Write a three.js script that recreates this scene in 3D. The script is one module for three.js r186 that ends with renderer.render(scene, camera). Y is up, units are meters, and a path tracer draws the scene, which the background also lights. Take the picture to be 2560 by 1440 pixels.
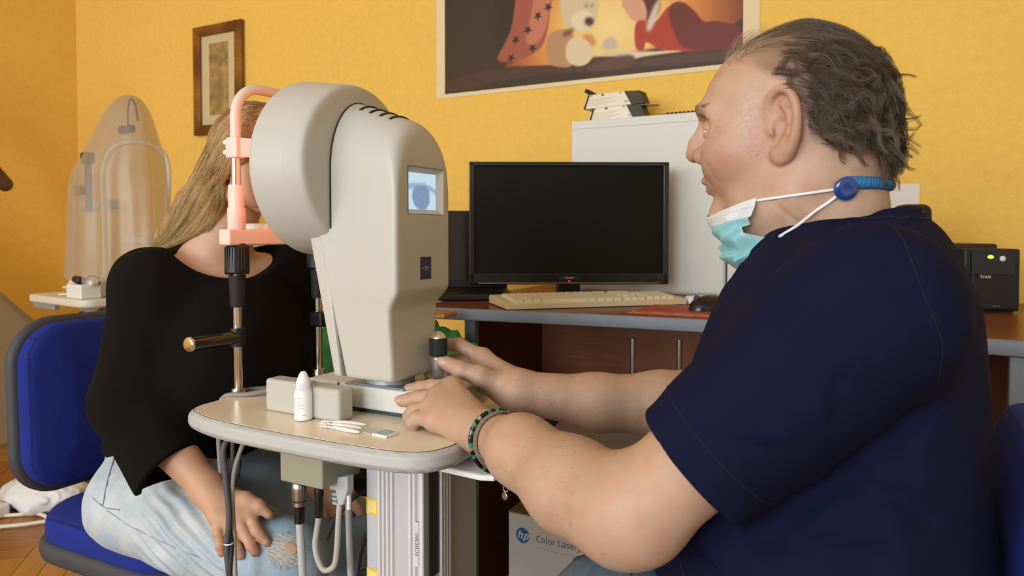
import * as THREE from 'three';
import { RoundedBoxGeometry } from 'three/addons/geometries/RoundedBoxGeometry.js';
import { RectAreaLightUniformsLib } from 'three/addons/lights/RectAreaLightUniformsLib.js';
import { mergeGeometries, toCreasedNormals } from 'three/addons/utils/BufferGeometryUtils.js';
import { ImprovedNoise } from 'three/addons/math/ImprovedNoise.js';

// ---------------------------------------------------------------- camera, sky, light, exposure
const scene = new THREE.Scene();
const renderer = new THREE.WebGLRenderer({ antialias: true });
renderer.toneMapping = THREE.LinearToneMapping;
renderer.toneMappingExposure = 1.0;
renderer.shadowMap.enabled = true;
RectAreaLightUniformsLib.init();
scene.background = new THREE.Color(0.75, 0.85, 1.0);

const FOCAL = 1800, PITCH = THREE.MathUtils.degToRad(1.65), EYE = 0.95;
const camera = new THREE.PerspectiveCamera(2 * Math.atan(720 / FOCAL) * 180 / Math.PI, 2560 / 1440, 0.05, 60);
camera.position.set(0, EYE, 0);
camera.rotation.set(-PITCH, 0, 0);
camera.setViewOffset(2560, 1440, 0, 88, 2560, 1440);
camera.focus = 1.0; camera.userData.fStop = 8;
scene.add(camera);

// the room is turned against the camera: s runs along the back wall (to the right), t from the back wall into the room
const TURN = THREE.MathUtils.degToRad(28.3), CT = Math.cos(TURN), ST = Math.sin(TURN);
const W = (s, y, t) => new THREE.Vector3(s * CT - t * ST, y, s * ST + t * CT);
const V3 = (x, y, z) => new THREE.Vector3(x, y, z);
const toRoom = (p) => V3(p.x * CT + p.z * ST, p.y, -p.x * ST + p.z * CT);

// daylight through the two windows behind the camera
function windowLight(s0, s1, y0, y1, power, color) {
  const l = new THREE.RectAreaLight(color, power, s1 - s0, y1 - y0);
  l.position.copy(W((s0 + s1) / 2, (y0 + y1) / 2, 3.56)); l.lookAt(W((s0 + s1) / 2, (y0 + y1) / 2, 0));
  l.castShadow = true; scene.add(l);
}
const WINDOWS = [[-3.75, -1.5, 0.8, 2.5], [-1.25, 0.55, 0.8, 2.5]];
windowLight(...WINDOWS[0], 5.8, new THREE.Color(0.88, 0.94, 1.0));
windowLight(...WINDOWS[1], 11, new THREE.Color(0.88, 0.94, 1.0));

// ---------------------------------------------------------------- helpers
let seedState = 12345;
const rnd = () => { seedState = (seedState * 1664525 + 1013904223) >>> 0; return seedState / 4294967296; };
const rr = (a, b) => a + (b - a) * rnd();
const perlin = new ImprovedNoise();
const noise = (x, y, z) => perlin.noise(x, y, z);
const fbm = (x, y, z, o = 4) => { let a = 0, g = 0.5, f = 1; for (let i = 0; i < o; i++) { a += g * noise(x * f, y * f, z * f); g *= 0.5; f *= 2.03; } return a; };
const clamp = (x, a, b) => Math.min(b, Math.max(a, x));
const sstep = (a, b, x) => { const t = clamp((x - a) / (b - a), 0, 1); return t * t * (3 - 2 * t); };
const lerp = (a, b, t) => a + (b - a) * t;

const used = {};
function numbered(name) { if (!(name in used)) { used[name] = 0; return name; } used[name]++; return name + '_' + String(used[name]).padStart(3, '0'); }
function shade(m) { m.castShadow = true; m.receiveShadow = true; return m; }
function tag(o, label, category, group, kind) { o.userData.label = label; if (category) o.userData.category = category; if (group) o.userData.group = group; if (kind) o.userData.kind = kind; return o; }
function thing(name, label, category, pos, turn = -TURN, group) {
  const o = new THREE.Group(); o.name = numbered(name); o.position.copy(pos); o.rotation.y = turn; tag(o, label, category, group); scene.add(o); return o;
}
function part(parent, name, geo, mat, label) {
  const m = shade(new THREE.Mesh(geo, mat)); m.name = name; if (label) m.userData.label = label; parent.add(m); return m;
}
function solo(name, geo, mat, label, category, group, pos, turn) {
  const m = shade(new THREE.Mesh(geo, mat)); m.name = numbered(name); tag(m, label, category, group);
  if (pos) m.position.copy(pos); m.rotation.y = turn === undefined ? -TURN : turn; scene.add(m); return m;
}
function struct(name, geo, mat, pos, turn = -TURN) {
  const m = shade(new THREE.Mesh(geo, mat)); m.name = numbered(name); m.userData.kind = 'structure'; if (pos) m.position.copy(pos); m.rotation.y = turn; scene.add(m); return m;
}
const box = (w, h, d, x = 0, y = 0, z = 0) => new THREE.BoxGeometry(w, h, d).translate(x, y, z);
const rbox = (w, h, d, r, x = 0, y = 0, z = 0, seg = 3) => new RoundedBoxGeometry(w, h, d, seg, Math.min(r, w / 2.01, h / 2.01, d / 2.01)).translate(x, y, z);
const cyl = (r0, r1, h, x = 0, y = 0, z = 0, seg = 24) => new THREE.CylinderGeometry(r1, r0, h, seg).translate(x, y, z);
const lathe = (pts, seg = 48) => new THREE.LatheGeometry(pts.map((p) => new THREE.Vector2(p[0], p[1])), seg);
const tube = (pts, r, n = 40, seg = 8, closed = false) => new THREE.TubeGeometry(new THREE.CatmullRomCurve3(pts, closed, 'centripetal'), n, r, seg, closed);
function merge(list) { return mergeGeometries(list.map((g) => { const k = g.index ? g.toNonIndexed() : g; for (const a of Object.keys(k.attributes)) if (!['position', 'normal', 'uv'].includes(a)) k.deleteAttribute(a); return k; })); }
// box-mapped uv in metres
function metric(geo, k = 1, ox = 0, oy = 0) {
  const p = geo.attributes.position, n = geo.attributes.normal, uv = new Float32Array(p.count * 2);
  for (let i = 0; i < p.count; i++) {
    const ax = Math.abs(n.getX(i)), ay = Math.abs(n.getY(i)), az = Math.abs(n.getZ(i));
    const x = p.getX(i), y = p.getY(i), z = p.getZ(i);
    let u, v; if (ay >= ax && ay >= az) { u = x; v = z; } else if (ax >= az) { u = z; v = y; } else { u = x; v = y; }
    uv[2 * i] = u * k + ox; uv[2 * i + 1] = v * k + oy;
  }
  geo.setAttribute('uv', new THREE.BufferAttribute(uv, 2)); return geo;
}
function uvPlanar(g) { const p = g.attributes.position, uv = new Float32Array(p.count * 2); for (let i = 0; i < p.count; i++) { uv[2 * i] = p.getX(i) + p.getZ(i) * 0.35; uv[2 * i + 1] = p.getY(i) + p.getZ(i) * 0.6; } g.setAttribute('uv', new THREE.BufferAttribute(uv, 2)); return g; }
function shapeOf(pts) { const s = new THREE.Shape(); pts.forEach((p, i) => i ? s.lineTo(p[0], p[1]) : s.moveTo(p[0], p[1])); s.closePath(); return s; }
// flat outline in (s,t), extruded upwards
function slab(pts, h, bevel = 0, seg = 3) {
  const g = new THREE.ExtrudeGeometry(shapeOf(pts.map((p) => [p[0], -p[1]])), { depth: h - 2 * bevel, bevelEnabled: bevel > 0, bevelThickness: bevel, bevelSize: bevel, bevelOffset: -bevel, bevelSegments: seg, curveSegments: 16 });
  const q = g.rotateX(-Math.PI / 2).translate(0, bevel, 0); return bevel ? toCreasedNormals(q, 0.55) : q;
}
// outline in (x,y) extruded along z, centred
function plate(pts, d, bevel = 0, seg = 2) {
  return new THREE.ExtrudeGeometry(shapeOf(pts), { depth: d - 2 * bevel, bevelEnabled: bevel > 0, bevelThickness: bevel, bevelSize: bevel, bevelOffset: -bevel, bevelSegments: seg }).translate(0, 0, -d / 2 + bevel);
}
function roundRect(w, h, r, n = 6, cx = 0, cy = 0) {
  const out = []; for (const [sx, sy, a0] of [[1, 1, 0], [-1, 1, 90], [-1, -1, 180], [1, -1, 270]]) for (let i = 0; i <= n; i++) { const a = (a0 + 90 * i / n) * Math.PI / 180; out.push([cx + sx * (w / 2 - r) + r * Math.cos(a), cy + sy * (h / 2 - r) + r * Math.sin(a)]); } return out;
}
function smoothClosed(pts, n) { const c = new THREE.CatmullRomCurve3(pts.map((p) => V3(p[0], p[1], 0)), true, 'centripetal'); return c.getSpacedPoints(n).slice(0, n).map((p) => [p.x, p.y]); }

// surface nets: mesh of f < 0 in a box, with normals from the field
function meshField(f, lo, hi, cell, opt = {}) {
  const nx = Math.ceil((hi[0] - lo[0]) / cell) + 1, ny = Math.ceil((hi[1] - lo[1]) / cell) + 1, nz = Math.ceil((hi[2] - lo[2]) / cell) + 1;
  const F = new Float32Array(nx * ny * nz), B = 4;
  // coarse culling: blocks far from the surface are filled with their centre value
  for (let bz = 0; bz < nz; bz += B) for (let by = 0; by < ny; by += B) for (let bx = 0; bx < nx; bx += B) {
    const c = f(lo[0] + (bx + (B - 1) / 2) * cell, lo[1] + (by + (B - 1) / 2) * cell, lo[2] + (bz + (B - 1) / 2) * cell);
    const far = Math.abs(c) > cell * B * (opt.slack || 1.9);
    for (let z = bz; z < Math.min(nz, bz + B); z++) for (let y = by; y < Math.min(ny, by + B); y++) for (let x = bx; x < Math.min(nx, bx + B); x++)
      F[(z * ny + y) * nx + x] = far ? c : f(lo[0] + x * cell, lo[1] + y * cell, lo[2] + z * cell);
  }
  const vid = new Int32Array(nx * ny * nz).fill(-1), P = [], I = [];
  const at = (x, y, z) => F[(z * ny + y) * nx + x];
  for (let z = 0; z < nz - 1; z++) for (let y = 0; y < ny - 1; y++) for (let x = 0; x < nx - 1; x++) {
    const v = [at(x, y, z), at(x + 1, y, z), at(x, y + 1, z), at(x + 1, y + 1, z), at(x, y, z + 1), at(x + 1, y, z + 1), at(x, y + 1, z + 1), at(x + 1, y + 1, z + 1)];
    let m = 0; for (let i = 0; i < 8; i++) if (v[i] < 0) m |= 1 << i;
    if (m === 0 || m === 255) continue;
    let sx = 0, sy = 0, sz = 0, n = 0;
    for (const [a, b] of EDGES) if ((v[a] < 0) !== (v[b] < 0)) {
      const t = v[a] / (v[a] - v[b]);
      sx += (a & 1) + t * ((b & 1) - (a & 1)); sy += (a >> 1 & 1) + t * ((b >> 1 & 1) - (a >> 1 & 1)); sz += (a >> 2) + t * ((b >> 2) - (a >> 2)); n++;
    }
    vid[(z * ny + y) * nx + x] = P.length / 3;
    P.push(lo[0] + (x + sx / n) * cell, lo[1] + (y + sy / n) * cell, lo[2] + (z + sz / n) * cell);
  }
  const q = (a, b, c, d, flip) => { if (a < 0 || b < 0 || c < 0 || d < 0) return; if (flip) I.push(a, c, b, a, d, c); else I.push(a, b, c, a, c, d); };
  const id = (x, y, z) => vid[(z * ny + y) * nx + x];
  for (let z = 1; z < nz - 1; z++) for (let y = 1; y < ny - 1; y++) for (let x = 1; x < nx - 1; x++) {
    const v0 = at(x, y, z) < 0;
    if (v0 !== (at(x + 1, y, z) < 0)) q(id(x, y - 1, z - 1), id(x, y, z - 1), id(x, y, z), id(x, y - 1, z), !v0);
    if (v0 !== (at(x, y + 1, z) < 0)) q(id(x - 1, y, z - 1), id(x - 1, y, z), id(x, y, z), id(x, y, z - 1), !v0);
    if (v0 !== (at(x, y, z + 1) < 0)) q(id(x - 1, y - 1, z), id(x, y - 1, z), id(x, y, z), id(x - 1, y, z), !v0);
  }
  const N = new Float32Array(P.length), e = opt.eps || cell * 0.6;
  for (let i = 0; i < P.length; i += 3) {
    let x = P[i], y = P[i + 1], z = P[i + 2];
    let gx = f(x + e, y, z) - f(x - e, y, z), gy = f(x, y + e, z) - f(x, y - e, z), gz = f(x, y, z + e) - f(x, y, z - e);
    let l = Math.hypot(gx, gy, gz) || 1;
    // pull the vertex onto the surface
    const d = f(x, y, z) / (l / (2 * e)), k = clamp(d, -cell * 0.7, cell * 0.7);
    P[i] = x - k * gx / l; P[i + 1] = y - k * gy / l; P[i + 2] = z - k * gz / l;
    N[i] = gx / l; N[i + 1] = gy / l; N[i + 2] = gz / l;
  }
  const g = new THREE.BufferGeometry();
  g.setAttribute('position', new THREE.BufferAttribute(new Float32Array(P), 3));
  g.setAttribute('normal', new THREE.BufferAttribute(N, 3));
  g.setIndex(I); return g;
}
const EDGES = [[0, 1], [2, 3], [4, 5], [6, 7], [0, 2], [1, 3], [4, 6], [5, 7], [0, 4], [1, 5], [2, 6], [3, 7]];
const smin = (a, b, k) => { const h = Math.max(k - Math.abs(a - b), 0) / k; return Math.min(a, b) - h * h * k * 0.25; };
const smax = (a, b, k) => -smin(-a, -b, k);

// ---------------------------------------------------------------- textures and materials
function dataTex(n, fn, repeat, srgb = true) {
  const d = new Uint8Array(n * n * 4);
  for (let j = 0; j < n; j++) for (let i = 0; i < n; i++) { const c = fn(i / n, j / n), k = (j * n + i) * 4; d[k] = clamp(c[0], 0, 1) * 255; d[k + 1] = clamp(c[1], 0, 1) * 255; d[k + 2] = clamp(c[2], 0, 1) * 255; d[k + 3] = 255; }
  const t = new THREE.DataTexture(d, n, n, THREE.RGBAFormat); t.magFilter = THREE.LinearFilter; t.minFilter = THREE.LinearMipmapLinearFilter; t.generateMipmaps = true;
  t.wrapS = t.wrapT = THREE.RepeatWrapping; if (srgb) t.colorSpace = THREE.SRGBColorSpace; if (repeat) t.repeat.set(repeat, repeat); t.needsUpdate = true; return t;
}
const tn = (u, v, f, z = 0) => { // tileable noise
  const a = u * 2 * Math.PI, b = v * 2 * Math.PI, r = f / (2 * Math.PI);
  return noise(Math.cos(a) * r + z * 7.1, Math.sin(a) * r + Math.cos(b) * r * 1.3 + 3.3, Math.sin(b) * r * 1.3 + z);
};
const hexRGB = (h) => { const c = new THREE.Color(h); const o = {}; c.getRGB(o, THREE.SRGBColorSpace); return [o.r, o.g, o.b]; };
const std = (color, roughness = 0.6, o = {}) => new THREE.MeshStandardMaterial({ color, roughness, ...o });
const phys = (color, roughness = 0.6, o = {}) => new THREE.MeshPhysicalMaterial({ color, roughness, ...o });
const grain = dataTex(256, (u, v) => { const k = 0.5 + 0.5 * (tn(u, v, 60) + 0.6 * tn(u, v, 130, 2)); return [k, k, k]; }, 0, false);
const rep = (t, k, k2) => { const c = t.clone(); c.repeat.set(k, k2 || k); c.needsUpdate = true; return c; };
function woodTex(dark, light, streak) {
  const a = hexRGB(dark), b = hexRGB(light);
  return dataTex(512, (u, v) => { const k = clamp(0.5 + 0.9 * tn(u, v * 1, 3, 1) + streak * (noise(u * 10, v * 140, 1.5) * 0.5 + noise(u * 22, v * 300, 4.5) * 0.35), 0, 1); return [0, 1, 2].map((i) => lerp(a[i], b[i], k)); });
}
const M = {};
M.wall = std('#ffffff', 0.85, { map: dataTex(512, (u, v) => { const k = 1 + 0.012 * noise(u * 7, v * 7, 3) + 0.02 * noise(u * 60, v * 60, 9) + 0.02 * noise(u * 190, v * 190, 5); return [0.96 * k, 0.785 * k, 0.37 * k]; }, 0.7), bumpMap: rep(grain, 6), bumpScale: 0.0008 });
M.paleWall = std('#e9e2d0', 0.85);
M.white = std('#f1eee6', 0.8);
M.cream = std('#c0bdb3', 0.42, { bumpMap: rep(grain, 30), bumpScale: 0.00006 });
M.creamLight = std('#e2ddd0', 0.45);
M.laminate = std('#dccfb8', 0.28, { map: dataTex(128, (u, v) => { const k = 1 + 0.02 * noise(u * 40, v * 40, 1); return [0.94 * k, 0.88 * k, 0.775 * k]; }) }); M.laminate.color.set('#fff');
M.rubberGrey = std('#b4b3ae', 0.5);
M.chrome = std('#cfcbc4', 0.16, { metalness: 1 });
M.steel = std('#b9b6ae', 0.33, { metalness: 1 });
M.alu = std('#c6c8cb', 0.42, { metalness: 0.15 });
M.aluRib = std('#e6e7e8', 0.35, { metalness: 0.2 });
M.blackPlastic = std('#141414', 0.38);
M.blackMatte = std('#17171a', 0.7);
M.blackGloss = phys('#070605', 0.28, { clearcoat: 0.25, clearcoatRoughness: 0.12 });
M.greyPlastic = std('#55565a', 0.6);
M.darkGrey = std('#3c3d42', 0.62);
M.whitePlastic = std('#eceae4', 0.35);
M.cable = std('#8d8a84', 0.55);
M.cableDark = std('#26262a', 0.5);
M.bracketGrey = std('#9b9c9e', 0.45, { metalness: 0.2 });
const POSTER_SHAPES = [
  ['#2f1f10', [[-22.2,707.9],[-20.1,88.5],[446,183],[447.2,749.7]]],
  ['#3b2812', [[1.7,705.8],[2.9,302.5],[223.3,338.7],[191.7,618],[374.6,690.6],[1.7,710]]],
  ['G', [[344.6,267],[1068.1,354],[1070.5,601.6],[717,641.5],[558.6,635.6],[447,652.5],[223.1,637.7],[261.8,619],[344.9,595.3],[406.5,537.5]]],
  ['#a5563f', [[299.8,219.2],[446.2,247],[415,447.8],[400.7,556.3],[367.1,597.9],[299.9,619.3],[230.9,619.7],[207.5,603.5],[241.8,556.3],[277.1,493.9]]],
  ['#c4795c', [[366.8,297.1],[439.2,309.9],[415,447.8],[392,548.6],[344.9,582.1],[315,552],[344.8,476.8]]],
  ['#4a3020', [[1.7,710],[1.8,653.6],[191.7,634.4],[345,640.2],[531.3,663],[717.1,663.5],[1024.8,661.6],[1025.3,721],[558.9,709]]],
  ['#38240f', [[1.7,710],[300,669.9],[558.8,683.6],[841.5,689.4],[1038.3,688.2],[1038.7,722.5],[558.9,709]]],
  ['#5a2b18', [[644.7,420.2],[715.7,407.4],[766.4,464],[785.4,514.9],[748.2,557.9],[703.6,527.4]]],
  ['#d9a184', [[661.8,447.6],[703.1,441.9],[741.6,508.5],[735.6,556.2],[697.3,544.8],[677.8,523.7],[667.3,500.1],[656.8,491.2]]],
  ['#b03a20', [[698.6,548.7],[722.8,539.8],[767,560.4],[797.7,516.7],[840.2,499.2],[882.4,534.9],[912.2,580.1],[947,573.3],[981.4,589.5],[1037.7,619.9],[1038.1,663.2],[841.3,656.1],[786.2,647.2],[732,601.9],[732.2,638.4],[701.6,634.8]]],
  ['#6e2a17', [[797.7,516.7],[840.2,499.2],[882.4,534.9],[912.2,580.1],[947,573.3],[1037.6,608.5],[1038.1,665.4],[865.4,656.5],[828.9,616.5]]],
  ['#e3d4b8', [[569.5,624.2],[612.6,636.8],[665.3,628],[717,639.1],[816.9,646],[865.4,654.1],[717,653.7],[704.3,662.1],[625.9,643.3],[572.2,634.6]]],
  ['#5f4030', [[528.6,685.6],[555.9,651.7],[665.4,640.4],[704.2,649.8],[699.3,683.6]]],
  ['#57392a', [[704.4,684.2],[717.1,661.1],[841.4,663.2],[1024.8,663.8],[1025.1,698.1]]],
  ['#c9b9a8', [[585.7,617.3],[599,587.6],[619,577.7],[638.9,586.4],[652.2,625.2]]],
  ['#d98f52', [[517.1,567.2],[551.5,556.4],[578.9,597.7],[558.5,605.3]]],
  ['#d8c6a0', [[446.4,362.5],[544.1,378.8],[585.1,460.6],[574.5,521.7],[544.7,553],[503.2,552.7],[468.1,532.7],[446.6,478.3]]],
  ['#e6d8b6', [[489.1,497.1],[523.8,476.7],[560.9,501],[569.1,531],[544.7,553],[503.2,550.1],[486.3,524.9]]],
  ['#b98f68', [[400.9,641],[394.9,562],[425.3,533.5],[475.1,536.2],[503.2,565.4],[475.3,623.5],[496.5,661.8],[447,659]]],
  ['#e0cfaa', [[464,602.9],[482.2,566.6],[524.1,568.1],[555.8,594.8],[564.1,633.7],[545,659.4],[503.5,662.5],[472.6,642.5]]],
  ['#8a4a35', [[453.9,543.7],[503.2,534.8],[489.2,554.7],[461,563.9]]],
  ['#3a1c12', [[532.2,515.9],[544.5,508.7],[560.9,513.6],[566.4,528.2],[554.2,539.1],[537.7,531.8]]],
  ['#2a1810', [[534.8,468.2],[540.3,466.5],[544.4,473.4],[538.9,477.6]]],
  ['#2a1810', [[555.3,471.2],[559.4,469.3],[563.5,476.2],[558.1,480.4]]],
  ['#d8cdbf', [[729.3,574.8],[766.6,488.1],[785.2,490.9],[754.6,585.4]]],
];
const POSTER_STARS = [[404.9,456.7],[330,520.9],[347.9,582.5],[266.4,606.2],[284.8,548.2],[367,479.9]];
const POSTER_GLOW = [625.5,553.6];
function POSTER_ART(x, w, h) {
  x.fillStyle = '#3a2512'; x.fillRect(0, 0, w, h); x.lineJoin = 'round';
  const g = x.createRadialGradient(POSTER_GLOW[0], POSTER_GLOW[1], 20, POSTER_GLOW[0], POSTER_GLOW[1], 420);
  g.addColorStop(0, '#f6dc92'); g.addColorStop(0.35, '#eec269'); g.addColorStop(0.6, '#d98a3a'); g.addColorStop(1, '#7a3516');
  for (const [c, p] of POSTER_SHAPES) {
    x.fillStyle = c === 'G' ? g : c; x.beginPath();
    const n = p.length; // rounded outline through the middles of the edges
    for (let i = 0; i <= n; i++) { const a = p[i % n], b = p[(i + 1) % n], m = [(a[0] + b[0]) / 2, (a[1] + b[1]) / 2]; if (i === 0) x.moveTo(m[0], m[1]); else x.quadraticCurveTo(a[0], a[1], m[0], m[1]); }
    x.closePath(); x.filter = c === 'G' || p.length < 7 ? 'blur(5px)' : 'blur(2px)'; x.fill();
  }
  x.filter = 'blur(1px)'; x.fillStyle = '#33201a';
  for (const [cx, cy] of POSTER_STARS) { x.beginPath(); for (let i = 0; i < 10; i++) { const r = i % 2 ? 7 : 17, a = i * Math.PI / 5 + 0.3; x.lineTo(cx + r * Math.cos(a), cy + r * Math.sin(a)); } x.closePath(); x.fill(); }
}
function textTex(text, bg, fg, w, h, font) {
  const c = document.createElement('canvas'); c.width = w; c.height = h; const x = c.getContext('2d');
  x.fillStyle = bg; x.fillRect(0, 0, w, h); x.fillStyle = fg; x.font = font; x.textAlign = 'center'; x.textBaseline = 'middle'; x.fillText(text, w / 2, h / 2);
  const t = new THREE.CanvasTexture(c); t.colorSpace = THREE.SRGBColorSpace; return t;
}
function cartonTex() {
  const c = document.createElement('canvas'); c.width = 256; c.height = 128; const x = c.getContext('2d'); x.fillStyle = '#efe8d6'; x.fillRect(0, 0, 256, 128);
  x.fillStyle = '#5a5348'; x.font = 'bold 20px sans-serif'; x.fillText('XII', 20, 30); x.fillText('8', 190, 28); x.fillText('10', 215, 100); x.fillRect(95, 14, 14, 16);
  x.fillStyle = '#b3ab98'; for (let i = 0; i < 6; i++) x.fillRect(24, 48 + i * 10, 150 - (i % 3) * 24, 3);
  const t = new THREE.CanvasTexture(c); t.colorSpace = THREE.SRGBColorSpace; t.repeat.set(6, 20); t.offset.set(0.5, 0.05); t.wrapS = t.wrapT = THREE.RepeatWrapping; return t;
}
// a point of the room seen from where the photograph was taken, at a given distance
function at(px, py, d) { const c = Math.cos(PITCH), s = Math.sin(PITCH), x = (px - 1280) / FOCAL, y = (632 - py) / FOCAL, r = V3(x, y * c - s, -c - y * s); return r.multiplyScalar(d / -r.z).add(V3(0, EYE, 0)); }
// ---------------------------------------------------------------- the room
const BACK = -2.3, LEFT = -3.87, RIGHT = 2.3, FRONT = 3.6, TOP = 2.75;
struct('wall_back', metric(box(RIGHT - LEFT + 0.4, TOP, 0.2)), M.wall, W((LEFT + RIGHT) / 2, TOP / 2, BACK - 0.1));
struct('wall_left', metric(box(0.2, TOP, FRONT - BACK)), M.wall, W(LEFT - 0.1, TOP / 2, (BACK + FRONT) / 2));
struct('wall_right', metric(box(0.2, TOP, FRONT - BACK)), M.paleWall, W(RIGHT + 0.1, TOP / 2, (BACK + FRONT) / 2));
{ // front wall with two window openings
  const list = [], a = LEFT - 0.2, b = RIGHT + 0.2, y0 = 0.8, y1 = 2.5, t = 0.2;
  const add = (s0, s1, h0, h1) => list.push(box(s1 - s0, h1 - h0, t, (s0 + s1) / 2, (h0 + h1) / 2, 0));
  add(a, b, 0, y0); add(a, b, y1, TOP); add(a, WINDOWS[0][0], y0, y1); add(WINDOWS[0][1], WINDOWS[1][0], y0, y1); add(WINDOWS[1][1], b, y0, y1);
  struct('wall_front', metric(merge(list)), M.paleWall, W(0, 0, FRONT + 0.1));
  WINDOWS.forEach(([s0, s1, h0, h1], i) => {
    const g = new THREE.Group(); g.name = 'window_' + (i + 1); g.userData.kind = 'structure'; g.position.copy(W((s0 + s1) / 2, (h0 + h1) / 2, FRONT + 0.12)); g.rotation.y = -TURN; scene.add(g);
    const w = s1 - s0, h = h1 - h0, f = 0.05;
    part(g, 'window_frame', merge([box(w, f, 0.06, 0, h / 2 - f / 2, 0), box(w, f, 0.06, 0, -h / 2 + f / 2, 0), box(f, h, 0.06, -w / 2 + f / 2, 0, 0), box(f, h, 0.06, w / 2 - f / 2, 0, 0), box(f, h, 0.06, 0, 0, 0)]), M.white);
    part(g, 'pane', box(w - 0.1, h - 0.1, 0.006), phys('#ffffff', 0.02, { transmission: 1, thickness: 0 }));
  });
}
struct('ceiling', box(RIGHT - LEFT + 0.4, 0.2, FRONT - BACK + 0.4), M.white, W((LEFT + RIGHT) / 2, TOP + 0.1, (BACK + FRONT) / 2));
const floorMat = std('#ffffff', 0.35, { map: woodTex('#a5742f', '#c58f42', 0.5) });
const floor = struct('floor', metric(box(RIGHT - LEFT + 0.4, 0.2, FRONT - BACK + 0.4)), std('#8a5f2a', 0.5), W((LEFT + RIGHT) / 2, -0.108, (BACK + FRONT) / 2));
{ // herringbone parquet, planks laid where the floor shows
  const L = 0.35, w = 0.07, cx = (LEFT + RIGHT) / 2, cz = (BACK + FRONT) / 2, geos = [];
  for (let k = 0; k < 6; k++) geos.push(metric(rbox(L - 0.0016, 0.008, w - 0.0016, 0.0012, 0, 0, 0, 1), 1, rnd() * 3, rnd() * 3));
  const tones = ['#ffffff', '#f3e6d2', '#e6d2b4', '#fff4e0', '#dcc29c'].map((c) => { const m = floorMat.clone(); m.color.set(c); return m; });
  const inView = (s, t) => (s > -3.85 && s < -1.55 && t > -2.3 && t < -0.75 && t > -2.3 && s + (t + 0.75) * 0.2 < -1.5) || (s > -1.62 && s < -0.95 && t > -2.3 && t < -1.45);
  let n = 0;
  for (let i = -60; i < 60; i++) for (let j = -30; j < 30; j++) for (const q of [0, 1]) {
    // diagonal herringbone in its own axes, turned 45 degrees against the wall
    const a = i * w + j * L + (q ? w / 2 : L / 2), b = i * w - j * L + (q ? L / 2 : w / 2) + (q ? w : 0);
    const s = cx + (a - b) * Math.SQRT1_2 - 1.2, t = (a + b) * Math.SQRT1_2 - 1.4;
    if (!inView(s, t) || n > 298) continue; n++;
    const p = part(floor, n === 1 ? 'plank' : 'plank_' + String(n - 1).padStart(3, '0'), geos[(n * 7 + i * 3 + 600) % 6], tones[(n * 5 + j * 3 + 900) % 5]);
    p.position.set(s - cx, 0.1 + 0.004 + rr(-0.0004, 0.0004), t - cz); p.rotation.y = -Math.PI / 4 + (q ? Math.PI / 2 : 0) + Math.PI / 2;
  }
}
struct('baseboard_back', rbox(RIGHT - LEFT, 0.035, 0.012, 0.004), std('#e6dfca', 0.5), W((LEFT + RIGHT) / 2, 0.0175 + 0.0, BACK + 0.0065));

// sloping balustrade and handrail in front of the left wall
{
  const slope = 1.03, pts = [[-1.72 + 0.5, 0], [-1.72 + 0.5, 0.676 + 0.5 * slope], [-1.72, 0.676], [-2.29, 0.09], [-2.29, 0]];
  const g = thing('stair_balustrade', 'beige sloping stair balustrade panel rising from the floor beside the left wall', 'balustrade', W(-3.55, 0, 0), -TURN + Math.PI / 2);
  part(g, 'panel', metric(plate(pts.map((p) => [-p[0], p[1]]), 0.07, 0.003)), std('#a39176', 0.8));
  const dir = Math.atan(slope), cx = -1.72 + 0.0, len = 1.35;
  const cap = part(g, 'capping', rbox(len, 0.018, 0.085, 0.004), std('#8f7d5f', 0.7)); cap.position.set(1.70, 0.676 + 0.009 + 0.02, 0); cap.rotation.z = -dir;
  const h = thing('handrail', 'dark wooden handrail end sloping down along the left wall', 'handrail', W(-3.55, 0, 0), -TURN + Math.PI / 2);
  const rail = part(h, 'rail', new THREE.CapsuleGeometry(0.032, 0.7, 8, 16).rotateZ(Math.PI / 2), std('#5a3a20', 0.5));
  const d2 = Math.atan(1.2); rail.rotation.z = -d2; const c = Math.cos(d2), q = Math.sin(d2); rail.position.set(1.778 - 0.35 * c, 1.165 + 0.35 * q, 0);
  part(h, 'wall_bracket', cyl(0.008, 0.008, 0.28).rotateX(Math.PI / 2).translate(1.5, 1.46, -0.17), M.steel);
}
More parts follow.
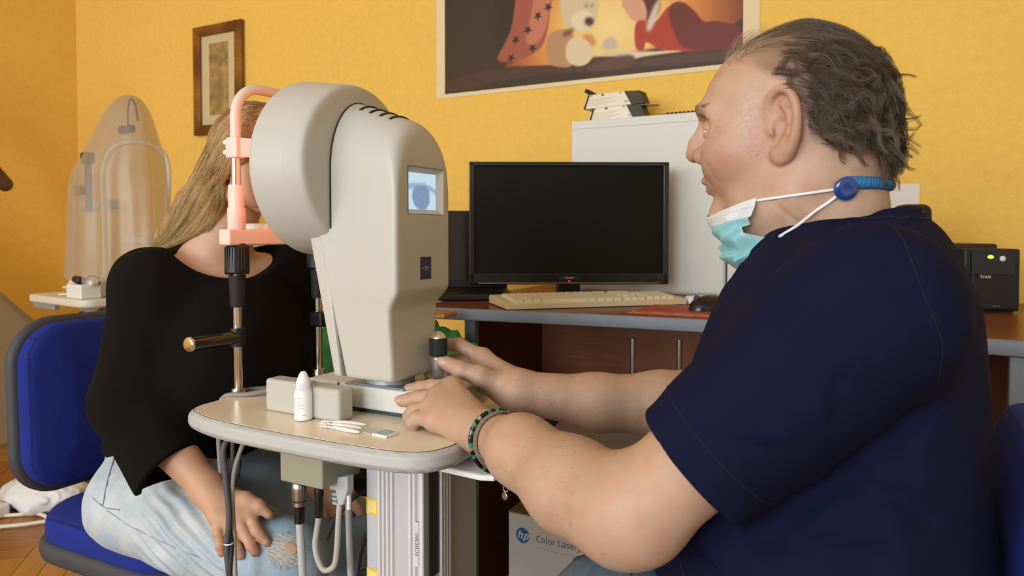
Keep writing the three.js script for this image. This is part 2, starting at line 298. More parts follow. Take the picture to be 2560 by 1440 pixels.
// ---------------------------------------------------------------- framed print and poster on the back wall
{
  const w = 0.32, h = 0.5, g = thing('framed_print', 'small brown wooden frame with an old townscape engraving hanging on the yellow wall', 'picture', W(-2.76, 1.651, BACK + 0.002));
  const wood = std('#7a4a18', 0.45, { map: woodTex('#5f3510', '#9a6428', 0.5) }); wood.color.set('#fff');
  const rail = (L, vertical) => { const s = plate([[-L / 2, 0.0], [L / 2, 0], [L / 2 - 0.045, 0.045], [-L / 2 + 0.045, 0.045]], 0.02, 0.003); return metric(vertical ? s.rotateZ(-Math.PI / 2) : s, 3); };
  part(g, 'frame_rail', rail(w, false), wood).position.set(0, -h / 2, 0.012);
  const t2 = part(g, 'frame_rail', rail(w, false), wood); t2.rotation.z = Math.PI; t2.position.set(0, h / 2, 0.012);
  part(g, 'frame_rail', rail(h, true), wood).position.set(-w / 2, 0, 0.012);
  const t3 = part(g, 'frame_rail', rail(h, true), wood); t3.rotation.z = Math.PI; t3.position.set(w / 2, 0, 0.012);
  part(g, 'mat', box(w - 0.08, h - 0.08, 0.004, 0, 0, 0.006), std('#d9c9a0', 0.8));
  const print = dataTex(256, (u, v) => { let k = 0.62 + 0.25 * noise(u * 3, v * 7, 2) + 0.22 * noise(u * 30, v * 60, 5); if (v > 0.72) k += 0.12 * noise(u * 6, v * 14, 8) - 0.05; const d = Math.hypot((u - 0.6) * 1.2, (v - 0.69) * 3); if (d < 0.12) k -= 0.2; if (v < 0.5 && v > 0.2) k -= 0.10 * Math.abs(Math.sin(u * 18 + Math.floor(v * 9) * 2)); return [0.70 * k + 0.2, 0.62 * k + 0.15, 0.40 * k + 0.08]; });
  part(g, 'engraving', box(0.125, 0.328, 0.002, 0, 0.003, 0.009), std('#ffffff', 0.7, { map: print }), 'aged engraving of a town');
  part(g, 'glass', box(w - 0.085, h - 0.085, 0.002, 0, 0, 0.013), phys('#ffffff', 0.08, { transmission: 1, thickness: 0 }));
}
{
  const cw = 1024, ch = 704, c = document.createElement('canvas'); c.width = cw; c.height = ch; const x = c.getContext('2d');
  POSTER_ART(x, cw, ch);
  const tex = new THREE.CanvasTexture(c); tex.colorSpace = THREE.SRGBColorSpace;
  const g = thing('poster', 'large poster of a teddy bear and a reading child in red on the yellow wall', 'poster', W(0, 0, BACK + 0.002));
  part(g, 'paper', box(1.18, 0.84, 0.002, -0.973, 1.457 + 0.42, 0), std('#ead9b0', 0.7));
  part(g, 'printed_picture', new THREE.PlaneGeometry(1.093, 0.7515).translate(-0.9785, 1.472 + 0.3757, 0.0016), std('#ffffff', 0.55, { map: tex }));
}
// ---------------------------------------------------------------- desk and what stands on it
const DESK = 0.765;
const mahogany = std('#ffffff', 0.38, { map: rep(woodTex('#4a1d0c', '#6e3016', 0.55), 1.1, 1.1) });
const mahoganyTop = std('#ffffff', 0.3, { map: rep(woodTex('#6d3414', '#93512a', 0.45), 1.1, 1.1) });
const deskGrey = std('#7e8690', 0.5);
{
  const g = thing('corner_desk', 'reddish brown office desk with grey edge band under the monitor and keyboard', 'desk', W(0, 0, 0));
  const front = []; for (let i = 0; i <= 24; i++) { const s = lerp(-1.0, 0.9, i / 24); front.push([s, -1.475 - 0.055 * Math.exp(-(((s + 0.36) / 0.42) ** 2)) + (s < -0.8 ? 0.30 * (s + 0.8) * -0.3 : 0)]); }
  const corner = [[-1.03, -1.415], [-1.065, -1.45], [-1.075, -1.50]];
  const outline = [[0.9, -2.27], ...front.slice().reverse().map((p) => p), ...corner, [-1.09, -2.27]];
  const shrink = outline.map((p, i) => (p[1] > -2.2 ? [p[0] + (p[0] < -1.05 ? 0.003 : 0), p[1] - 0.004] : p));
  part(g, 'edge_band', slab(outline, 0.028, 0.003).translate(0, DESK - 0.0285, 0), deskGrey);
  part(g, 'desktop', metric(slab(shrink, 0.002).translate(0, DESK - 0.002, 0)), mahoganyTop);
  const gable = (s, t0, t1, h) => { part(g, 'gable', metric(rbox(0.026, h, t0 - t1 - 0.02, 0.001, s, h / 2 + 0.012, (t0 + t1) / 2 - 0.012)), mahogany); part(g, 'gable_edge', rbox(0.03, h, 0.022, 0.003, s, h / 2 + 0.012, t0 - 0.011), deskGrey); };
  gable(-0.945, -1.53, -2.0, DESK - 0.042);
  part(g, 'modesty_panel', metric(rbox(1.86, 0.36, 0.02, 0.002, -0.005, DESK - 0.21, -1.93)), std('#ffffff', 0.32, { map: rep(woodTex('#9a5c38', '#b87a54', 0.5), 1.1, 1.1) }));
  gable(0.185, -1.5, -2.0, DESK - 0.042);
  part(g, 'lower_shelf', metric(rbox(0.9, 0.02, 0.36, 0.002, -0.48, 0.395, -1.72)), std('#5d5650', 0.45));
  part(g, 'shelf_bracket', cyl(0.006, 0.006, 0.30, -0.55, 0.55, -1.62), M.steel); part(g, 'shelf_bracket', cyl(0.006, 0.006, 0.30, -0.45, 0.55, -1.66), M.steel);
}
{ // monitor, turned towards the chair
  const a = toRoom(W(0, 0, 0)), g = thing('monitor', 'black flat monitor standing switched off on the desk behind the white keyboard', 'monitor', V3(0.16, DESK, -2.03), 0.02);
  const w = 0.56, h = 0.343, y = 0.038 + h / 2;
  part(g, 'bezel', merge([rbox(w, 0.013, 0.03, 0.003, 0, y + h / 2 - 0.0065, 0), rbox(0.016, h, 0.03, 0.003, -w / 2 + 0.008, y, 0), rbox(0.016, h, 0.03, 0.003, w / 2 - 0.008, y, 0), rbox(w, 0.032, 0.03, 0.004, 0, y - h / 2 + 0.016, 0), rbox(w - 0.01, h - 0.01, 0.018, 0.002, 0, y, -0.008)]), M.blackGloss);
  part(g, 'screen', rbox(w - 0.03, h - 0.044, 0.004, 0.001, 0, y + 0.0095, 0.0075), phys('#070504', 0.5, { specularIntensity: 0.4 }));
  part(g, 'trim_strip', rbox(w - 0.05, 0.0022, 0.004, 0.0008, 0, y - h / 2 + 0.004, 0.0145), M.steel);
  const led = part(g, 'power_light', new THREE.SphereGeometry(0.0022, 12, 8).translate(0.0, y - h / 2 + 0.0095, 0.0155), std('#400000', 0.4, { emissive: '#ff2010', emissiveIntensity: 2.5 }));
  part(g, 'logo', new THREE.PlaneGeometry(0.06, 0.0075).translate(0, y - h / 2 + 0.019, 0.0155), std('#ffffff', 0.5, { map: textTex('PHILIPS', '#0a0908', '#b9b2a6', 256, 32, 'bold 27px sans-serif') }));
  part(g, 'neck', rbox(0.07, 0.07, 0.03, 0.008, 0, 0.035, -0.025), M.blackGloss);
  part(g, 'stand', lathe([[0, 0], [0.118, 0], [0.12, 0.003], [0.115, 0.008], [0.05, 0.012], [0, 0.013]], 40).scale(1, 1, 0.72).translate(0, 0, -0.02), M.blackGloss);
}
{ // keyboard
  const P0 = W(-0.817, DESK, -1.487), P1 = W(-0.474, DESK, -1.82), dir = P1.clone().sub(P0).normalize(), ang = Math.atan2(-dir.z, dir.x);
  const g = thing('keyboard', 'yellowed white computer keyboard lying in front of the black monitor', 'keyboard', P0.clone().add(P1).multiplyScalar(0.5), ang);
  const L = 0.478, D = 0.165, ivory = std('#d9cba4', 0.5), keyMat = std('#e6dcbf', 0.45);
  part(g, 'case', plate([[0, 0.002], [0, 0.013], [0.012, 0.016], [D - 0.01, 0.024], [D, 0.021], [D, 0.003]].map((p) => [p[0], p[1]]), L, 0.002).rotateY(Math.PI / 2).translate(0, 0, 0), ivory);
  part(g, 'base', box(L - 0.02, 0.006, D - 0.02, 0, 0.003, -D / 2), std('#3b352b', 0.6));
  const rows = [[15, 0], [15, 1], [14, 2], [13, 3], [12, 4], [9, 5]];
  const kg = (w) => plate([[-w / 2 + 0.0004, 0], [-w / 2 + 0.002, 0.008], [w / 2 - 0.002, 0.008], [w / 2 - 0.0004, 0]], 0.0165, 0.0006), cache = {};
  let k = 0; const key = (x, r, w) => { const z = -0.014 - (5 - r) * 0.0188 - (r === 0 ? 0.006 : 0), y = 0.0145 + (-z) * 0.055; const m = part(g, k ? 'key_' + String(k).padStart(3, '0') : 'key', cache[w] = cache[w] || kg(w), keyMat); k++; m.position.set(x, y, z - 0.004); m.rotation.x = 0.055; };
  const u = 0.0187, x0 = -L / 2 + 0.022;
  for (const [n, r] of rows) {
    let x = x0;
    if (r === 5) { for (const w of [1.4, 1.2, 1.2, 6.4, 1.2, 1.2, 1.2, 1.2]) { key(x + w * u / 2, r, w * u - 0.001); x += w * u; } }
    else for (let i = 0; i < n; i++) { const w = (i === n - 1 ? 15 - (n - 1) : 1); key(x + w * u / 2, r, w * u - 0.001); x += w * u; }
    for (let i = 0; i < 3; i++) if (r !== 3 && !(r === 4 && i !== 1)) key(x0 + (15.4 + i) * u + u / 2, r, u - 0.001);
    if (r > 0) for (let i = 0; i < 4; i++) key(x0 + (18.7 + i) * u + u / 2, r, u - 0.001);
  }
}
{ // mouse, mat, white adapter, black cable
  const g = thing('computer_mouse', 'black computer mouse on the red mouse mat', 'mouse', W(-0.385, DESK + 0.004, -1.69), 0.3);
  part(g, 'shell', new THREE.SphereGeometry(1, 32, 20, 0, Math.PI * 2, 0, Math.PI / 2).scale(0.056, 0.036, 0.032), M.blackGloss);
  part(g, 'base', cyl(1, 1, 0.006, 0, 0.003, 0, 32).scale(0.0555, 1, 0.0315), M.blackMatte);
  part(g, 'scroll_wheel', cyl(0.008, 0.008, 0.006).rotateX(Math.PI / 2).translate(-0.036, 0.027, 0), M.greyPlastic);
  const mat = dataTex(128, (u, v) => (Math.abs(v - 0.45) < 0.12 && noise(u * 9, v * 20, 3) > -0.1 ? [0.78, 0.58, 0.36] : [0.66 + 0.1 * noise(u * 6, v * 6, 1), 0.27, 0.23]));
  solo('mouse_mat', metric(rbox(0.24, 0.004, 0.21, 0.0015), 5), std('#ffffff', 0.6, { map: mat }), 'red and pink printed mouse mat at the edge of the desk', 'mouse mat', null, W(-0.42, DESK + 0.002, -1.66));
  const c = thing('white_adapter', 'small white cable adapter lying between keyboard and mouse', 'adapter', W(-0.455, DESK, -1.85), 0.2);
  part(c, 'shell', rbox(0.06, 0.022, 0.03, 0.008, 0, 0.011, 0), M.whitePlastic); part(c, 'lead', tube([V3(0.03, 0.011, 0), V3(0.07, 0.006, -0.01), V3(0.12, 0.003, 0.02)], 0.003), M.whitePlastic);
  const p = [V3(0, 0, 0), V3(0.02, 0.045, -0.01), V3(0.06, 0.07, 0.0), V3(0.10, 0.05, 0.02), V3(0.13, 0.004, 0.03)];
  solo('headphone_cable', tube(p, 0.006, 40, 8), M.blackPlastic, 'thick black cable looping up behind the mouse', 'cable', null, W(-0.40, DESK + 0.006, -1.86));
}
{ // laptop partly behind the instrument
  const g = thing('laptop', 'black open laptop behind the instrument head, left of the monitor', 'laptop', at(1120, 737, 2.06).setY(DESK), 0.1);
  part(g, 'base', rbox(0.36, 0.018, 0.24, 0.005, 0, 0.009, 0.02), M.blackPlastic);
  const l = part(g, 'lid', rbox(0.36, 0.235, 0.008, 0.004, 0, 0.118, 0), M.blackPlastic); l.position.set(0, 0.016, -0.10); l.rotation.x = -0.12;
  const d = part(g, 'display', rbox(0.33, 0.2, 0.002, 0.001, 0, 0.122, 0.0045), M.blackGloss); d.position.copy(l.position); d.rotation.x = -0.12;
  part(g, 'trackpad', rbox(0.08, 0.001, 0.05, 0.0004, 0, 0.0183, 0.1), M.blackMatte);
}
{ // grey cabinet with printed cartons on top
  const g = thing('metal_cabinet', 'tall pale grey metal cabinet standing on the desk behind the monitor', 'cabinet', W(-0.68, DESK, -2.19));
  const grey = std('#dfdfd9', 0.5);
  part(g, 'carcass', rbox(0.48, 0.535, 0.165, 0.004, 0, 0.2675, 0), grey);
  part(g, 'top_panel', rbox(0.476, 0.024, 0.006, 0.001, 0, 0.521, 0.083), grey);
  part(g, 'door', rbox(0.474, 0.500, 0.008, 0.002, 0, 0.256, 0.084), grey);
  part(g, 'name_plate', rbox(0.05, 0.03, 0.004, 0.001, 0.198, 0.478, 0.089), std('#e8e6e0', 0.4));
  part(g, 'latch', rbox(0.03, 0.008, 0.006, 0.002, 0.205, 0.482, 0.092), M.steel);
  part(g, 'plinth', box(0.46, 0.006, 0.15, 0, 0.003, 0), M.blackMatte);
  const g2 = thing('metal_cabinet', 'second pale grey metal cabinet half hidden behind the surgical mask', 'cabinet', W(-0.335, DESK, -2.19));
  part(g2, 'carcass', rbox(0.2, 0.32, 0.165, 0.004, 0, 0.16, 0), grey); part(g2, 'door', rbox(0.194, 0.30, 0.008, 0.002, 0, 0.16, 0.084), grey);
  const top = 1.3, labelTex = cartonTex();
  const carton = (x, y, w, label) => {
    const h = thing('brochure_carton', label, 'carton', W(x, y, -2.17), -TURN - 0.1, 'printed cartons on the cabinet');
    part(h, 'printed_front', plate([[-0.072 * w, 0], [0.075 * w, 0], [0.052 * w, 0.043], [-0.058 * w, 0.043]], 0.05, 0.0008), std('#ffffff', 0.55, { map: labelTex }));
    part(h, 'black_end', plate([[0.0755 * w, 0], [0.115 * w, 0], [0.1 * w, 0.040], [0.053 * w, 0.043]], 0.05, 0.0008), std('#3a3226', 0.5));
    part(h, 'black_spine', plate([[-0.078 * w, 0], [-0.0725 * w, 0], [-0.0585 * w, 0.043], [-0.063 * w, 0.043]], 0.052, 0.0005), M.blackMatte);
    part(h, 'paper_flap', new THREE.CylinderGeometry(0.022, 0.022, 0.002, 24, 1, false, 0, Math.PI).rotateX(Math.PI / 2).rotateZ(Math.PI / 2).translate(-0.07 * w, 0.020, -0.005), std('#e9e3d0', 0.8));
    return h;
  };
  carton(-0.80, top, 1.0, 'lower white carton with black end on top of the grey cabinet');
  carton(-0.812, top + 0.0435, 1.08, 'upper white carton with black end, with a raised black flap').children[0].userData.label = undefined;
  const flap = scene.children[scene.children.length - 1]; part(flap, 'raised_flap', box(0.03, 0.012, 0.03).rotateZ(-0.55).translate(-0.072, 0.054, 0), M.blackMatte);
  const c = thing('card_sheet', 'small translucent card sticking out between the two cartons', 'card', W(-0.70, top + 0.0405, -2.165)); part(c, 'card', rbox(0.09, 0.0016, 0.04, 0.0005, 0.0, 0.001, 0).rotateZ(-0.04), std('#cdb98a', 0.4));
  const r = thing('comb_binding', 'thin dark comb strip lying on the right of the cabinet top', 'strip', W(-0.55, top, -2.16)); part(r, 'spine', rbox(0.21, 0.009, 0.014, 0.003, 0, 0.0045, 0), M.blackMatte);
  for (let i = 0; i < 14; i++) part(r, 'tooth', rbox(0.007, 0.004, 0.012, 0.001, -0.075 + i * 0.0125, 0.0105, 0), M.blackMatte);
  solo('wall_cable', tube([V3(0, 0, 0), V3(0.01, -0.03, 0.004), V3(0.0, -0.09, 0.02), V3(0.02, -0.25, 0.05)], 0.003, 20, 6), M.cableDark, 'thin dark cable running down beside the left edge of the cabinet', 'cable', null, W(-0.945, 1.24, -2.25));
}
{ // battery backups on the right of the desk
  const P = at(2500, 786, 1.62).setY(DESK), g = thing('battery_backup', 'black battery backup unit with green light and round white button', 'power unit', P.clone().add(V3(0.012, 0, -0.16)), -0.16);
  const body = std('#1b1e22', 0.45), face = std('#16191e', 0.4);
  part(g, 'case', rbox(0.118, 0.142, 0.30, 0.006, 0, 0.076, 0), body);
  part(g, 'front_panel', rbox(0.09, 0.13, 0.012, 0.002, 0, 0.076, 0.151), face);
  part(g, 'upper_panel', rbox(0.086, 0.05, 0.004, 0.0015, 0, 0.113, 0.158), std('#20242b', 0.4));
  part(g, 'button', new THREE.SphereGeometry(0.0065, 16, 12).scale(1, 1, 0.5).translate(0.017, 0.125, 0.160), M.whitePlastic);
  part(g, 'indicator_light', new THREE.SphereGeometry(0.004, 12, 8).scale(1.6, 1, 0.6).translate(-0.008, 0.129, 0.160), std('#203000', 0.4, { emissive: '#b4ff20', emissiveIntensity: 3 }));
  part(g, 'maker_name', new THREE.PlaneGeometry(0.032, 0.011).translate(-0.018, 0.084, 0.1602), std('#ffffff', 0.5, { map: textTex('Trust', '#16191e', '#dfe3e6', 128, 44, 'bold 34px serif') }));
  part(g, 'model_text', new THREE.PlaneGeometry(0.03, 0.006).translate(0.006, 0.018, 0.1574), std('#ffffff', 0.5, { map: textTex('1000 VA', '#16191e', '#8d9296', 128, 26, '20px sans-serif') }));
  part(g, 'foot', box(0.1, 0.006, 0.28, 0, 0.003, 0), M.blackMatte);
  const g2 = thing('battery_backup', 'dark brown and black power box behind the man, left of the battery backup unit', 'power unit', at(2376, 770, 1.77).setY(DESK), -0.2);
  part(g2, 'case', rbox(0.12, 0.148, 0.2, 0.01, 0, 0.076, 0), std('#1c1512', 0.35)); part(g2, 'top_cover', rbox(0.122, 0.02, 0.2, 0.006, 0, 0.148, 0), std('#2a2018', 0.35)); part(g2, 'foot', box(0.1, 0.004, 0.18, 0, 0.002, 0), M.blackMatte);
  const sp = thing('loudspeaker', 'dark rounded desk loudspeaker showing behind the man’s collar', 'speaker', at(2276, 740, 1.78).setY(DESK), -0.2);
  part(sp, 'cabinet', rbox(0.075, 0.25, 0.08, 0.02, 0, 0.128, 0), std('#191411', 0.5)); part(sp, 'grille', rbox(0.06, 0.2, 0.01, 0.004, 0, 0.13, 0.038), M.blackMatte); part(sp, 'foot', cyl(0.036, 0.034, 0.006, 0, 0.003, 0), M.blackMatte);
  solo('wall_notice', box(0.09, 0.3, 0.0015), std('#e6e3db', 0.7), 'white paper notice on the yellow wall behind the man’s neck', 'notice', null, W(0.002, 0.934, BACK + 0.002));
}
{ // printer carton and computer under the desk
  const g = thing('printer_carton', 'white cardboard printer carton with round blue logo under the desk', 'box', at(1271, 1273, 1.72).setY(0), -TURN);
  // origin at the near left top corner column
  const w = 0.42, d = 0.34, h = 0.275, c = document.createElement('canvas'); c.width = 1024; c.height = 672; const x = c.getContext('2d');
  x.fillStyle = '#dedad6'; x.fillRect(0, 0, 1024, 672); x.fillStyle = '#2f6fb5'; x.beginPath(); x.ellipse(92, 118, 44, 46, 0, 0, 7); x.fill();
  x.fillStyle = '#e8eef4'; x.font = 'italic bold 62px sans-serif'; x.textAlign = 'center'; x.fillText('hp', 92, 138);
  x.fillStyle = '#39383c'; x.textAlign = 'left'; x.font = '52px sans-serif'; x.fillText('Color LaserJet', 178, 138); x.fillStyle = '#b5b2ae'; x.font = '15px sans-serif'; x.fillText('Imprimante / Printer / Drucker / Stampante', 180, 178);
  const tex = new THREE.CanvasTexture(c); tex.colorSpace = THREE.SRGBColorSpace;
  part(g, 'carton', rbox(w, h, d, 0.004, w / 2, h / 2, -d / 2), std('#d3cec8', 0.75));
  part(g, 'printed_side', new THREE.PlaneGeometry(w - 0.004, h - 0.004).translate(w / 2, h / 2, 0.0006), std('#ffffff', 0.75, { map: tex }));
  part(g, 'top_flap', box(w, 0.003, d / 2 - 0.001, w / 2, h + 0.0015, -d / 4), std('#8a6a4a', 0.85)); part(g, 'top_flap', box(w, 0.003, d / 2 - 0.001, w / 2, h + 0.0015, -d * 0.75), std('#8a6a4a', 0.85));
  const k = thing('desktop_computer', 'black computer with a small green light on the shelf under the desk', 'computer', W(-0.66, 0.405, -1.70));
  part(k, 'case', rbox(0.2, 0.13, 0.3, 0.006, 0, 0.066, 0), M.blackPlastic); part(k, 'front', rbox(0.196, 0.12, 0.01, 0.003, 0, 0.066, 0.151), M.blackMatte);
  const l = at(1368, 1092, 1.6), lr = toRoom(l); part(k, 'indicator_light', new THREE.SphereGeometry(0.0045, 12, 8).scale(1, 1.3, 0.8).translate(lr.x + 0.66, lr.y - 0.405, 0.158), std('#003010', 0.4, { emissive: '#30ff90', emissiveIntensity: 4 }));
  const b = thing('drawing_board', 'grey flat panel leaning on the shelf behind the man’s forearms', 'panel', at(1540, 1130, 1.35)); part(b, 'panel', rbox(0.3, 0.012, 0.2, 0.003).rotateX(0.25), std('#6a615c', 0.5)); part(b, 'clip', rbox(0.006, 0.02, 0.012, 0.002, -0.10, 0.008, -0.06), M.steel);
}
{ // green bag and papers behind the instrument
  const f = (x, y, z) => { const q = Math.hypot(x / 0.27, (y - 0.16) / 0.19, z / 0.10) - 1; return smax(q * 0.10 + 0.014 * noise(x * 12, y * 12, z * 12) + 0.007 * noise(x * 30, y * 12, 4) + 0.004 * noise(x * 50, y * 40, z * 30), 0.002 - y, 0.006); };
  const base = W(-1.09, 0.405, -1.40);
  solo('green_bag', uvPlanar(meshField(f, [-0.33, -0.02, -0.15], [0.33, 0.40, 0.15], 0.008)), std('#2c7a3a', 0.7, { bumpMap: rep(grain, 8), bumpScale: 0.0006 }), 'crumpled green bag on the stool behind the instrument', 'bag', null, base);
  const st = thing('side_stool', 'small dark stool carrying the green bag behind the instrument', 'stool', W(-1.09, 0, -1.40)); part(st, 'seat', cyl(0.17, 0.17, 0.04, 0, 0.383, 0, 40), M.blackMatte); part(st, 'post', cyl(0.02, 0.02, 0.36, 0, 0.185, 0), M.steel); for (let i = 0; i < 4; i++) part(st, 'leg', rbox(0.19, 0.02, 0.025, 0.005, 0.095, 0.012, 0).rotateY(i * Math.PI / 2 + 0.4), M.blackMatte);
  const p = thing('paper_sheets', 'white sheets of paper standing behind the green bag', 'papers', W(-1.245, 0.62, -1.40), -TURN + 0.15);
  part(p, 'sheet', box(0.11, 0.26, 0.001, 0, 0.13, 0).rotateZ(0.05).rotateX(-0.1), std('#e4e6ea', 0.7)); part(p, 'sheet', box(0.11, 0.23, 0.001, 0.03, 0.115, 0.006).rotateZ(-0.05).rotateX(-0.12), std('#d9dce2', 0.7));
  solo('wood_tray', rbox(0.07, 0.010, 0.08, 0.004), std('#b9803f', 0.5), 'light wooden tray lying on the green bag beside the desk', 'tray', null, at(1092, 786, 1.66), -TURN + 0.2);
}
// ---------------------------------------------------------------- instrument table
const TABLE = 0.686, AXIS = -0.85;
{
  const half = [[-0.946, -0.87], [-0.944, -0.80], [-0.938, -0.765], [-0.935, -0.735], [-0.925, -0.716], [-0.89, -0.701], [-0.825, -0.689], [-0.741, -0.686], [-0.666, -0.686], [-0.599, -0.688], [-0.545, -0.692], [-0.513, -0.701], [-0.496, -0.715], [-0.487, -0.74], [-0.487, -0.77], [-0.489, -0.82], [-0.49, -0.87]];
  const full = [...half, ...half.slice(1, -1).reverse().map((p) => [p[0], -1.74 - p[1]])].map((p) => [p[0], p[1]]);
  const top = smoothClosed(full, 160), cx = -0.716, cz = -0.87;
  const grow = (k) => top.map((p, i) => { const a = top[(i + 159) % 160], b = top[(i + 1) % 160], nx = b[1] - a[1], ny = a[0] - b[0], l = Math.hypot(nx, ny); const s = Math.sign(nx * (p[0] - cx) + ny * (p[1] - cz)); return [p[0] + s * k * nx / l, p[1] + s * k * ny / l]; });
  const g = thing('instrument_table', 'cream topped lift table with grey rounded edge carrying the eye examination instrument', 'table', W(0, 0, 0));
  part(g, 'edge_band', slab(grow(0.0085), 0.027, 0.0105, 6).translate(0, TABLE - 0.0275, 0), std('#b9bab8', 0.42));
  part(g, 'seam', slab(grow(0.0012), 0.002).translate(0, TABLE - 0.0026, 0), std('#4a4238', 0.7));
  part(g, 'tabletop', metric(slab(top, 0.003).translate(0, TABLE - 0.003, 0), 6), M.laminate);
  // aluminium column with ribs
  const s0 = -0.669, s1 = -0.567, t0 = -0.8, t1 = -0.94, h = TABLE - 0.045;
  part(g, 'lift_column', rbox(s1 - s0, h - 0.03, t0 - t1, 0.004, (s0 + s1) / 2, h / 2 + 0.03, (t0 + t1) / 2), M.alu);
  const rib = (s, t, w, d) => part(g, 'rib', rbox(w, h - 0.032, d, Math.min(w, d) * 0.45, s, h / 2 + 0.03, t, 2), M.aluRib);
  for (const s of [-0.6425, -0.6355, -0.628, -0.6205]) rib(s, t0 + 0.001, 0.0042, 0.007);
  for (const s of [-0.5895, -0.582]) rib(s, t0 + 0.001, 0.0052, 0.007);
  rib(-0.5705, t0 + 0.0005, 0.008, 0.007);
  for (const t of [-0.838, -0.845, -0.852, -0.859]) rib(s1 + 0.001, t, 0.007, 0.0042);
  const yellow = std('#e8c64a', 0.55);
  for (const y of [0.559, 0.4575]) { part(g, 'warning_sticker', rbox(0.022, 0.0235, 0.0012, 0.0005, -0.656, y, t0 + 0.0006), yellow, 'yellow warning sticker'); part(g, 'sticker_centre', rbox(0.015, 0.016, 0.0005, 0.0002, -0.656, y, t0 + 0.0014), std('#f2dc86', 0.55)); }
  part(g, 'rating_plate', box(0.001, 0.165, 0.024, s1 + 0.0008, 0.553, -0.822), std('#3c3b3d', 0.45), 'dark rating plate');
  part(g, 'column_lettering', new THREE.PlaneGeometry(0.062, 0.007).rotateZ(Math.PI / 2).translate(-0.5765, 0.5225, t0 + 0.0046), std('#ffffff', 0.4, { map: textTex('SCHEMO', '#cfd2d6', '#55585c', 256, 32, 'bold 30px serif') }));
  part(g, 'foot', rbox(0.42, 0.03, 0.09, 0.012, -0.62, 0.015, -0.83), M.darkGrey); part(g, 'foot', rbox(0.42, 0.03, 0.09, 0.012, -0.62, 0.015, -0.95), M.darkGrey);
  part(g, 'mounting_plate', rbox(0.30, 0.012, 0.2, 0.003, -0.66, TABLE - 0.035, -0.87), M.darkGrey);
  part(g, 'pull_out_tray', slab([[-0.60, -0.782], [-0.462, -0.772], [-0.445, -0.778], [-0.442, -0.79], [-0.475, -0.93], [-0.60, -0.93]], 0.008, 0.003).translate(0, 0.636, 0), std('#f2f4f5', 0.35), 'white pull-out tray');
  // connector box under the top
  part(g, 'connector_box', rbox(0.08, 0.062, 0.08, 0.003, -0.73, 0.628, -0.775), std('#9c9a84', 0.45), 'olive grey connector box');
}
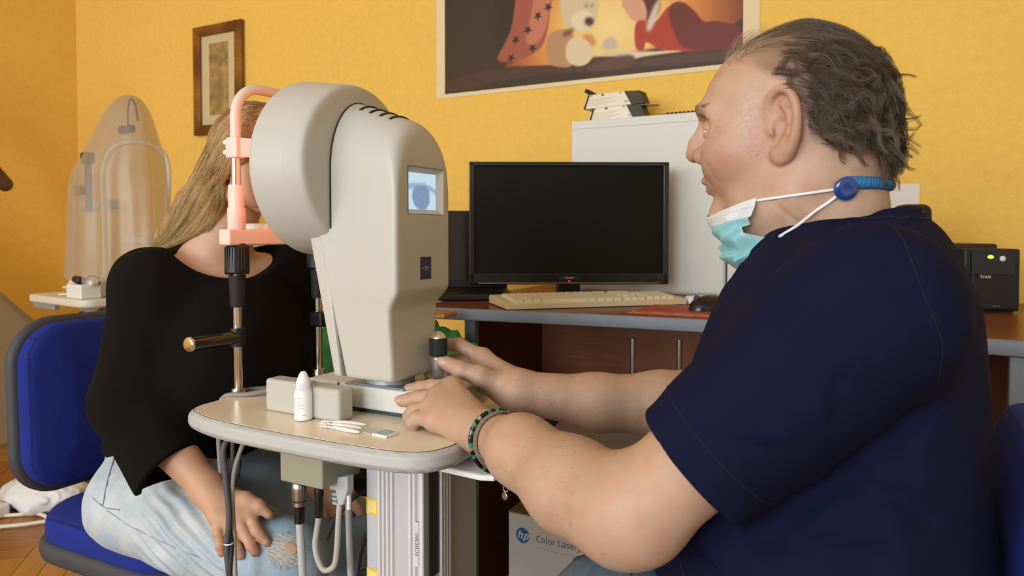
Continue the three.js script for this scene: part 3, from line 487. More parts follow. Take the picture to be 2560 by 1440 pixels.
// ---------------------------------------------------------------- the topographer: sliding base, joystick, measuring head
const topo = thing('corneal_topographer', 'cream corneal topographer with a large round bowl, small live screen and sliding base', 'instrument', W(0, 0, 0));
{
  const g = topo;
  // base
  const baseTop = 0.727, plan = [[-0.795, -0.814], [-0.732, -0.814], [-0.727, -0.8115], [-0.55, -0.811], [-0.545, -0.816], [-0.545, -0.935], [-0.55, -0.94], [-0.795, -0.94]];
  part(g, 'base', slab(plan, 0.034, 0.004, 4).translate(0, 0.6935, 0), std('#d9d7cf', 0.42, { bumpMap: rep(grain, 30), bumpScale: 0.00006 }));
  part(g, 'base_skid', slab([[-0.76, -0.822], [-0.555, -0.822], [-0.555, -0.93], [-0.76, -0.93]], 0.0085).translate(0, TABLE, 0), std('#3f474f', 0.5));
  part(g, 'base_groove', rbox(0.004, 0.012, 0.003, 0.001, -0.7295, 0.7215, -0.8125), M.greyPlastic);
  part(g, 'swivel_plate', rbox(0.105, 0.003, 0.062, 0.0014, -0.662, baseTop + 0.0018, AXIS + 0.008), std('#8d979d', 0.35, { metalness: 0.4 }));
  part(g, 'swivel_plate_rim', rbox(0.108, 0.0012, 0.065, 0.0006, -0.662, baseTop + 0.0006, AXIS + 0.008), M.bracketGrey);
  part(g, 'swivel_post', cyl(0.036, 0.035, 0.016, -0.662, baseTop + 0.009, AXIS), std('#aab3b8', 0.35, { metalness: 0.3 }));
  // housing: upright body with an arched top that falls towards the examiner
  const sc = -0.6, yc = 1.040;
  const f = (x, y, z) => {
    const t = Math.abs(z - AXIS), low = sstep(0.872, 0.838, y), w = 0.0665 - (z > AXIS ? 0.001 : 0.014) * low - (z > AXIS ? 0.001 : 0.014) * sstep(0.84, 0.745, y);
    const rise = 0.067 + 0.40 * clamp(sc - x - 0.012, -0.02, 0.2) * 0.86, wide = w + 0.05 * Math.max(0, -0.69 - x);
    let d = t - wide; if (y > yc) { const q = Math.hypot(t / wide, (y - yc) / rise); d = (q - 1) * Math.min(wide, rise); }
    const front = x - (sc - 0.0135 * low + 0.004 * sstep(0.83, 0.755, y) - 0.004 * sstep(1.04, 1.11, y));
    const back = (y < 0.954 ? -0.748 + (0.949 - y) * 0.226 + 0.010 : -0.752) - x;
    let v = smax(d, front, lerp(0.008, 0.02, sstep(1.00, 1.07, y))); v = smax(v, 0.7415 - y, 0.008); v = smax(v, back, 0.004);
    // opening for the screen
    if (front > -0.02) v = smax(v, -Math.max(Math.abs(z + 0.855) - 0.0436, Math.abs(y - 1.0085) - 0.0329, -0.0105 - front), 0.0006);
    return v;
  };
  part(g, 'housing', meshField(f, [-0.76, 0.735, -0.945], [-0.588, 1.19, -0.755], 0.0022), M.cream);
  part(g, 'rear_cover', plate([[-0.7585, 0.9495], [-0.7300, 0.9535], [-0.6985, 0.7435], [-0.7117, 0.7435]], 0.134, 0.004).translate(0, 0, AXIS), M.cream);
  for (let i = 0; i < 4; i++) { // cooling slots across the sloping top
    const s = -0.694 + i * 0.018, n = 12, pts = []; for (let k = 0; k <= n; k++) { const a = lerp(-0.42, 0.36, k / n), w = 0.0665 + 0.05 * Math.max(0, -0.69 - s), rise = 0.067 + 0.344 * (sc - s - 0.012); pts.push(V3(s, yc + rise * Math.cos(a) + 0.0002, AXIS + w * Math.sin(-a))); }
    part(g, 'vent_slot', tube(pts, 0.0021, 24, 6), std('#2a2016', 0.9));
  }
  // drum with the ringed bowl that lights the eye
  const drum = lathe([[0.0, -0.716], [0.105, -0.716], [0.1135, -0.7165], [0.1178, -0.718], [0.1205, -0.7205], [0.1222, -0.7245], [0.1232, -0.729], [0.1239, -0.7335], [0.1248, -0.740], [0.1262, -0.749], [0.130, -0.775], [0.1335, -0.800], [0.1336, -0.8035], [0.1315, -0.8065], [0.128, -0.807], [0.122, -0.803]], 96);
  const axial = (q) => q.rotateZ(-Math.PI / 2).translate(0, 1.048, AXIS); // lathe axis y -> x
  part(g, 'drum', axial(drum), M.cream);
  part(g, 'ring_light_bowl', axial(lathe([[0.0, -0.745], [0.03, -0.748], [0.07, -0.765], [0.105, -0.788], [0.1225, -0.8028]], 64)), std('#401008', 0.5, { emissive: '#ff4a1c', emissiveIntensity: 1.6 }));
  for (let i = 0; i < 6; i++) part(g, 'dark_ring', axial(new THREE.TorusGeometry(0.03 + i * 0.016, 0.002, 8, 64).rotateX(Math.PI / 2).translate(0, -0.748 - 0.0006 - Math.max(0, (i * 0.016 - 0.0)) * (0.30 + i * 0.055) , 0)), M.blackMatte);
  part(g, 'camera_port', axial(cyl(0.014, 0.016, 0.03, 0, -0.757, 0, 32)), M.blackMatte);
  const ring = new THREE.RectAreaLight(new THREE.Color(1.0, 0.46, 0.26), 1.3, 0.2, 0.2);
  ring.position.copy(W(-0.812, 1.048, AXIS)); ring.lookAt(W(-2, 1.048, AXIS)); ring.castShadow = true; scene.add(ring);
  // screen with the live eye, seen by the examiner
  const eyeTex = dataTex(256, (u, v) => {
    const wob = 0.05 * noise(u * 4, v * 4, 1), d = Math.hypot((u - 0.50) * 1.0, (v - 0.36) * 0.85) + wob, lid = sstep(0.12, 0.02, Math.abs(v - 0.66 + 0.5 * (u - 0.45) ** 2) + wob) * 0.75, iris = sstep(0.34, 0.26, d) * (v < 0.66 ? 1 : 0.4);
    const k = clamp(1 - 0.62 * Math.max(iris, lid * 0.9) + 0.08 * noise(u * 9, v * 9, 3), 0, 1), pup = Math.hypot(u - 0.47, v - 0.45) < 0.03 ? 0.1 : 0;
    return [lerp(0.30, 0.80, k) + pup, lerp(0.42, 0.93, k) - pup, lerp(0.66, 0.98, k) - pup];
  });
  eyeTex.wrapS = eyeTex.wrapT = THREE.ClampToEdgeWrapping;
  part(g, 'screen', new THREE.PlaneGeometry(0.074, 0.054).rotateY(Math.PI / 2).translate(sc - 0.0092, 1.0085, -0.855), std('#000000', 0.2, { emissive: '#ffffff', emissiveMap: eyeTex, emissiveIntensity: 0.85 }), 'small screen showing a bluish eye');
  { // bevelled frame round the screen
    const o = [0.0434, 0.0327, 0.0002], n = [0.0362, 0.0262, -0.009], c = (r, sy, sz) => [sc + r[2], 1.0085 + sy * r[1], -0.855 + sz * r[0]], bp = [];
    const quad = (a, b, d, e) => bp.push(...a, ...b, ...d, ...a, ...d, ...e);
    for (const [y0, z0, y1, z1] of [[1, 1, 1, -1], [1, -1, -1, -1], [-1, -1, -1, 1], [-1, 1, 1, 1]]) quad(c(o, y0, z0), c(n, y0, z0), c(n, y1, z1), c(o, y1, z1));
    const fg = new THREE.BufferGeometry(); fg.setAttribute('position', new THREE.Float32BufferAttribute(bp, 3)); fg.computeVertexNormals(); part(g, 'screen_frame', fg, std('#d4cfc4', 0.45, { side: THREE.DoubleSide }));
    // dark joint where the housing meets the drum
    const jp = [], s = -0.7148, w = 0.0665 + 0.05 * 0.0248, rise = 0.067 + 0.344 * (sc - s - 0.012); jp.push(V3(s, 0.955, AXIS + w)); for (let i = 0; i <= 24; i++) { const a = Math.PI / 2 - Math.PI * i / 24; jp.push(V3(s, yc + rise * Math.cos(a), AXIS + w * Math.sin(a))); } jp.push(V3(s, 0.955, AXIS - w));
    part(g, 'joint_seam', tube(jp, 0.0013, 90, 6), std('#3a352c', 0.9));
  }
  const badge = textTex('CSO', '#1d2350', '#c9cfe6', 96, 116, 'italic 26px serif');
  { const c = badge.image, x = c.getContext('2d'); x.fillStyle = '#aeb6dc'; for (let i = 0; i < 12; i++) { const a = i * Math.PI / 6; x.fillRect(48 + 36 * Math.cos(a) - 2, 58 + 36 * Math.sin(a) - 2, 4, 4); } badge.needsUpdate = true; }
  part(g, 'maker_badge', new THREE.PlaneGeometry(0.0265, 0.0265 * 1.21).rotateY(Math.PI / 2).translate(sc + 0.0006, 0.8985, -0.852), std('#ffffff', 0.4, { map: badge }), 'small dark blue badge');
  // joystick on the base
  const JP = [-0.592, -0.872], JS = 0.84;
  part(g, 'joystick_boot', lathe([[0.0, 0], [0.014, 0], [0.0135, 0.004], [0.009, 0.008], [0.0075, 0.014], [0, 0.014]], 32).scale(JS, JS, JS).translate(JP[0], baseTop, JP[1]), M.darkGrey);
  const js = part(g, 'joystick', lathe([[0.0, 0.012], [0.0088, 0.012], [0.0115, 0.030], [0.0132, 0.045], [0.0132, 0.052], [0, 0.052]], 40).scale(JS, JS, JS).translate(JP[0], baseTop, JP[1]), std('#b4b0aa', 0.4, { metalness: 0.7 }), 'silver joystick shaft');
  const gr = []; for (let i = 0; i < 60; i++) { const a = i * Math.PI / 30; gr.push(rbox(0.0011, 0.0285, 0.0009, 0.0004, 0.0152, 0.0665, 0, 1).rotateY(a)); }
  part(js, 'grip', merge([lathe([[0, 0.0515], [0.0148, 0.0515], [0.0152, 0.053], [0.0152, 0.080], [0.0146, 0.0815], [0, 0.0815]], 48), ...gr].map((q) => q.index ? q.toNonIndexed() : q)).scale(JS, JS, JS).translate(JP[0], baseTop, JP[1]), std('#232326', 0.6), 'black ribbed joystick grip');
  part(js, 'button', lathe([[0.0138, 0.0815], [0.0136, 0.0835], [0.0105, 0.089], [0.0062, 0.091], [0.006, 0.0922], [0.0052, 0.0926], [0, 0.0926]], 40).scale(JS, JS, JS).translate(JP[0], baseTop, JP[1]), std('#d8cbb0', 0.3, { metalness: 0.8 }), 'domed metal button');
  part(g, 'base_cable', tube([V3(-0.775, 0.712, -0.935), V3(-0.775, 0.80, -0.945), V3(-0.768, 0.90, -0.94), V3(-0.75, 0.98, -0.92)], 0.0055, 24, 8), std('#8f9296', 0.5));
}
// ---------------------------------------------------------------- chin rest
{
  const S0 = -0.946, A = -0.816, B = -1.0, g = thing('chin_rest', 'chin and forehead rest with two chrome poles at the woman’s end of the table', 'chin rest', W(S0, 0, 0));
  const ivory = std('#ddd3c8', 0.42);
  const pole = (t) => {
    const p = part(g, 'pole', cyl(0.0075, 0.0075, 0.42, 0, TABLE + 0.21, t, 32), M.chrome, 'chrome pole');
    part(p, 'pole_foot', cyl(0.012, 0.011, 0.010, 0, TABLE + 0.005, t), M.steel);
    const knob = []; for (let i = 0; i < 22; i++) { const a = i * Math.PI / 11; knob.push(rbox(0.0026, 0.042, 0.0028, 0.001, 0.0178, 0.905, 0, 1).rotateY(a).translate(0, 0, 0)); }
    part(g, 'height_knob', merge([lathe([[0.0, 0.882], [0.0185, 0.882], [0.0190, 0.886], [0.0172, 0.925], [0.0150, 0.932], [0.0, 0.933]], 40), ...knob].map((q) => q.clone())).translate(0, 0, t), M.blackPlastic, 'black ribbed height knob');
    part(g, 'sleeve', cyl(0.0112, 0.0135, 0.052, 0, 0.8545, t, 32), M.blackMatte);
    part(g, 'lower_tube', lathe([[0, 0.948], [0.0142, 0.948], [0.0142, 0.988], [0.0125, 0.990], [0.0125, 1.026], [0.0, 1.027]], 36).translate(0, 0, t), ivory);
    part(g, 'upper_clamp', rbox(0.026, 0.034, 0.022, 0.004, 0, 1.0855, t), ivory);
  };
  pole(A); pole(B);
  // arch tube
  const arch = []; const r = 0.05; arch.push(V3(0, 1.075, A), V3(0, 1.11, A), V3(0, 1.135, A)); for (let i = 1; i <= 6; i++) { const a = i / 6 * Math.PI / 2; arch.push(V3(0, 1.137 + r * Math.sin(a), A - r + r * Math.cos(a))); }
  const back = arch.slice().reverse().map((p) => V3(0, p.y, A + B - p.z));
  part(g, 'arch_tube', tube([...arch, ...back], 0.0085, 80, 14), ivory, 'white bent arch tube');
  part(g, 'chin_bar', rbox(0.026, 0.026, 0.235, 0.004, 0.002, 0.9415, (A + B) / 2 + 0.002), ivory);
  part(g, 'chin_cup', rbox(0.055, 0.016, 0.075, 0.006, -0.02, 0.957, (A + B) / 2), ivory);
  part(g, 'forehead_band', plate([[-(A - B) / 2 - 0.006, 0.008], [-0.05, 0.034], [0.05, 0.034], [(A - B) / 2 + 0.006, 0.008], [(A - B) / 2 + 0.006, 0.011], [0.05, 0.038], [-0.05, 0.038], [-(A - B) / 2 - 0.006, 0.011]], 0.03).rotateX(-Math.PI / 2).rotateY(Math.PI / 2).scale(-1, 1, 1).rotateY(Math.PI).scale(-1, 1, 1).translate(0, 1.086, (A + B) / 2), std('#efe4dc', 0.6));
  for (const y of [1.078, 1.094]) part(g, 'screw', new THREE.SphereGeometry(0.0042, 12, 8).translate(-0.012, y, A + 0.010), M.whitePlastic);
  // grip bar with black handle
  const bar = part(g, 'grip_bar', cyl(0.0108, 0.0108, 0.084, 0, 0, 0, 28), phys('#0d0c0b', 0.18, { clearcoat: 0.6, clearcoatRoughness: 0.1 }), 'black grip bar'); bar.rotation.x = Math.PI / 2; bar.position.set(0, 0.7795, A + 0.046);
  part(bar, 'end_cap', lathe([[0, 0.042], [0.0116, 0.042], [0.0122, 0.044], [0.0118, 0.047], [0.009, 0.0485], [0, 0.0485]], 28), M.chrome);
  part(g, 'bar_collar', cyl(0.0125, 0.0125, 0.03, 0, 0.7795, A, 24), M.blackPlastic); part(g, 'bar_collar', rbox(0.03, 0.028, 0.03, 0.004, 0.006, 0.79, B), M.blackPlastic);
}
// ---------------------------------------------------------------- small things on the table
{
  const g = thing('cable_housing', 'small cream plastic block on the table behind the eye drop bottle', 'block', W(-0.75, TABLE, -0.772), -TURN - 0.02);
  part(g, 'left_half', rbox(0.078, 0.048, 0.03, 0.005, -0.034, 0.0242, 0), M.cream); part(g, 'right_half', rbox(0.066, 0.046, 0.031, 0.006, 0.041, 0.0232, 0.0015), M.cream); part(g, 'joint', rbox(0.004, 0.044, 0.028, 0.001, 0.0065, 0.0225, 0), std('#b59c62', 0.5));
}
{
  const g = thing('eye_drop_bottle', 'small white eye drop bottle with pointed cap and printed label', 'bottle', W(-0.735, TABLE, -0.7465));
  const white = phys('#f6f5f3', 0.3, { clearcoat: 0.2 });
  part(g, 'bottle_body', lathe([[0, 0.0008], [0.0108, 0.0008], [0.0122, 0.002], [0.0125, 0.004], [0.0125, 0.0375], [0.0122, 0.0395], [0.0113, 0.0405], [0.0111, 0.0455], [0, 0.0455]], 48), white);
  part(g, 'cap', lathe([[0, 0.0445], [0.0094, 0.0445], [0.0094, 0.0545], [0.0090, 0.0565], [0.0062, 0.0635], [0.0046, 0.0665], [0.0042, 0.0675], [0.0030, 0.0685], [0, 0.0687]], 40), white);
  const rib = []; for (let i = 0; i < 36; i++) rib.push(rbox(0.0007, 0.0085, 0.0006, 0.0002, 0.0094, 0.0497, 0, 1).rotateY(i * Math.PI / 18)); part(g, 'cap_ribs', merge(rib), white);
  const c = document.createElement('canvas'); c.width = 512; c.height = 512; const x = c.getContext('2d'); x.fillStyle = '#f7f6f4'; x.fillRect(0, 0, 512, 512);
  x.fillStyle = '#3a4370'; x.font = '23px sans-serif'; const lines = ['Soluzione oftalmica sterile', 'umettante e lubrificante per', 'uso oculare. Istruzioni per', 'l’uso: instillare 1-2 gocce', 'nel sacco congiuntivale dopo', 'aver lavato le mani. Non usare', 'oltre 30 giorni dalla prima', 'apertura. Tenere lontano dalla', 'portata dei bambini. 10 ml', 'Agitare prima dell’uso']; lines.forEach((l, i) => x.fillText(l, 40, 70 + i * 30));
  x.fillStyle = '#1d1d22'; x.font = 'bold 62px serif'; x.fillText('C E', 44, 432); x.font = '24px sans-serif'; x.fillText('0477', 170, 430); x.fillRect(330, 434, 90, 6); x.font = 'bold 30px sans-serif'; x.fillText('10', 380, 424); x.font = '18px sans-serif'; x.fillText('STERILE   R   10 ml', 60, 476);
  const t = new THREE.CanvasTexture(c); t.colorSpace = THREE.SRGBColorSpace;
  part(g, 'label', new THREE.CylinderGeometry(0.01265, 0.01265, 0.033, 40, 1, true, -1.25, 2.5).translate(0, 0.0205, 0), std('#ffffff', 0.4, { map: t })).rotation.y = 0.30;
}
{ // single dose strips and the packet
  const vial = () => {
    const v = thing('single_dose_vial', '', 'vial', W(0, TABLE, 0)); const wm = std('#f5f1ea', 0.35);
    part(v, 'tab', rbox(0.014, 0.0018, 0.008, 0.0008, -0.030, 0.002, 0), wm); part(v, 'neck', rbox(0.012, 0.002, 0.004, 0.001, -0.018, 0.0022, 0), wm);
    part(v, 'body', new THREE.SphereGeometry(1, 24, 14).scale(0.026, 0.0028, 0.0046).translate(0.008, 0.003, 0), wm); return v;
  };
  const a = vial(), list = [[-0.6500, -0.7285, 'nearest of the three white vials, in front of the other two'], [-0.6600, -0.7415, 'middle one of the three white vials lying side by side'], [-0.6660, -0.7545, 'farthest of the three white vials, close to the cream block']];
  list.forEach(([s, t, l], i) => { const v = i ? a.clone() : a; if (i) { v.name = numbered('single_dose_vial'); scene.add(v); } v.position.copy(W(s, TABLE, t)); v.rotation.y = -TURN + 0.1 * (i - 0.6); v.userData = { label: l, category: 'vial', group: 'white single dose vials on the table' }; });
  const s = thing('sachet', 'clear plastic sachet with blue printed end lying beside the vials', 'sachet', W(-0.598, TABLE, -0.742), -TURN - 0.08);
  part(s, 'film', rbox(0.052, 0.0022, 0.024, 0.0009, -0.028, 0.0012, 0), phys('#f4efe6', 0.35, { transmission: 0.55, thickness: 0 }));
  const pt = dataTex(64, (u, v) => (Math.abs((v * 3) % 1 - 0.5) < 0.32 && noise(u * 30, Math.floor(v * 3) * 5, 1) > -0.35 ? [0.48, 0.62, 0.68] : [0.86, 0.90, 0.90]));
  part(s, 'printed_end', rbox(0.026, 0.003, 0.025, 0.0008, 0.012, 0.0016, 0), M.whitePlastic); part(s, 'print', new THREE.PlaneGeometry(0.021, 0.019).rotateX(-Math.PI / 2).translate(0.0105, 0.0033, -0.001), std('#ffffff', 0.5, { map: pt }));
}
// ---------------------------------------------------------------- cables
{
  const cab = (pts, r, mat, label, n = 60) => solo('cable', tube(pts, r, n, 8), mat, label, 'cable', null, V3(0, 0, 0), 0);
  cab([W(-0.79, TABLE + 0.012, -0.935), W(-0.84, TABLE + 0.02, -0.90), W(-0.885, TABLE + 0.010, -0.845), W(-0.915, TABLE + 0.004, -0.81), W(-0.9535, TABLE - 0.002, -0.792), W(-0.962, TABLE - 0.05, -0.79), W(-0.95, TABLE - 0.3, -0.80)], 0.0042, M.cable, 'grey cable crossing the table top to its left edge');
  cab([W(-0.80, TABLE + 0.006, -0.95), W(-0.86, TABLE + 0.006, -0.915), W(-0.92, TABLE + 0.005, -0.86), W(-0.958, TABLE - 0.004, -0.83), W(-0.966, TABLE - 0.1, -0.82), W(-0.955, TABLE - 0.3, -0.83)], 0.0036, std('#6d675e', 0.55), 'second thinner grey cable lying behind the first on the table');
  const L = (dx, y, dz) => W(-0.848 + dx, y, -0.708 + dz);
  cab([L(-0.0, 0.69 - 0.03, -0.025), L(-0.002, 0.645, 0), L(0.0, 0.60, 0.001), L(0.005, 0.54, 0.0), L(0.002, 0.50, 0.002), L(0.006, 0.44, 0), L(0.02, 0.36, 0), L(0.03, 0.2, 0.0)], 0.0042, M.greyPlastic, 'mid grey cable hanging down in front of the woman’s hand', 80);
  cab([L(0.006, 0.66, -0.03), L(-0.006, 0.645, -0.004), L(-0.008, 0.60, -0.006), L(-0.001, 0.54, -0.006), L(0.005, 0.50, -0.004), L(0.010, 0.44, 0.004), L(0.014, 0.36, 0), L(0.03, 0.2, -0.01)], 0.0036, M.cableDark, 'black cable twisted beside the grey one hanging from the table', 80);
  cab([L(0.008, 0.66, -0.034), L(0.004, 0.60, -0.010), L(0.006, 0.50, -0.008), L(0.018, 0.44, 0), L(0.03, 0.36, -0.004), L(0.04, 0.2, -0.01)], 0.0036, std('#a39c90', 0.5), 'beige cable running behind the black hanging cable', 80);
  solo('cable_tie', new THREE.TorusGeometry(0.0062, 0.0012, 8, 20).rotateX(Math.PI / 2), M.whitePlastic, 'small white tie binding the hanging cables', 'cable tie', null, L(0.003, 0.502, -0.001));
  // connectors under the box
  const c1 = thing('connector', 'silver round connector with black boot plugged under the olive box', 'connector', W(-0.748, 0.597, -0.75));
  part(c1, 'shell', lathe([[0, 0], [0.0105, 0], [0.0105, -0.012], [0.0100, -0.013], [0.0098, -0.027], [0.0078, -0.030], [0, -0.030]], 32), M.steel); part(c1, 'clamp_ring', cyl(0.0092, 0.0092, 0.006, 0, -0.033, 0), M.chrome); part(c1, 'boot', cyl(0.0072, 0.0076, 0.026, 0, -0.048, 0), M.blackGloss);
  part(c1, 'lead', tube([V3(0, -0.058, 0), V3(0.003, -0.10, 0), V3(0.007, -0.16, 0), V3(0.012, -0.3, 0), V3(0.03, -0.5, 0)], 0.0055, 60, 10), std('#b9bcbe', 0.55));
  const c2 = thing('connector', 'slim black connector beside the silver one under the olive box', 'connector', W(-0.722, 0.597, -0.762));
  part(c2, 'boot', lathe([[0, 0], [0.0068, 0], [0.0066, -0.022], [0.0058, -0.024], [0.0056, -0.052], [0, -0.054]], 24), M.blackPlastic); part(c2, 'lead', tube([V3(0, -0.05, 0), V3(-0.005, -0.075, 0), V3(-0.006, -0.092, 0.002), V3(0.0, -0.11, 0.004), V3(0.012, -0.125, 0.003), V3(0.026, -0.118, 0), V3(0.031, -0.09, -0.002), V3(0.032, -0.055, -0.004), V3(0.031, -0.03, -0.008)], 0.0042, 60, 8), std('#b6b2a9', 0.5));
  const c3 = thing('connector', 'pale grey flat multi-pin connector at the right end of the olive box', 'connector', W(-0.69, 0.600, -0.772));
  part(c3, 'hood', plate([[-0.016, 0.003], [0.018, 0.010], [0.018, -0.010], [0.009, -0.032], [0.0, -0.034], [-0.005, -0.014], [-0.016, -0.014]], 0.014, 0.002), std('#b7bcc0', 0.5)); part(c3, 'strain_relief', merge([0, 1, 2].map((i) => cyl(0.0062, 0.0062, 0.004, -0.008, -0.020 - i * 0.0062, 0.0))), std('#a9adb0', 0.5)); part(c3, 'screw', cyl(0.003, 0.003, 0.02, 0.016, -0.028, 0.002), M.whitePlastic);
  cab([W(-0.702, 0.60, -0.80), W(-0.70, 0.52, -0.80), W(-0.699, 0.44, -0.802), W(-0.69, 0.3, -0.80)], 0.0052, std('#adb0b2', 0.5), 'straight pale cable hanging behind the looped one');
  cab([W(-0.69, 0.57, -0.84), W(-0.71, 0.555, -0.82), W(-0.725, 0.53, -0.80), W(-0.735, 0.50, -0.79)], 0.004, M.darkGrey, 'dark grey cable curving between the connectors');
  cab([W(-0.66, 0.63, -0.80), W(-0.69, 0.612, -0.86), W(-0.70, 0.585, -0.87), W(-0.685, 0.566, -0.86), W(-0.655, 0.575, -0.85)], 0.0042, M.cableDark, 'short black cable bending down beside the column');
  cab([W(-0.672, 0.52, -0.83), W(-0.70, 0.49, -0.835), W(-0.714, 0.45, -0.835), W(-0.714, 0.40, -0.83), W(-0.70, 0.3, -0.82)], 0.0048, M.darkGrey, 'thick grey cable curving down left of the column');
  cab([W(-0.68, 0.452, -0.82), W(-0.70, 0.44, -0.825), W(-0.708, 0.41, -0.825), W(-0.70, 0.38, -0.82), W(-0.69, 0.3, -0.82)], 0.005, M.cableDark, 'black cable coil at the lower left of the column');
}
// ---------------------------------------------------------------- slit lamp under a plastic cover, in the back left corner
{
  const C0 = W(-2.419, 0, -1.428), turn = -TURN - 0.13, g = thing('slit_lamp_table', 'pale instrument table with grey column standing near the left back corner', 'table', C0, turn);
  // local x along the front edge, corner at the origin
  part(g, 'tabletop', slab(roundRect(0.46, 0.44, 0.05, 6, -0.225, -0.23).map((p) => [p[0], p[1]]), 0.028, 0.007).translate(0, 0.692, 0), std('#dcd7c8', 0.4));
  part(g, 'side_rail', rbox(0.17, 0.022, 0.02, 0.004, -0.32, 0.682, -0.03), M.bracketGrey);
  part(g, 'column', rbox(0.075, 0.62, 0.10, 0.006, -0.16, 0.37, -0.20), M.alu); part(g, 'column', rbox(0.06, 0.60, 0.06, 0.006, -0.07, 0.37, -0.26), M.aluRib);
  part(g, 'bracket', plate([[-0.10, 0], [0.05, 0], [0.05, -0.13], [-0.02, -0.13], [-0.09, -0.06]], 0.06, 0.004).translate(-0.10, 0.69, -0.12), M.bracketGrey);
  for (const [x, y] of [[-0.17, 0.655], [-0.13, 0.635], [-0.03, 0.672]]) part(g, 'black_knob', cyl(0.011, 0.011, 0.014).rotateX(Math.PI / 2).translate(x, y, -0.085), M.blackMatte);
  part(g, 'foot', rbox(0.4, 0.05, 0.36, 0.02, -0.16, 0.025, -0.22), M.darkGrey);
  const h = thing('slit_lamp', 'old slit lamp with arched head rest under a hazy plastic cover', 'slit lamp', W(-2.52, 0.72, -1.63), turn);
  const wp = std('#e4e1d8', 0.4);
  part(h, 'base', rbox(0.18, 0.06, 0.14, 0.01, -0.02, 0.03, 0.05), wp); part(h, 'lever', rbox(0.10, 0.02, 0.02, 0.008, 0.06, 0.055, 0.13), wp);
  part(h, 'handle', lathe([[0, 0], [0.013, 0], [0.016, 0.01], [0.013, 0.05], [0.010, 0.055], [0, 0.055]], 20).rotateZ(Math.PI / 2 - 0.1).translate(0.075, 0.062, 0.15), M.blackPlastic);
  part(h, 'head_rest_arch', tube([V3(0.045, 0.0, 0.06), V3(0.045, 0.25, 0.06), V3(0.045, 0.46, 0.06), V3(0.06, 0.52, 0.04), V3(0.10, 0.55, 0.0), V3(0.17, 0.54, -0.05), V3(0.20, 0.50, -0.08), V3(0.20, 0.2, -0.08), V3(0.20, 0.0, -0.08)], 0.009, 80, 10), wp);
  part(h, 'chin_support', rbox(0.14, 0.03, 0.05, 0.01, 0.13, 0.2, -0.02), wp);
  part(h, 'lamp_tower', cyl(0.011, 0.011, 0.2, 0.02, 0.40, 0.10), std('#3b3d42', 0.5)); part(h, 'lamp_head', rbox(0.045, 0.04, 0.035, 0.008, 0.015, 0.49, 0.10), std('#3b3d42', 0.5));
  part(h, 'microscope_arm', rbox(0.22, 0.035, 0.05, 0.01, -0.08, 0.33, 0.02), std('#cfcac0', 0.5)); part(h, 'eyepiece', cyl(0.016, 0.02, 0.06).rotateZ(Math.PI / 2).translate(-0.175, 0.385, 0.04), std('#4a4038', 0.5));
  part(h, 'fixation_lamp', rbox(0.08, 0.028, 0.03, 0.01, 0.13, 0.59, 0.02), std('#3a2c1c', 0.5)); part(h, 'lamp_arm', tube([V3(0.10, 0.60, 0.0), V3(0.10, 0.66, 0.0), V3(0.12, 0.70, 0.0), V3(0.15, 0.68, 0.0), V3(0.17, 0.62, 0.0)], 0.004, 30, 6), std('#5a4a34', 0.5));
  part(h, 'knob', new THREE.SphereGeometry(0.014, 16, 12).translate(0.18, 0.10, 0.0), wp);
  // cover: cross-sections up the height, with folds towards the hem
  const rows = [[0.06, -0.235, 0.22, 1], [0.15, -0.222, 0.225, 0.9], [0.28, -0.205, 0.22, 0.7], [0.395, -0.195, 0.215, 0.45], [0.43, -0.17, 0.21, 0.4], [0.50, -0.12, 0.205, 0.3], [0.56, -0.075, 0.195, 0.25], [0.62, -0.035, 0.18, 0.2], [0.66, -0.005, 0.165, 0.12], [0.69, 0.03, 0.145, 0.08], [0.708, 0.06, 0.12, 0.03], [0.713, 0.08, 0.10, 0.0]];
  const curveL = new THREE.CatmullRomCurve3(rows.map((r) => V3(r[1], r[0], r[3]))), curveR = new THREE.CatmullRomCurve3(rows.map((r) => V3(r[2], r[0], r[3])));
  const nv = 60, nu = 120, P = [], I = [], UV = [];
  for (let j = 0; j <= nv; j++) { const a = curveL.getPoint(j / nv), b = curveR.getPoint(j / nv), cx = (a.x + b.x) / 2, rx = (b.x - a.x) / 2, rz = Math.max(0.004, Math.min(rx * 0.75, 0.14)), fold = a.z;
    for (let i = 0; i <= nu; i++) { const q = i / nu * Math.PI * 2, k = 1 + fold * (0.055 * Math.sin(q * 9 + 0.6) + 0.04 * Math.sin(q * 14 + 2) + 0.03 * Math.sin(q * 5 + 1)); P.push(cx + rx * Math.cos(q) * k, a.y + 0.012 * fold * Math.sin(q * 9) * (j < 2 ? 1 : 0), rz * Math.sin(q) * k); UV.push(i / nu, j / nv); } }
  for (let j = 0; j < nv; j++) for (let i = 0; i < nu; i++) { const a = j * (nu + 1) + i; I.push(a, a + nu + 1, a + 1, a + 1, a + nu + 1, a + nu + 2); }
  const cg = new THREE.BufferGeometry(); cg.setAttribute('position', new THREE.Float32BufferAttribute(P, 3)); cg.setAttribute('uv', new THREE.Float32BufferAttribute(UV, 2)); cg.setIndex(I); cg.computeVertexNormals();
  solo('dust_cover', cg, phys('#e6dfd2', 0.42, { transmission: 0.8, thickness: 0, side: THREE.DoubleSide }), 'hazy translucent plastic dust cover draped over the slit lamp', 'cover', null, W(-2.49, 0.72, -1.62), turn);
  const r = thing('control_box', 'small white control box with tangled white leads beside the slit lamp base', 'box', W(-2.52, 0.72, -1.50), turn);
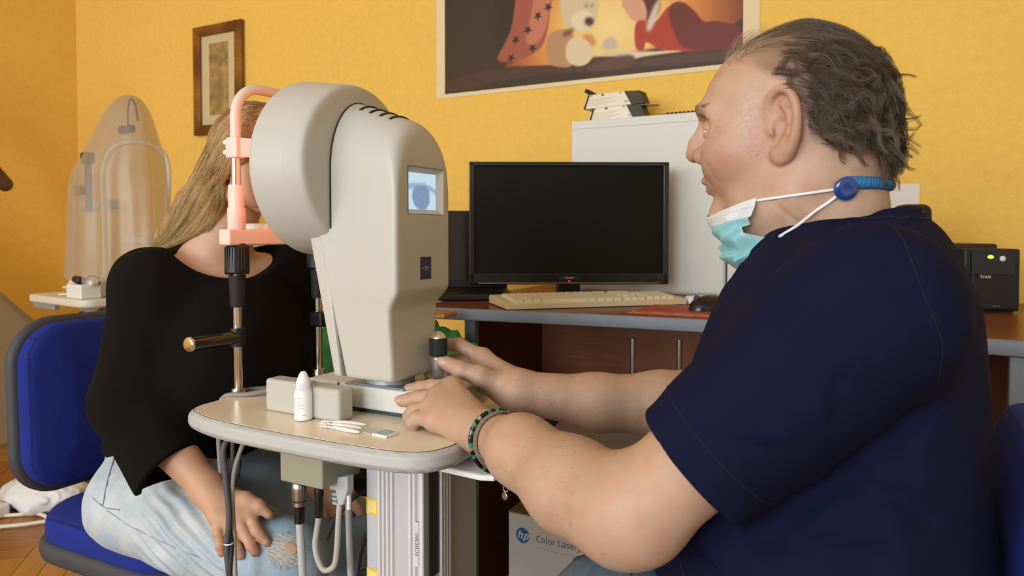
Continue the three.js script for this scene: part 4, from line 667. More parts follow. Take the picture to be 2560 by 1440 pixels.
  part(r, 'case', rbox(0.11, 0.05, 0.07, 0.006, 0.02, 0.0255, 0), M.whitePlastic); part(r, 'lead', tube([V3(-0.03, 0.03, 0), V3(-0.09, 0.035, 0.02), V3(-0.12, 0.02, -0.01), V3(-0.08, 0.012, -0.03), V3(-0.13, 0.006, 0.02)], 0.004, 40, 6), std('#e5dcb8', 0.5));
  part(r, 'lead', tube([V3(-0.02, 0.055, -0.02), V3(0.02, 0.075, -0.02), V3(0.06, 0.07, -0.03), V3(0.09, 0.05, -0.02)], 0.003, 30, 6), M.greyPlastic);
  solo('cable', tube([W(-2.34, 0.62, -1.60), W(-2.36, 0.585, -1.57), W(-2.40, 0.55, -1.56), W(-2.40, 0.45, -1.56)], 0.005, 30, 8), M.cableDark, 'dark cable hanging under the slit lamp table', 'cable', null, V3(0, 0, 0), 0);
}
// ---------------------------------------------------------------- swivel chairs
const fabricBlue = std('#ffffff', 0.92, { map: dataTex(256, (u, v) => { const k = 0.9 + 0.18 * noise(u * 220, v * 220, 2) + 0.05 * tn(u, v, 6); return [0.06 * k, 0.17 * k, 0.58 * k]; }, 4), bumpMap: rep(grain, 12), bumpScale: 0.0006 });
function pad(w, h, d, r, puff) { // cushion: rounded rectangle, thicker in the middle
  const f = (x, y, z) => { const qx = Math.abs(x) - w / 2 + r, qy = Math.abs(y) - h / 2 + r, e = Math.hypot(Math.max(qx, 0), Math.max(qy, 0)) + Math.min(Math.max(qx, qy), 0) - r; const dome = puff * clamp(-e / 0.09, 0, 1) ** 0.6; return smax(e, Math.abs(z) - d / 2 - (z > 0 ? dome : 0), 0.018); };
  return metric(meshField(f, [-w / 2 - 0.02, -h / 2 - 0.02, -d / 2 - 0.02], [w / 2 + 0.02, h / 2 + 0.02, d / 2 + puff + 0.02], 0.007));
}
function swivelChair(pos, turn, label, tilt, seatY, opt = {}) {
  const g = thing('office_chair', label, 'chair', pos, turn, 'blue office swivel chairs');
  // local +x is forward
  const shell = std('#3f4046', 0.6);
  const back = new THREE.Group(); back.position.set(-0.19, opt.backY - 0.0, 0); back.rotation.z = tilt; 
  const bp = part(g, 'backrest', pad(0.405, 0.345, 0.035, 0.085, 0.022).rotateY(Math.PI / 2), fabricBlue, 'blue padded backrest'); bp.position.copy(back.position); bp.rotation.z = tilt;
  const bs = part(g, 'back_shell', pad(0.43, 0.37, 0.03, 0.095, 0.004).rotateY(-Math.PI / 2).translate(-0.022, 0, 0), shell, 'dark grey plastic back shell'); bs.position.copy(back.position); bs.rotation.z = tilt;
  const sg = pad(0.46, 0.43, 0.05, 0.12, 0.02).rotateX(-Math.PI / 2);
  part(g, 'seat', sg, fabricBlue, 'blue padded seat').position.set(0.05, seatY - 0.04, 0);
  part(g, 'seat_shell', pad(0.475, 0.445, 0.04, 0.12, 0.006).rotateX(Math.PI / 2), shell, 'dark seat shell').position.set(0.05, seatY - 0.075, 0);
  part(g, 'back_bracket', tube([V3(-0.02, seatY - 0.10, 0), V3(-0.16, seatY - 0.10, 0), V3(-0.215, seatY - 0.06, 0), V3(-0.225, seatY + 0.03, 0), V3(-0.222, opt.backY, 0)], 0.03, 40, 10).scale(1, 1, 1.3), shell);
  part(g, 'gas_lift', cyl(0.025, 0.025, seatY - 0.17, 0.05, (seatY - 0.17) / 2 + 0.06, 0), M.blackPlastic);
  for (let i = 0; i < 5; i++) { const a = i * Math.PI * 0.4 + 0.3, leg = part(g, 'leg', rbox(0.27, 0.03, 0.04, 0.01, 0.145, 0.085, 0).rotateY(a).translate(0.05, 0, 0), M.blackPlastic); part(leg, 'caster', new THREE.SphereGeometry(0.03, 16, 12).scale(1, 1, 0.8).translate(0.26, 0.03, 0).rotateY(a).translate(0.05, 0, 0), M.blackMatte); }
  return g;
}
swivelChair(W(-1.36, 0, -1.0), -TURN + 0.02, 'blue office chair the woman in black sits on', 0.03, 0.405, { backY: 0.59 });
swivelChair(W(-0.062, 0, -0.885), -TURN + Math.PI, 'blue office chair behind the man, at the right picture edge', 0.04, 0.42, { backY: 0.58 });
// ---------------------------------------------------------------- power strip and white things on the floor
{
  const P = W(-2.80, 0, -1.25), g = thing('power_strip', 'white power strip with a red and brown plug on the parquet', 'power strip', P, -TURN + 0.12);
  part(g, 'strip', rbox(0.40, 0.045, 0.06, 0.01, 0, 0.0235, 0), M.whitePlastic);
  for (const x of [-0.12, -0.04, 0.04]) part(g, 'socket', cyl(0.017, 0.017, 0.003, x, 0.046, 0), M.white);
  const q = thing('power_plug', 'dark red plug with brown lead standing in the white power strip', 'plug', P.clone().add(W(0.135, 0.0455, 0.01)), -TURN);
  part(q, 'plug_body', lathe([[0, 0], [0.02, 0], [0.019, 0.018], [0.010, 0.028], [0, 0.03]], 20), std('#a03a1c', 0.45)); part(q, 'lead', tube([V3(0, 0.028, 0), V3(0.005, 0.08, 0), V3(-0.02, 0.125, 0), V3(-0.08, 0.14, -0.02), V3(-0.2, 0.10, -0.05), V3(-0.34, 0.01, -0.08)], 0.006, 40, 8), std('#3a1c12', 0.5));
  const wc = (pts, l) => solo('cable', tube(pts, 0.0065, 60, 8), std('#e3dccd', 0.5), l, 'cable', null, V3(0, 0, 0), 0);
  const e = P.clone().add(W(0.205, 0.02, 0.01)), F = (px, py) => { const r = at(px, py, 1).sub(V3(0, EYE, 0)); return V3(0, EYE, 0).addScaledVector(r, -(EYE - 0.008) / r.y); };
  wc([F(-60, 1325), F(0, 1317), F(60, 1311), F(110, 1304), F(160, 1296)], 'lower white cable running along the parquet at the left');
  wc([F(-40, 1292), F(30, 1288), F(90, 1284), F(112, 1290), F(124, 1302), F(150, 1313), F(190, 1316)], 'upper white cable bending down beside the power strip');
  const b = thing('adapter_bag', 'crumpled white plastic bag on the floor behind the chair', 'bag', F(115, 1258).setY(0), -TURN);
  const f = (x, y, z) => { const q2 = Math.hypot(x / 0.17, (y - 0.05) / 0.075, z / 0.11) - 1; return q2 * 0.08 + 0.016 * noise(x * 10, y * 14, z * 10 + 3) + 0.007 * Math.abs(noise(x * 24, y * 24, z * 24)); };
  part(b, 'bag', meshField((x, y, z) => smax(f(x, y, z), -y, 0.005), [-0.22, -0.02, -0.16], [0.22, 0.16, 0.16], 0.008), std('#e2e4e8', 0.5));
  wc([F(1120, 1416), F(1150, 1412), F(1165, 1414)], 'white cable end on the floor right of the column'); wc([F(1130, 1440), F(1155, 1428), F(1172, 1418)], 'second white cable end on the floor near the desk side');
  solo('cable', tube([F(1162, 1385), F(1158, 1410), F(1160, 1430)], 0.006, 20, 6), M.cableDark, 'black cable against the grey desk side near the floor', 'cable', null, V3(0, 0, 0), 0);
}
// ---------------------------------------------------------------- figures: distance fields in room axes (s, y, t)
const segD = (x, y, z, a, b) => { // distance to a tapered capsule; a, b = [s, y, t, radius]
  const bx = b[0] - a[0], by = b[1] - a[1], bz = b[2] - a[2], px = x - a[0], py = y - a[1], pz = z - a[2];
  const h = clamp((px * bx + py * by + pz * bz) / (bx * bx + by * by + bz * bz + 1e-12), 0, 1);
  return Math.hypot(px - bx * h, py - by * h, pz - bz * h) - (a[3] + (b[3] - a[3]) * h);
};
const chainD = (x, y, z, c, k) => { let d = segD(x, y, z, c[0], c[1]); for (let i = 1; i < c.length - 1; i++) d = k ? smin(d, segD(x, y, z, c[i], c[i + 1]), k) : Math.min(d, segD(x, y, z, c[i], c[i + 1])); return d; };
const ellD = (x, y, z, c, r) => { const q = Math.hypot((x - c[0]) / r[0], (y - c[1]) / r[1], (z - c[2]) / r[2]); return (q - 1) * Math.min(r[0], r[1], r[2]); };
const curve1 = (pts) => (v) => { // smooth interpolation through [x, y] pairs, x rising
  if (v <= pts[0][0]) return pts[0][1]; const n = pts.length; if (v >= pts[n - 1][0]) return pts[n - 1][1];
  let i = 0; while (v > pts[i + 1][0]) i++; const h = pts[i + 1][0] - pts[i][0], u = (v - pts[i][0]) / h;
  const m = (k) => { if (k <= 0 || k >= n - 1) return (pts[Math.min(k + 1, n - 1)][1] - pts[Math.max(k - 1, 0)][1]) / (pts[Math.min(k + 1, n - 1)][0] - pts[Math.max(k - 1, 0)][0]); return (pts[k + 1][1] - pts[k - 1][1]) / (pts[k + 1][0] - pts[k - 1][0]); };
  const m0 = m(i) * h, m1 = m(i + 1) * h, u2 = u * u, u3 = u2 * u; return (2 * u3 - 3 * u2 + 1) * pts[i][1] + (u3 - 2 * u2 + u) * m0 + (-2 * u3 + 3 * u2) * pts[i + 1][1] + (u3 - u2) * m1;
};
// body of horizontal slices: front/back limits and half width at each height
function slices(y, s, l, fr, bk, wd, mid, pf, pb) {
  const F = fr(y), B = bk(y), w = wd(y), m = mid(y), a = s > m ? (s - m) / Math.max(F - m, 0.004) : (m - s) / Math.max(m - B, 0.004), p = s > m ? pf : pb;
  const v = Math.pow(Math.pow(Math.abs(a), p) + Math.pow(Math.abs(l) / Math.max(w, 0.003), p), 1 / p);
  return (v - 1) * Math.min(Math.max(F - m, 0.004), Math.max(m - B, 0.004), Math.max(w, 0.003)) * 0.9;
}
const room = (px, py, d) => { const p = toRoom(at(px, py, d)); return [p.x, p.y, p.z]; };
const J = (px, py, d, r) => { const p = toRoom(at(px, py, d)); return [p.x, p.y, p.z, r]; };
function cull(f, c, r) { return (x, y, z, best) => { const d = Math.hypot(x - c[0], y - c[1], z - c[2]) - r; return d > best + 0.05 && d > 0.05 ? d : f(x, y, z); }; }
// head: f forward, u up, l to the side, all from the point between the ears; returns a field of (f, u, l)
function headField(h) {
  const { fr, bk, wd, mid } = h;
  return (f, u, l) => {
    const L = Math.abs(l);
    let d = slices(u, f, l, fr, bk, wd, mid, 2.35, 2.05);
    // top of the skull rounds off
    d = smax(d, ellD(f, u, l, h.skull, h.skullR), 0.03);
    d = smin(d, segD(f, u, L, h.brow[0], h.brow[1]), 0.016);
    d = smin(d, ellD(f, u, L, h.cheek, h.cheekR), 0.03);
    d = smax(d, -ellD(f, u, L, h.socket, [0.0145, 0.0105, 0.021]), 0.012);
    // nose
    let n = segD(f, u, L, h.nose[0], h.nose[1]); n = smin(n, segD(f, u, L, h.nose[1], h.nose[2]), 0.006); n = smin(n, segD(f, u, L, h.ala, h.ala), 0.007);
    n = smax(n, -segD(f, u, L, [h.ala[0] + 0.004, h.ala[1] - 0.0075, 0.0068, 0.0034], [h.ala[0] - 0.004, h.ala[1] - 0.004, 0.0075, 0.0030]), 0.003);
    d = smin(d, n, 0.008);
    // lids and lips
    const e = h.eye, ed = Math.hypot(f - e[0], u - e[1], L - e[2]); let lid = Math.abs(ed - 0.0122) - 0.0012; const ap = Math.max(Math.abs((u - e[1] - 0.0002) + 0.15 * Math.abs(L - e[2])) - 0.0042 + 24 * (L - e[2]) ** 2, e[0] + 0.004 - f);
    lid = Math.max(lid, -ap); d = smin(d, lid, 0.003); d = Math.max(d, -(ed - 0.0112));
    d = smin(d, segD(f, u, L, h.lipU[0], h.lipU[1]), 0.006); d = smin(d, segD(f, u, L, h.lipL[0], h.lipL[1]), 0.006);
    d = smax(d, -segD(f, u, L, h.mouth[0], h.mouth[1]), 0.0022);
    d = smin(d, ellD(f, u, L, h.chin, h.chinR), 0.02);
    return d;
  };
}
// ear in its own flat axes: a backwards, b up, c outwards
function earField(k) {
  const helix0 = [[-0.010, 0.002, 0.002], [-0.012, 0.014, 0.004], [-0.006, 0.027, 0.006], [0.004, 0.032, 0.008], [0.014, 0.028, 0.010], [0.0195, 0.016, 0.011], [0.0195, 0.002, 0.0105], [0.016, -0.010, 0.009], [0.010, -0.020, 0.007], [0.002, -0.029, 0.005], [-0.006, -0.031, 0.004], [-0.011, -0.026, 0.002]];
  const hc = new THREE.CatmullRomCurve3(helix0.map((p) => V3(...p))), helix = hc.getPoints(34).map((p, i) => [p.x * k, p.y * k, p.z * k, lerp(0.0035, 0.0050, sstep(20, 28, i)) * k]);
  const anti = [[0.004, 0.018, 0.005], [0.010, 0.010, 0.0075], [0.0115, 0.0, 0.008], [0.008, -0.010, 0.0065], [0.001, -0.015, 0.005]].map((p) => [p[0] * k, p[1] * k, p[2] * k, 0.0032 * k]);
  const tragus = [[-0.012, 0.0, 0.003, 0.005], [-0.008, -0.006, 0.0055, 0.0042]].map((p) => p.map((q) => q * k)), lobe = [[-0.006, -0.025, 0.003, 0.0068], [0.002, -0.022, 0.005, 0.0062]].map((p) => p.map((q) => q * k));
  return (a, b, c) => {
    let d = chainD(a, b, c, helix, 0.003 * k);
    const plate = Math.max(Math.hypot((a - 0.003 * k) / 1.0, (b - 0.002 * k) * 0.62) - 0.0165 * k, Math.abs(c - 0.15 * a - 0.0025 * k) - 0.0022 * k);
    d = smin(d, plate, 0.004 * k); d = smin(d, chainD(a, b, c, anti, 0.003 * k), 0.003 * k); d = smin(d, segD(a, b, c, tragus[0], tragus[1]), 0.004 * k); d = smin(d, segD(a, b, c, lobe[0], lobe[1]), 0.005 * k);
    d = smax(d, -segD(a, b, c, [-0.001 * k, 0.0, 0.006 * k, 0.0062 * k], [-0.004 * k, -0.006 * k, 0.003 * k, 0.005 * k]), 0.003 * k);
    return d;
  };
}
// hand: palm from wrist to knuckles, five finger chains kept apart
function handField(wrist, mcp, fingers, thumb, palmR) {
  const palm = mcp.map((m) => [wrist, m]);
  return (x, y, z) => {
    let d = 1; for (const [a, b] of palm) d = smin(d, segD(x, y, z, [a[0], a[1], a[2], palmR[0]], [b[0], b[1], b[2], palmR[1]]), 0.018);
    for (let i = 0; i < mcp.length - 1; i++) d = smin(d, segD(x, y, z, [...mcp[i].slice(0, 3), palmR[1] * 0.96], [...mcp[i + 1].slice(0, 3), palmR[1] * 0.96]), 0.010);
    let e = 1; for (const c of fingers) e = smin(e, chainD(x, y, z, c, 0.004), 0.0022);
    d = smin(d, e, 0.006);
    return smin(d, chainD(x, y, z, thumb, 0.006), 0.010);
  };
}
// mesh a figure: fine boxes where named, a coarser grid elsewhere
function meshFigure(F, lo, hi, cell, fine) {
  const list = [];
  const g = meshField(F, lo, hi, cell); const p = g.attributes.position, idx = g.index.array, keep = [];
  const inside = (i) => fine.some((b) => { const m = cell * 0.6; return p.getX(i) > b.lo[0] + m && p.getX(i) < b.hi[0] - m && p.getY(i) > b.lo[1] + m && p.getY(i) < b.hi[1] - m && p.getZ(i) > b.lo[2] + m && p.getZ(i) < b.hi[2] - m; });
  for (let i = 0; i < idx.length; i += 3) if (!(inside(idx[i]) && inside(idx[i + 1]) && inside(idx[i + 2]))) keep.push(idx[i], idx[i + 1], idx[i + 2]);
  g.setIndex(keep); list.push(g);
  for (const b of fine) list.push(meshField(F, b.lo, b.hi, b.cell));
  return mergeGeometries(list);
}
function paint(g, fn) { const p = g.attributes.position, n = g.attributes.normal, c = new Float32Array(p.count * 3); for (let i = 0; i < p.count; i++) { const q = fn(p.getX(i), p.getY(i), p.getZ(i), n.getX(i), n.getY(i), n.getZ(i)); c[3 * i] = q[0]; c[3 * i + 1] = q[1]; c[3 * i + 2] = q[2]; } g.setAttribute('color', new THREE.BufferAttribute(c, 3)); return g; }
const lin = (h) => { const c = new THREE.Color(h); return [c.r, c.g, c.b]; };
const mixc = (a, b, k) => [lerp(a[0], b[0], k), lerp(a[1], b[1], k), lerp(a[2], b[2], k)];
const poreTex = dataTex(512, (u, v) => { const k = 0.5 + 0.3 * noise(u * 90, v * 90, 1) + 0.25 * noise(u * 200, v * 200, 5) + 0.2 * noise(u * 50, v * 50, 9); return [k, k, k]; }, 0, false);
// pull a point onto a field's surface, offset outwards
function onField(F, p, off = 0) { let [x, y, z] = p; const e = 0.001; for (let i = 0; i < 12; i++) { const d = F(x, y, z) - off, gx = (F(x + e, y, z) - F(x - e, y, z)) / (2 * e), gy = (F(x, y + e, z) - F(x, y - e, z)) / (2 * e), gz = (F(x, y, z + e) - F(x, y, z - e)) / (2 * e), l = gx * gx + gy * gy + gz * gz + 1e-6; const k = clamp(d / l, -0.02, 0.02) * 0.9; x -= gx * k; y -= gy * k; z -= gz * k; if (Math.abs(d) < 1e-5) break; } return [x, y, z]; }
function gradAt(F, p) { const e = 0.001, [x, y, z] = p; const g = V3(F(x + e, y, z) - F(x - e, y, z), F(x, y + e, z) - F(x, y - e, z), F(x, y, z + e) - F(x, y, z - e)); return g.normalize(); }
// many thin strands as one geometry; each strand is a list of [x, y, z] and a radius
class Strands {
  constructor() { this.P = []; this.N = []; this.C = []; this.I = []; }
  add(pts, r, col, tip = 0.25) {
    const n = pts.length, b0 = this.P.length / 3; let u = V3(0.3, 0.9, 0.2);
    for (let i = 0; i < n; i++) {
      const a = pts[Math.max(0, i - 1)], b = pts[Math.min(n - 1, i + 1)], t = V3(b[0] - a[0], b[1] - a[1], b[2] - a[2]).normalize(); u = u.clone().addScaledVector(t, -u.dot(t)).normalize(); const w = t.clone().cross(u), q = r * lerp(1, tip, i / (n - 1));
      for (let k = 0; k < 3; k++) { const c = Math.cos(k * 2.0944), s = Math.sin(k * 2.0944), dx = u.x * c + w.x * s, dy = u.y * c + w.y * s, dz = u.z * c + w.z * s; this.P.push(pts[i][0] + dx * q, pts[i][1] + dy * q, pts[i][2] + dz * q); this.N.push(dx, dy, dz); this.C.push(col[0], col[1], col[2]); }
      if (i) for (let k = 0; k < 3; k++) { const k2 = (k + 1) % 3, m = b0 + (i - 1) * 3, o = b0 + i * 3; this.I.push(m + k, m + k2, o + k, o + k, m + k2, o + k2); }
    }
  }
  build() { const g = new THREE.BufferGeometry(); g.setAttribute('position', new THREE.Float32BufferAttribute(this.P, 3)); g.setAttribute('normal', new THREE.Float32BufferAttribute(this.N, 3)); g.setAttribute('color', new THREE.Float32BufferAttribute(this.C, 3)); g.setIndex(this.I); return g; }
}
const skinMat = () => phys('#ffffff', 0.52, { vertexColors: true, bumpMap: rep(poreTex, 11), bumpScale: 0.00022, sheen: 0.15, sheenRoughness: 0.5 });
function uvCyl(g, axis) { const p = g.attributes.position, uv = new Float32Array(p.count * 2); for (let i = 0; i < p.count; i++) { uv[2 * i] = p.getX(i) + p.getZ(i) * 0.35; uv[2 * i + 1] = p.getY(i) + p.getZ(i) * 0.6; } g.setAttribute('uv', new THREE.BufferAttribute(uv, 2)); return g; }
// first point of a field met on the way from the camera's place through a picture point
function firstHit(F, px, py, d0, d1, off = 0) { for (let d = d0; d <= d1; d += 0.0015) { const q = room(px, py, d); if (F(...q) < off) return q; } return room(px, py, d1); }
const EYE_ROOM = [0, EYE, 0];
function outward(F, q, off) { const v = [q[0] - EYE_ROOM[0], q[1] - EYE_ROOM[1], q[2] - EYE_ROOM[2]]; for (let k = 0.86; k < 1; k += 0.002) { const p = [0, 1, 2].map((i) => EYE_ROOM[i] + v[i] * k); if (F(...p) < off) return p; } return q; }
const shiftBy = (g, b) => g.translate(-b[0], -b[1], -b[2]);
// ---------------------------------------------------------------- the examiner: man in navy scrubs
{
  const TH = -0.838, base = [0.0, 0, TH], skinBase = lin('#b8957d');
  // head axes: f = -s, u = y, l = t - TH
  const prof = curve1([[0.930, 0.135], [0.938, 0.155], [0.946, 0.172], [0.955, 0.1855], [0.966, 0.1915], [0.978, 0.1925], [0.990, 0.1955], [1.003, 0.1985], [1.014, 0.2030], [1.026, 0.2010], [1.04, 0.1985], [1.058, 0.1985], [1.075, 0.1985], [1.092, 0.2025], [1.105, 0.2015], [1.122, 0.1955], [1.138, 0.1870], [1.152, 0.174], [1.163, 0.157], [1.172, 0.130], [1.18, 0.10]]);
  const backp = curve1([[0.930, 0.118], [0.95, 0.112], [0.97, 0.100], [0.985, 0.085], [1.0, 0.045], [1.015, 0.022], [1.03, 0.0135], [1.06, 0.0085], [1.09, 0.0085], [1.12, 0.016], [1.145, 0.032], [1.160, 0.05], [1.172, 0.075], [1.18, 0.095]]);
  const half = curve1([[0.930, 0.02], [0.94, 0.036], [0.952, 0.049], [0.97, 0.060], [0.99, 0.0665], [1.01, 0.0705], [1.03, 0.0725], [1.06, 0.0755], [1.09, 0.0765], [1.115, 0.0745], [1.14, 0.066], [1.158, 0.052], [1.17, 0.035], [1.18, 0.012]]);
  const midp = curve1([[0.93, 0.128], [0.97, 0.125], [1.0, 0.105], [1.03, 0.095], [1.08, 0.085], [1.14, 0.085], [1.18, 0.095]]);
  const H = {
    fr: prof, bk: backp, wd: half, mid: midp, skull: [0.101, 1.062, 0], skullR: [0.13, 0.1165, 0.09],
    brow: [[0.1985, 1.087, 0.008, 0.0060], [0.1815, 1.079, 0.045, 0.0055]], cheek: [0.160, 1.036, 0.041], cheekR: [0.024, 0.022, 0.023],
    socket: [0.2015, 1.0635, 0.034], nose: [[0.1965, 1.076, 0, 0.0068], [0.2085, 1.052, 0, 0.0082], [0.2105, 1.0405, 0, 0.0102]], ala: [0.2015, 1.0365, 0.0115, 0.0082],
    eye: [0.1812, 1.0618, 0.0315], lipU: [[0.1988, 1.0085, 0, 0.0040], [0.184, 1.0035, 0.024, 0.003]], lipL: [[0.1930, 0.9975, 0, 0.0042], [0.181, 1.0005, 0.022, 0.003]], mouth: [[0.2035, 1.0028, 0, 0.0013], [0.183, 1.002, 0.026, 0.0013]],
    chin: [0.176, 0.966, 0], chinR: [0.0165, 0.017, 0.02],
  };
  const hf = headField(H), ef = earField(1.08);
  const headF = (x, y, z) => {
    const f = -x, l = z - TH; let d = hf(f, y, l);
    // jowl, throat and neck
    d = smin(d, segD(x, y, Math.abs(l), [-0.135, 0.967, 0.040, 0.022], [-0.098, 0.985, 0.048, 0.022]), 0.03);
    let n = slices(y, x, l, curve1([[0.80, -0.035], [0.86, -0.02], [0.90, -0.004], [0.94, -0.004], [0.975, -0.008], [1.01, -0.014], [1.04, -0.03]]), curve1([[0.80, -0.13], [0.86, -0.135], [0.90, -0.142], [0.935, -0.149], [0.96, -0.146], [1.0, -0.12], [1.04, -0.09]]), curve1([[0.80, 0.072], [0.90, 0.066], [0.95, 0.0615], [1.0, 0.060], [1.04, 0.05]]), curve1([[0.8, -0.08], [1.04, -0.065]]), 2.1, 2.1);
    n = smax(n, y - 1.035, 0.02); n = smax(n, 0.80 - y, 0.02);
    d = smin(d, n, 0.028);
    // crease behind the jaw and folds on the neck
    d += 0.0016 * Math.exp(-(((y - (0.968 + (x + 0.10) * -0.9)) / 0.0035) ** 2)) * sstep(0.03, 0.05, Math.abs(l)) * sstep(-0.115, -0.10, x) * sstep(-0.05, -0.075, x);
    d += 0.0012 * Math.exp(-(((y - 0.985 - 0.5 * (x + 0.05)) / 0.003) ** 2)) * sstep(-0.07, -0.04, x);
    const wr = (ax, ay, bx, by, w, q) => { const dx = bx - ax, dy = by - ay, h = clamp(((x - ax) * dx + (y - ay) * dy) / (dx * dx + dy * dy), 0, 1), e = Math.hypot(x - ax - dx * h, y - ay - dy * h); return q * Math.exp(-((e / w) ** 2)); };
    if (x < -0.12 && y > 0.97) d += wr(-0.190, 1.032, -0.174, 1.006, 0.0035, 0.0007) + wr(-0.176, 1.0615, -0.160, 1.066, 0.0016, 0.0007) + wr(-0.176, 1.058, -0.162, 1.055, 0.0016, 0.0006) + wr(-0.193, 1.052, -0.176, 1.048, 0.0022, 0.0009) + wr(-0.192, 1.108, -0.160, 1.112, 0.0018, 0.0005) + wr(-0.190, 1.121, -0.155, 1.124, 0.0018, 0.0004);
    // ears
    const A = Math.abs(l), ang = 0.42, ca = Math.cos(ang), sa = Math.sin(ang), ex = x + 0.1035, ey = y - 1.0575, ez = A - 0.0705, tl = 0.12, a0 = ex * Math.cos(tl) - ey * Math.sin(tl) * -1, b0 = -ex * Math.sin(tl) + ey * Math.cos(tl);
    const a1 = a0 * ca + ez * sa, c1 = -a0 * sa + ez * ca;
    if (Math.hypot(ex, ey, ez) < 0.07) d = smin(d, ef(a1, b0, c1), 0.004);
    return d;
  };
  // arms and hands
  const nearArm = [[-0.03, 0.88, -0.665, 0.046], [-0.12, 0.785, -0.625, 0.0435], [-0.205, 0.700, -0.622, 0.043], [-0.222, 0.692, -0.628, 0.043]];
  const wristL = J(1217, 1088, 0.885, 0.0);
  const foreL = [[-0.222, 0.692, -0.628, 0.043], [-0.285, 0.697, -0.655, 0.045], [-0.36, 0.712, -0.69, 0.036], [wristL[0] + 0.01, wristL[1], wristL[2], 0.0285]];
  const mL = [J(1131, 966, 0.985, 0), J(1098, 992, 0.97, 0), J(1084, 1018, 0.955, 0), J(1088, 1052, 0.935, 0)];
  const fL = [
    [J(1131, 966, 0.985, 0.0112), J(1078, 966, 1.000, 0.0098), J(1050, 968, 1.008, 0.0088), J(1029, 971, 1.012, 0.0080)],
    [J(1098, 992, 0.97, 0.0116), J(1046, 995, 0.985, 0.0102), J(1022, 1000, 0.990, 0.0092), J(1005, 1002, 0.992, 0.0084)],
    [J(1084, 1018, 0.955, 0.0112), J(1036, 1026, 0.968, 0.0100), J(1024, 1040, 0.972, 0.0090), J(1022, 1050, 0.974, 0.0080)],
    [J(1088, 1052, 0.935, 0.0106), J(1043, 1044, 0.948, 0.0094), J(1030, 1056, 0.950, 0.0084), J(1034, 1066, 0.952, 0.0078)]];
  const thL = [J(1180, 1050, 0.93, 0.013), J(1120, 1000, 1.00, 0.012), J(1085, 985, 1.03, 0.0105), J(1060, 985, 1.04, 0.009)];
  const handL = handField([wristL[0], wristL[1], wristL[2]], mL, fL, thL, [0.021, 0.0128]);
  const farArm = [[-0.055, 0.885, -1.03, 0.058], [-0.16, 0.775, -1.05, 0.050], [-0.245, 0.700, -1.05, 0.044]];
  const wristR = J(1292, 978, 1.02, 0);
  const foreR = [[-0.245, 0.700, -1.05, 0.044], [-0.30, 0.700, -1.015, 0.046], [-0.38, 0.706, -0.96, 0.0385], [wristR[0] + 0.006, wristR[1], wristR[2], 0.0285]];
  const mR = [J(1207, 893, 1.075, 0), J(1200, 912, 1.085, 0), J(1192, 930, 1.09, 0), J(1190, 946, 1.09, 0)];
  const fR = [
    [J(1207, 893, 1.075, 0.0112), J(1148, 862, 1.088, 0.0100), J(1105, 862, 1.092, 0.0092), J(1076, 871, 1.090, 0.0082)],
    [J(1200, 912, 1.085, 0.0112), J(1140, 900, 1.096, 0.0100), J(1100, 904, 1.096, 0.0092), J(1074, 910, 1.088, 0.0088)],
    [J(1192, 930, 1.09, 0.0108), J(1135, 926, 1.098, 0.0098), J(1098, 930, 1.096, 0.0090), J(1073, 934, 1.088, 0.0084)],
    [J(1190, 946, 1.09, 0.010), J(1140, 948, 1.094, 0.009), J(1110, 950, 1.092, 0.0082), J(1085, 948, 1.085, 0.0074)]];
  const thR = [J(1262, 965, 1.02, 0.0165), J(1200, 940, 1.015, 0.0148), J(1152, 924, 1.017, 0.0115), J(1114, 907, 1.026, 0.0100)];
  const handR = handField([wristR[0], wristR[1], wristR[2]], mR, fR, thR, [0.0235, 0.0125]);
  const armL = (x, y, z) => smin(chainD(x, y, z, nearArm, 0.02), chainD(x, y, z, foreL, 0.02), 0.03), armR = (x, y, z) => smin(chainD(x, y, z, farArm, 0.02), chainD(x, y, z, foreR, 0.02), 0.03);
  // flattened wrists, a soft elbow
  const torsoFr = curve1([[0.44, 0.09], [0.55, 0.085], [0.706, 0.07], [0.80, 0.068], [0.87, 0.058], [0.924, 0.040], [0.965, 0.016]]), torsoBk = curve1([[0.44, -0.2], [0.55, -0.225], [0.70, -0.215], [0.80, -0.19], [0.87, -0.165], [0.924, -0.13], [0.965, -0.10]]);
  const torsoW = curve1([[0.44, 0.19], [0.60, 0.195], [0.75, 0.185], [0.85, 0.19], [0.90, 0.18], [0.93, 0.145], [0.955, 0.08], [0.975, 0.05]]), torsoM = curve1([[0.44, -0.06], [0.965, -0.04]]);
  const torso = (x, y, z, g = 0) => { const v = slices(y, x, z - TH, (q) => torsoFr(q) + g, (q) => torsoBk(q) - g, (q) => torsoW(q) + g, torsoM, 2.5, 2.5); return smax(smax(v, y - 0.965 - g, 0.03), 0.44 - y, 0.03); };
  const thigh = (sg) => [[-0.01, 0.485, TH + sg * 0.10, 0.092], [-0.15, 0.512, TH + sg * 0.115, 0.086], [-0.268, 0.530, TH + sg * 0.12, 0.070]], shin = (sg) => [[-0.268, 0.530, TH + sg * 0.12, 0.066], [-0.275, 0.3, TH + sg * 0.12, 0.055], [-0.25, 0.09, TH + sg * 0.12, 0.042]];
  const headC = cull(headF, [-0.10, 1.03, TH], 0.21), hLc = cull(handL, room(1120, 1020, 0.95), 0.14), hRc = cull(handR, room(1180, 920, 1.06), 0.14);
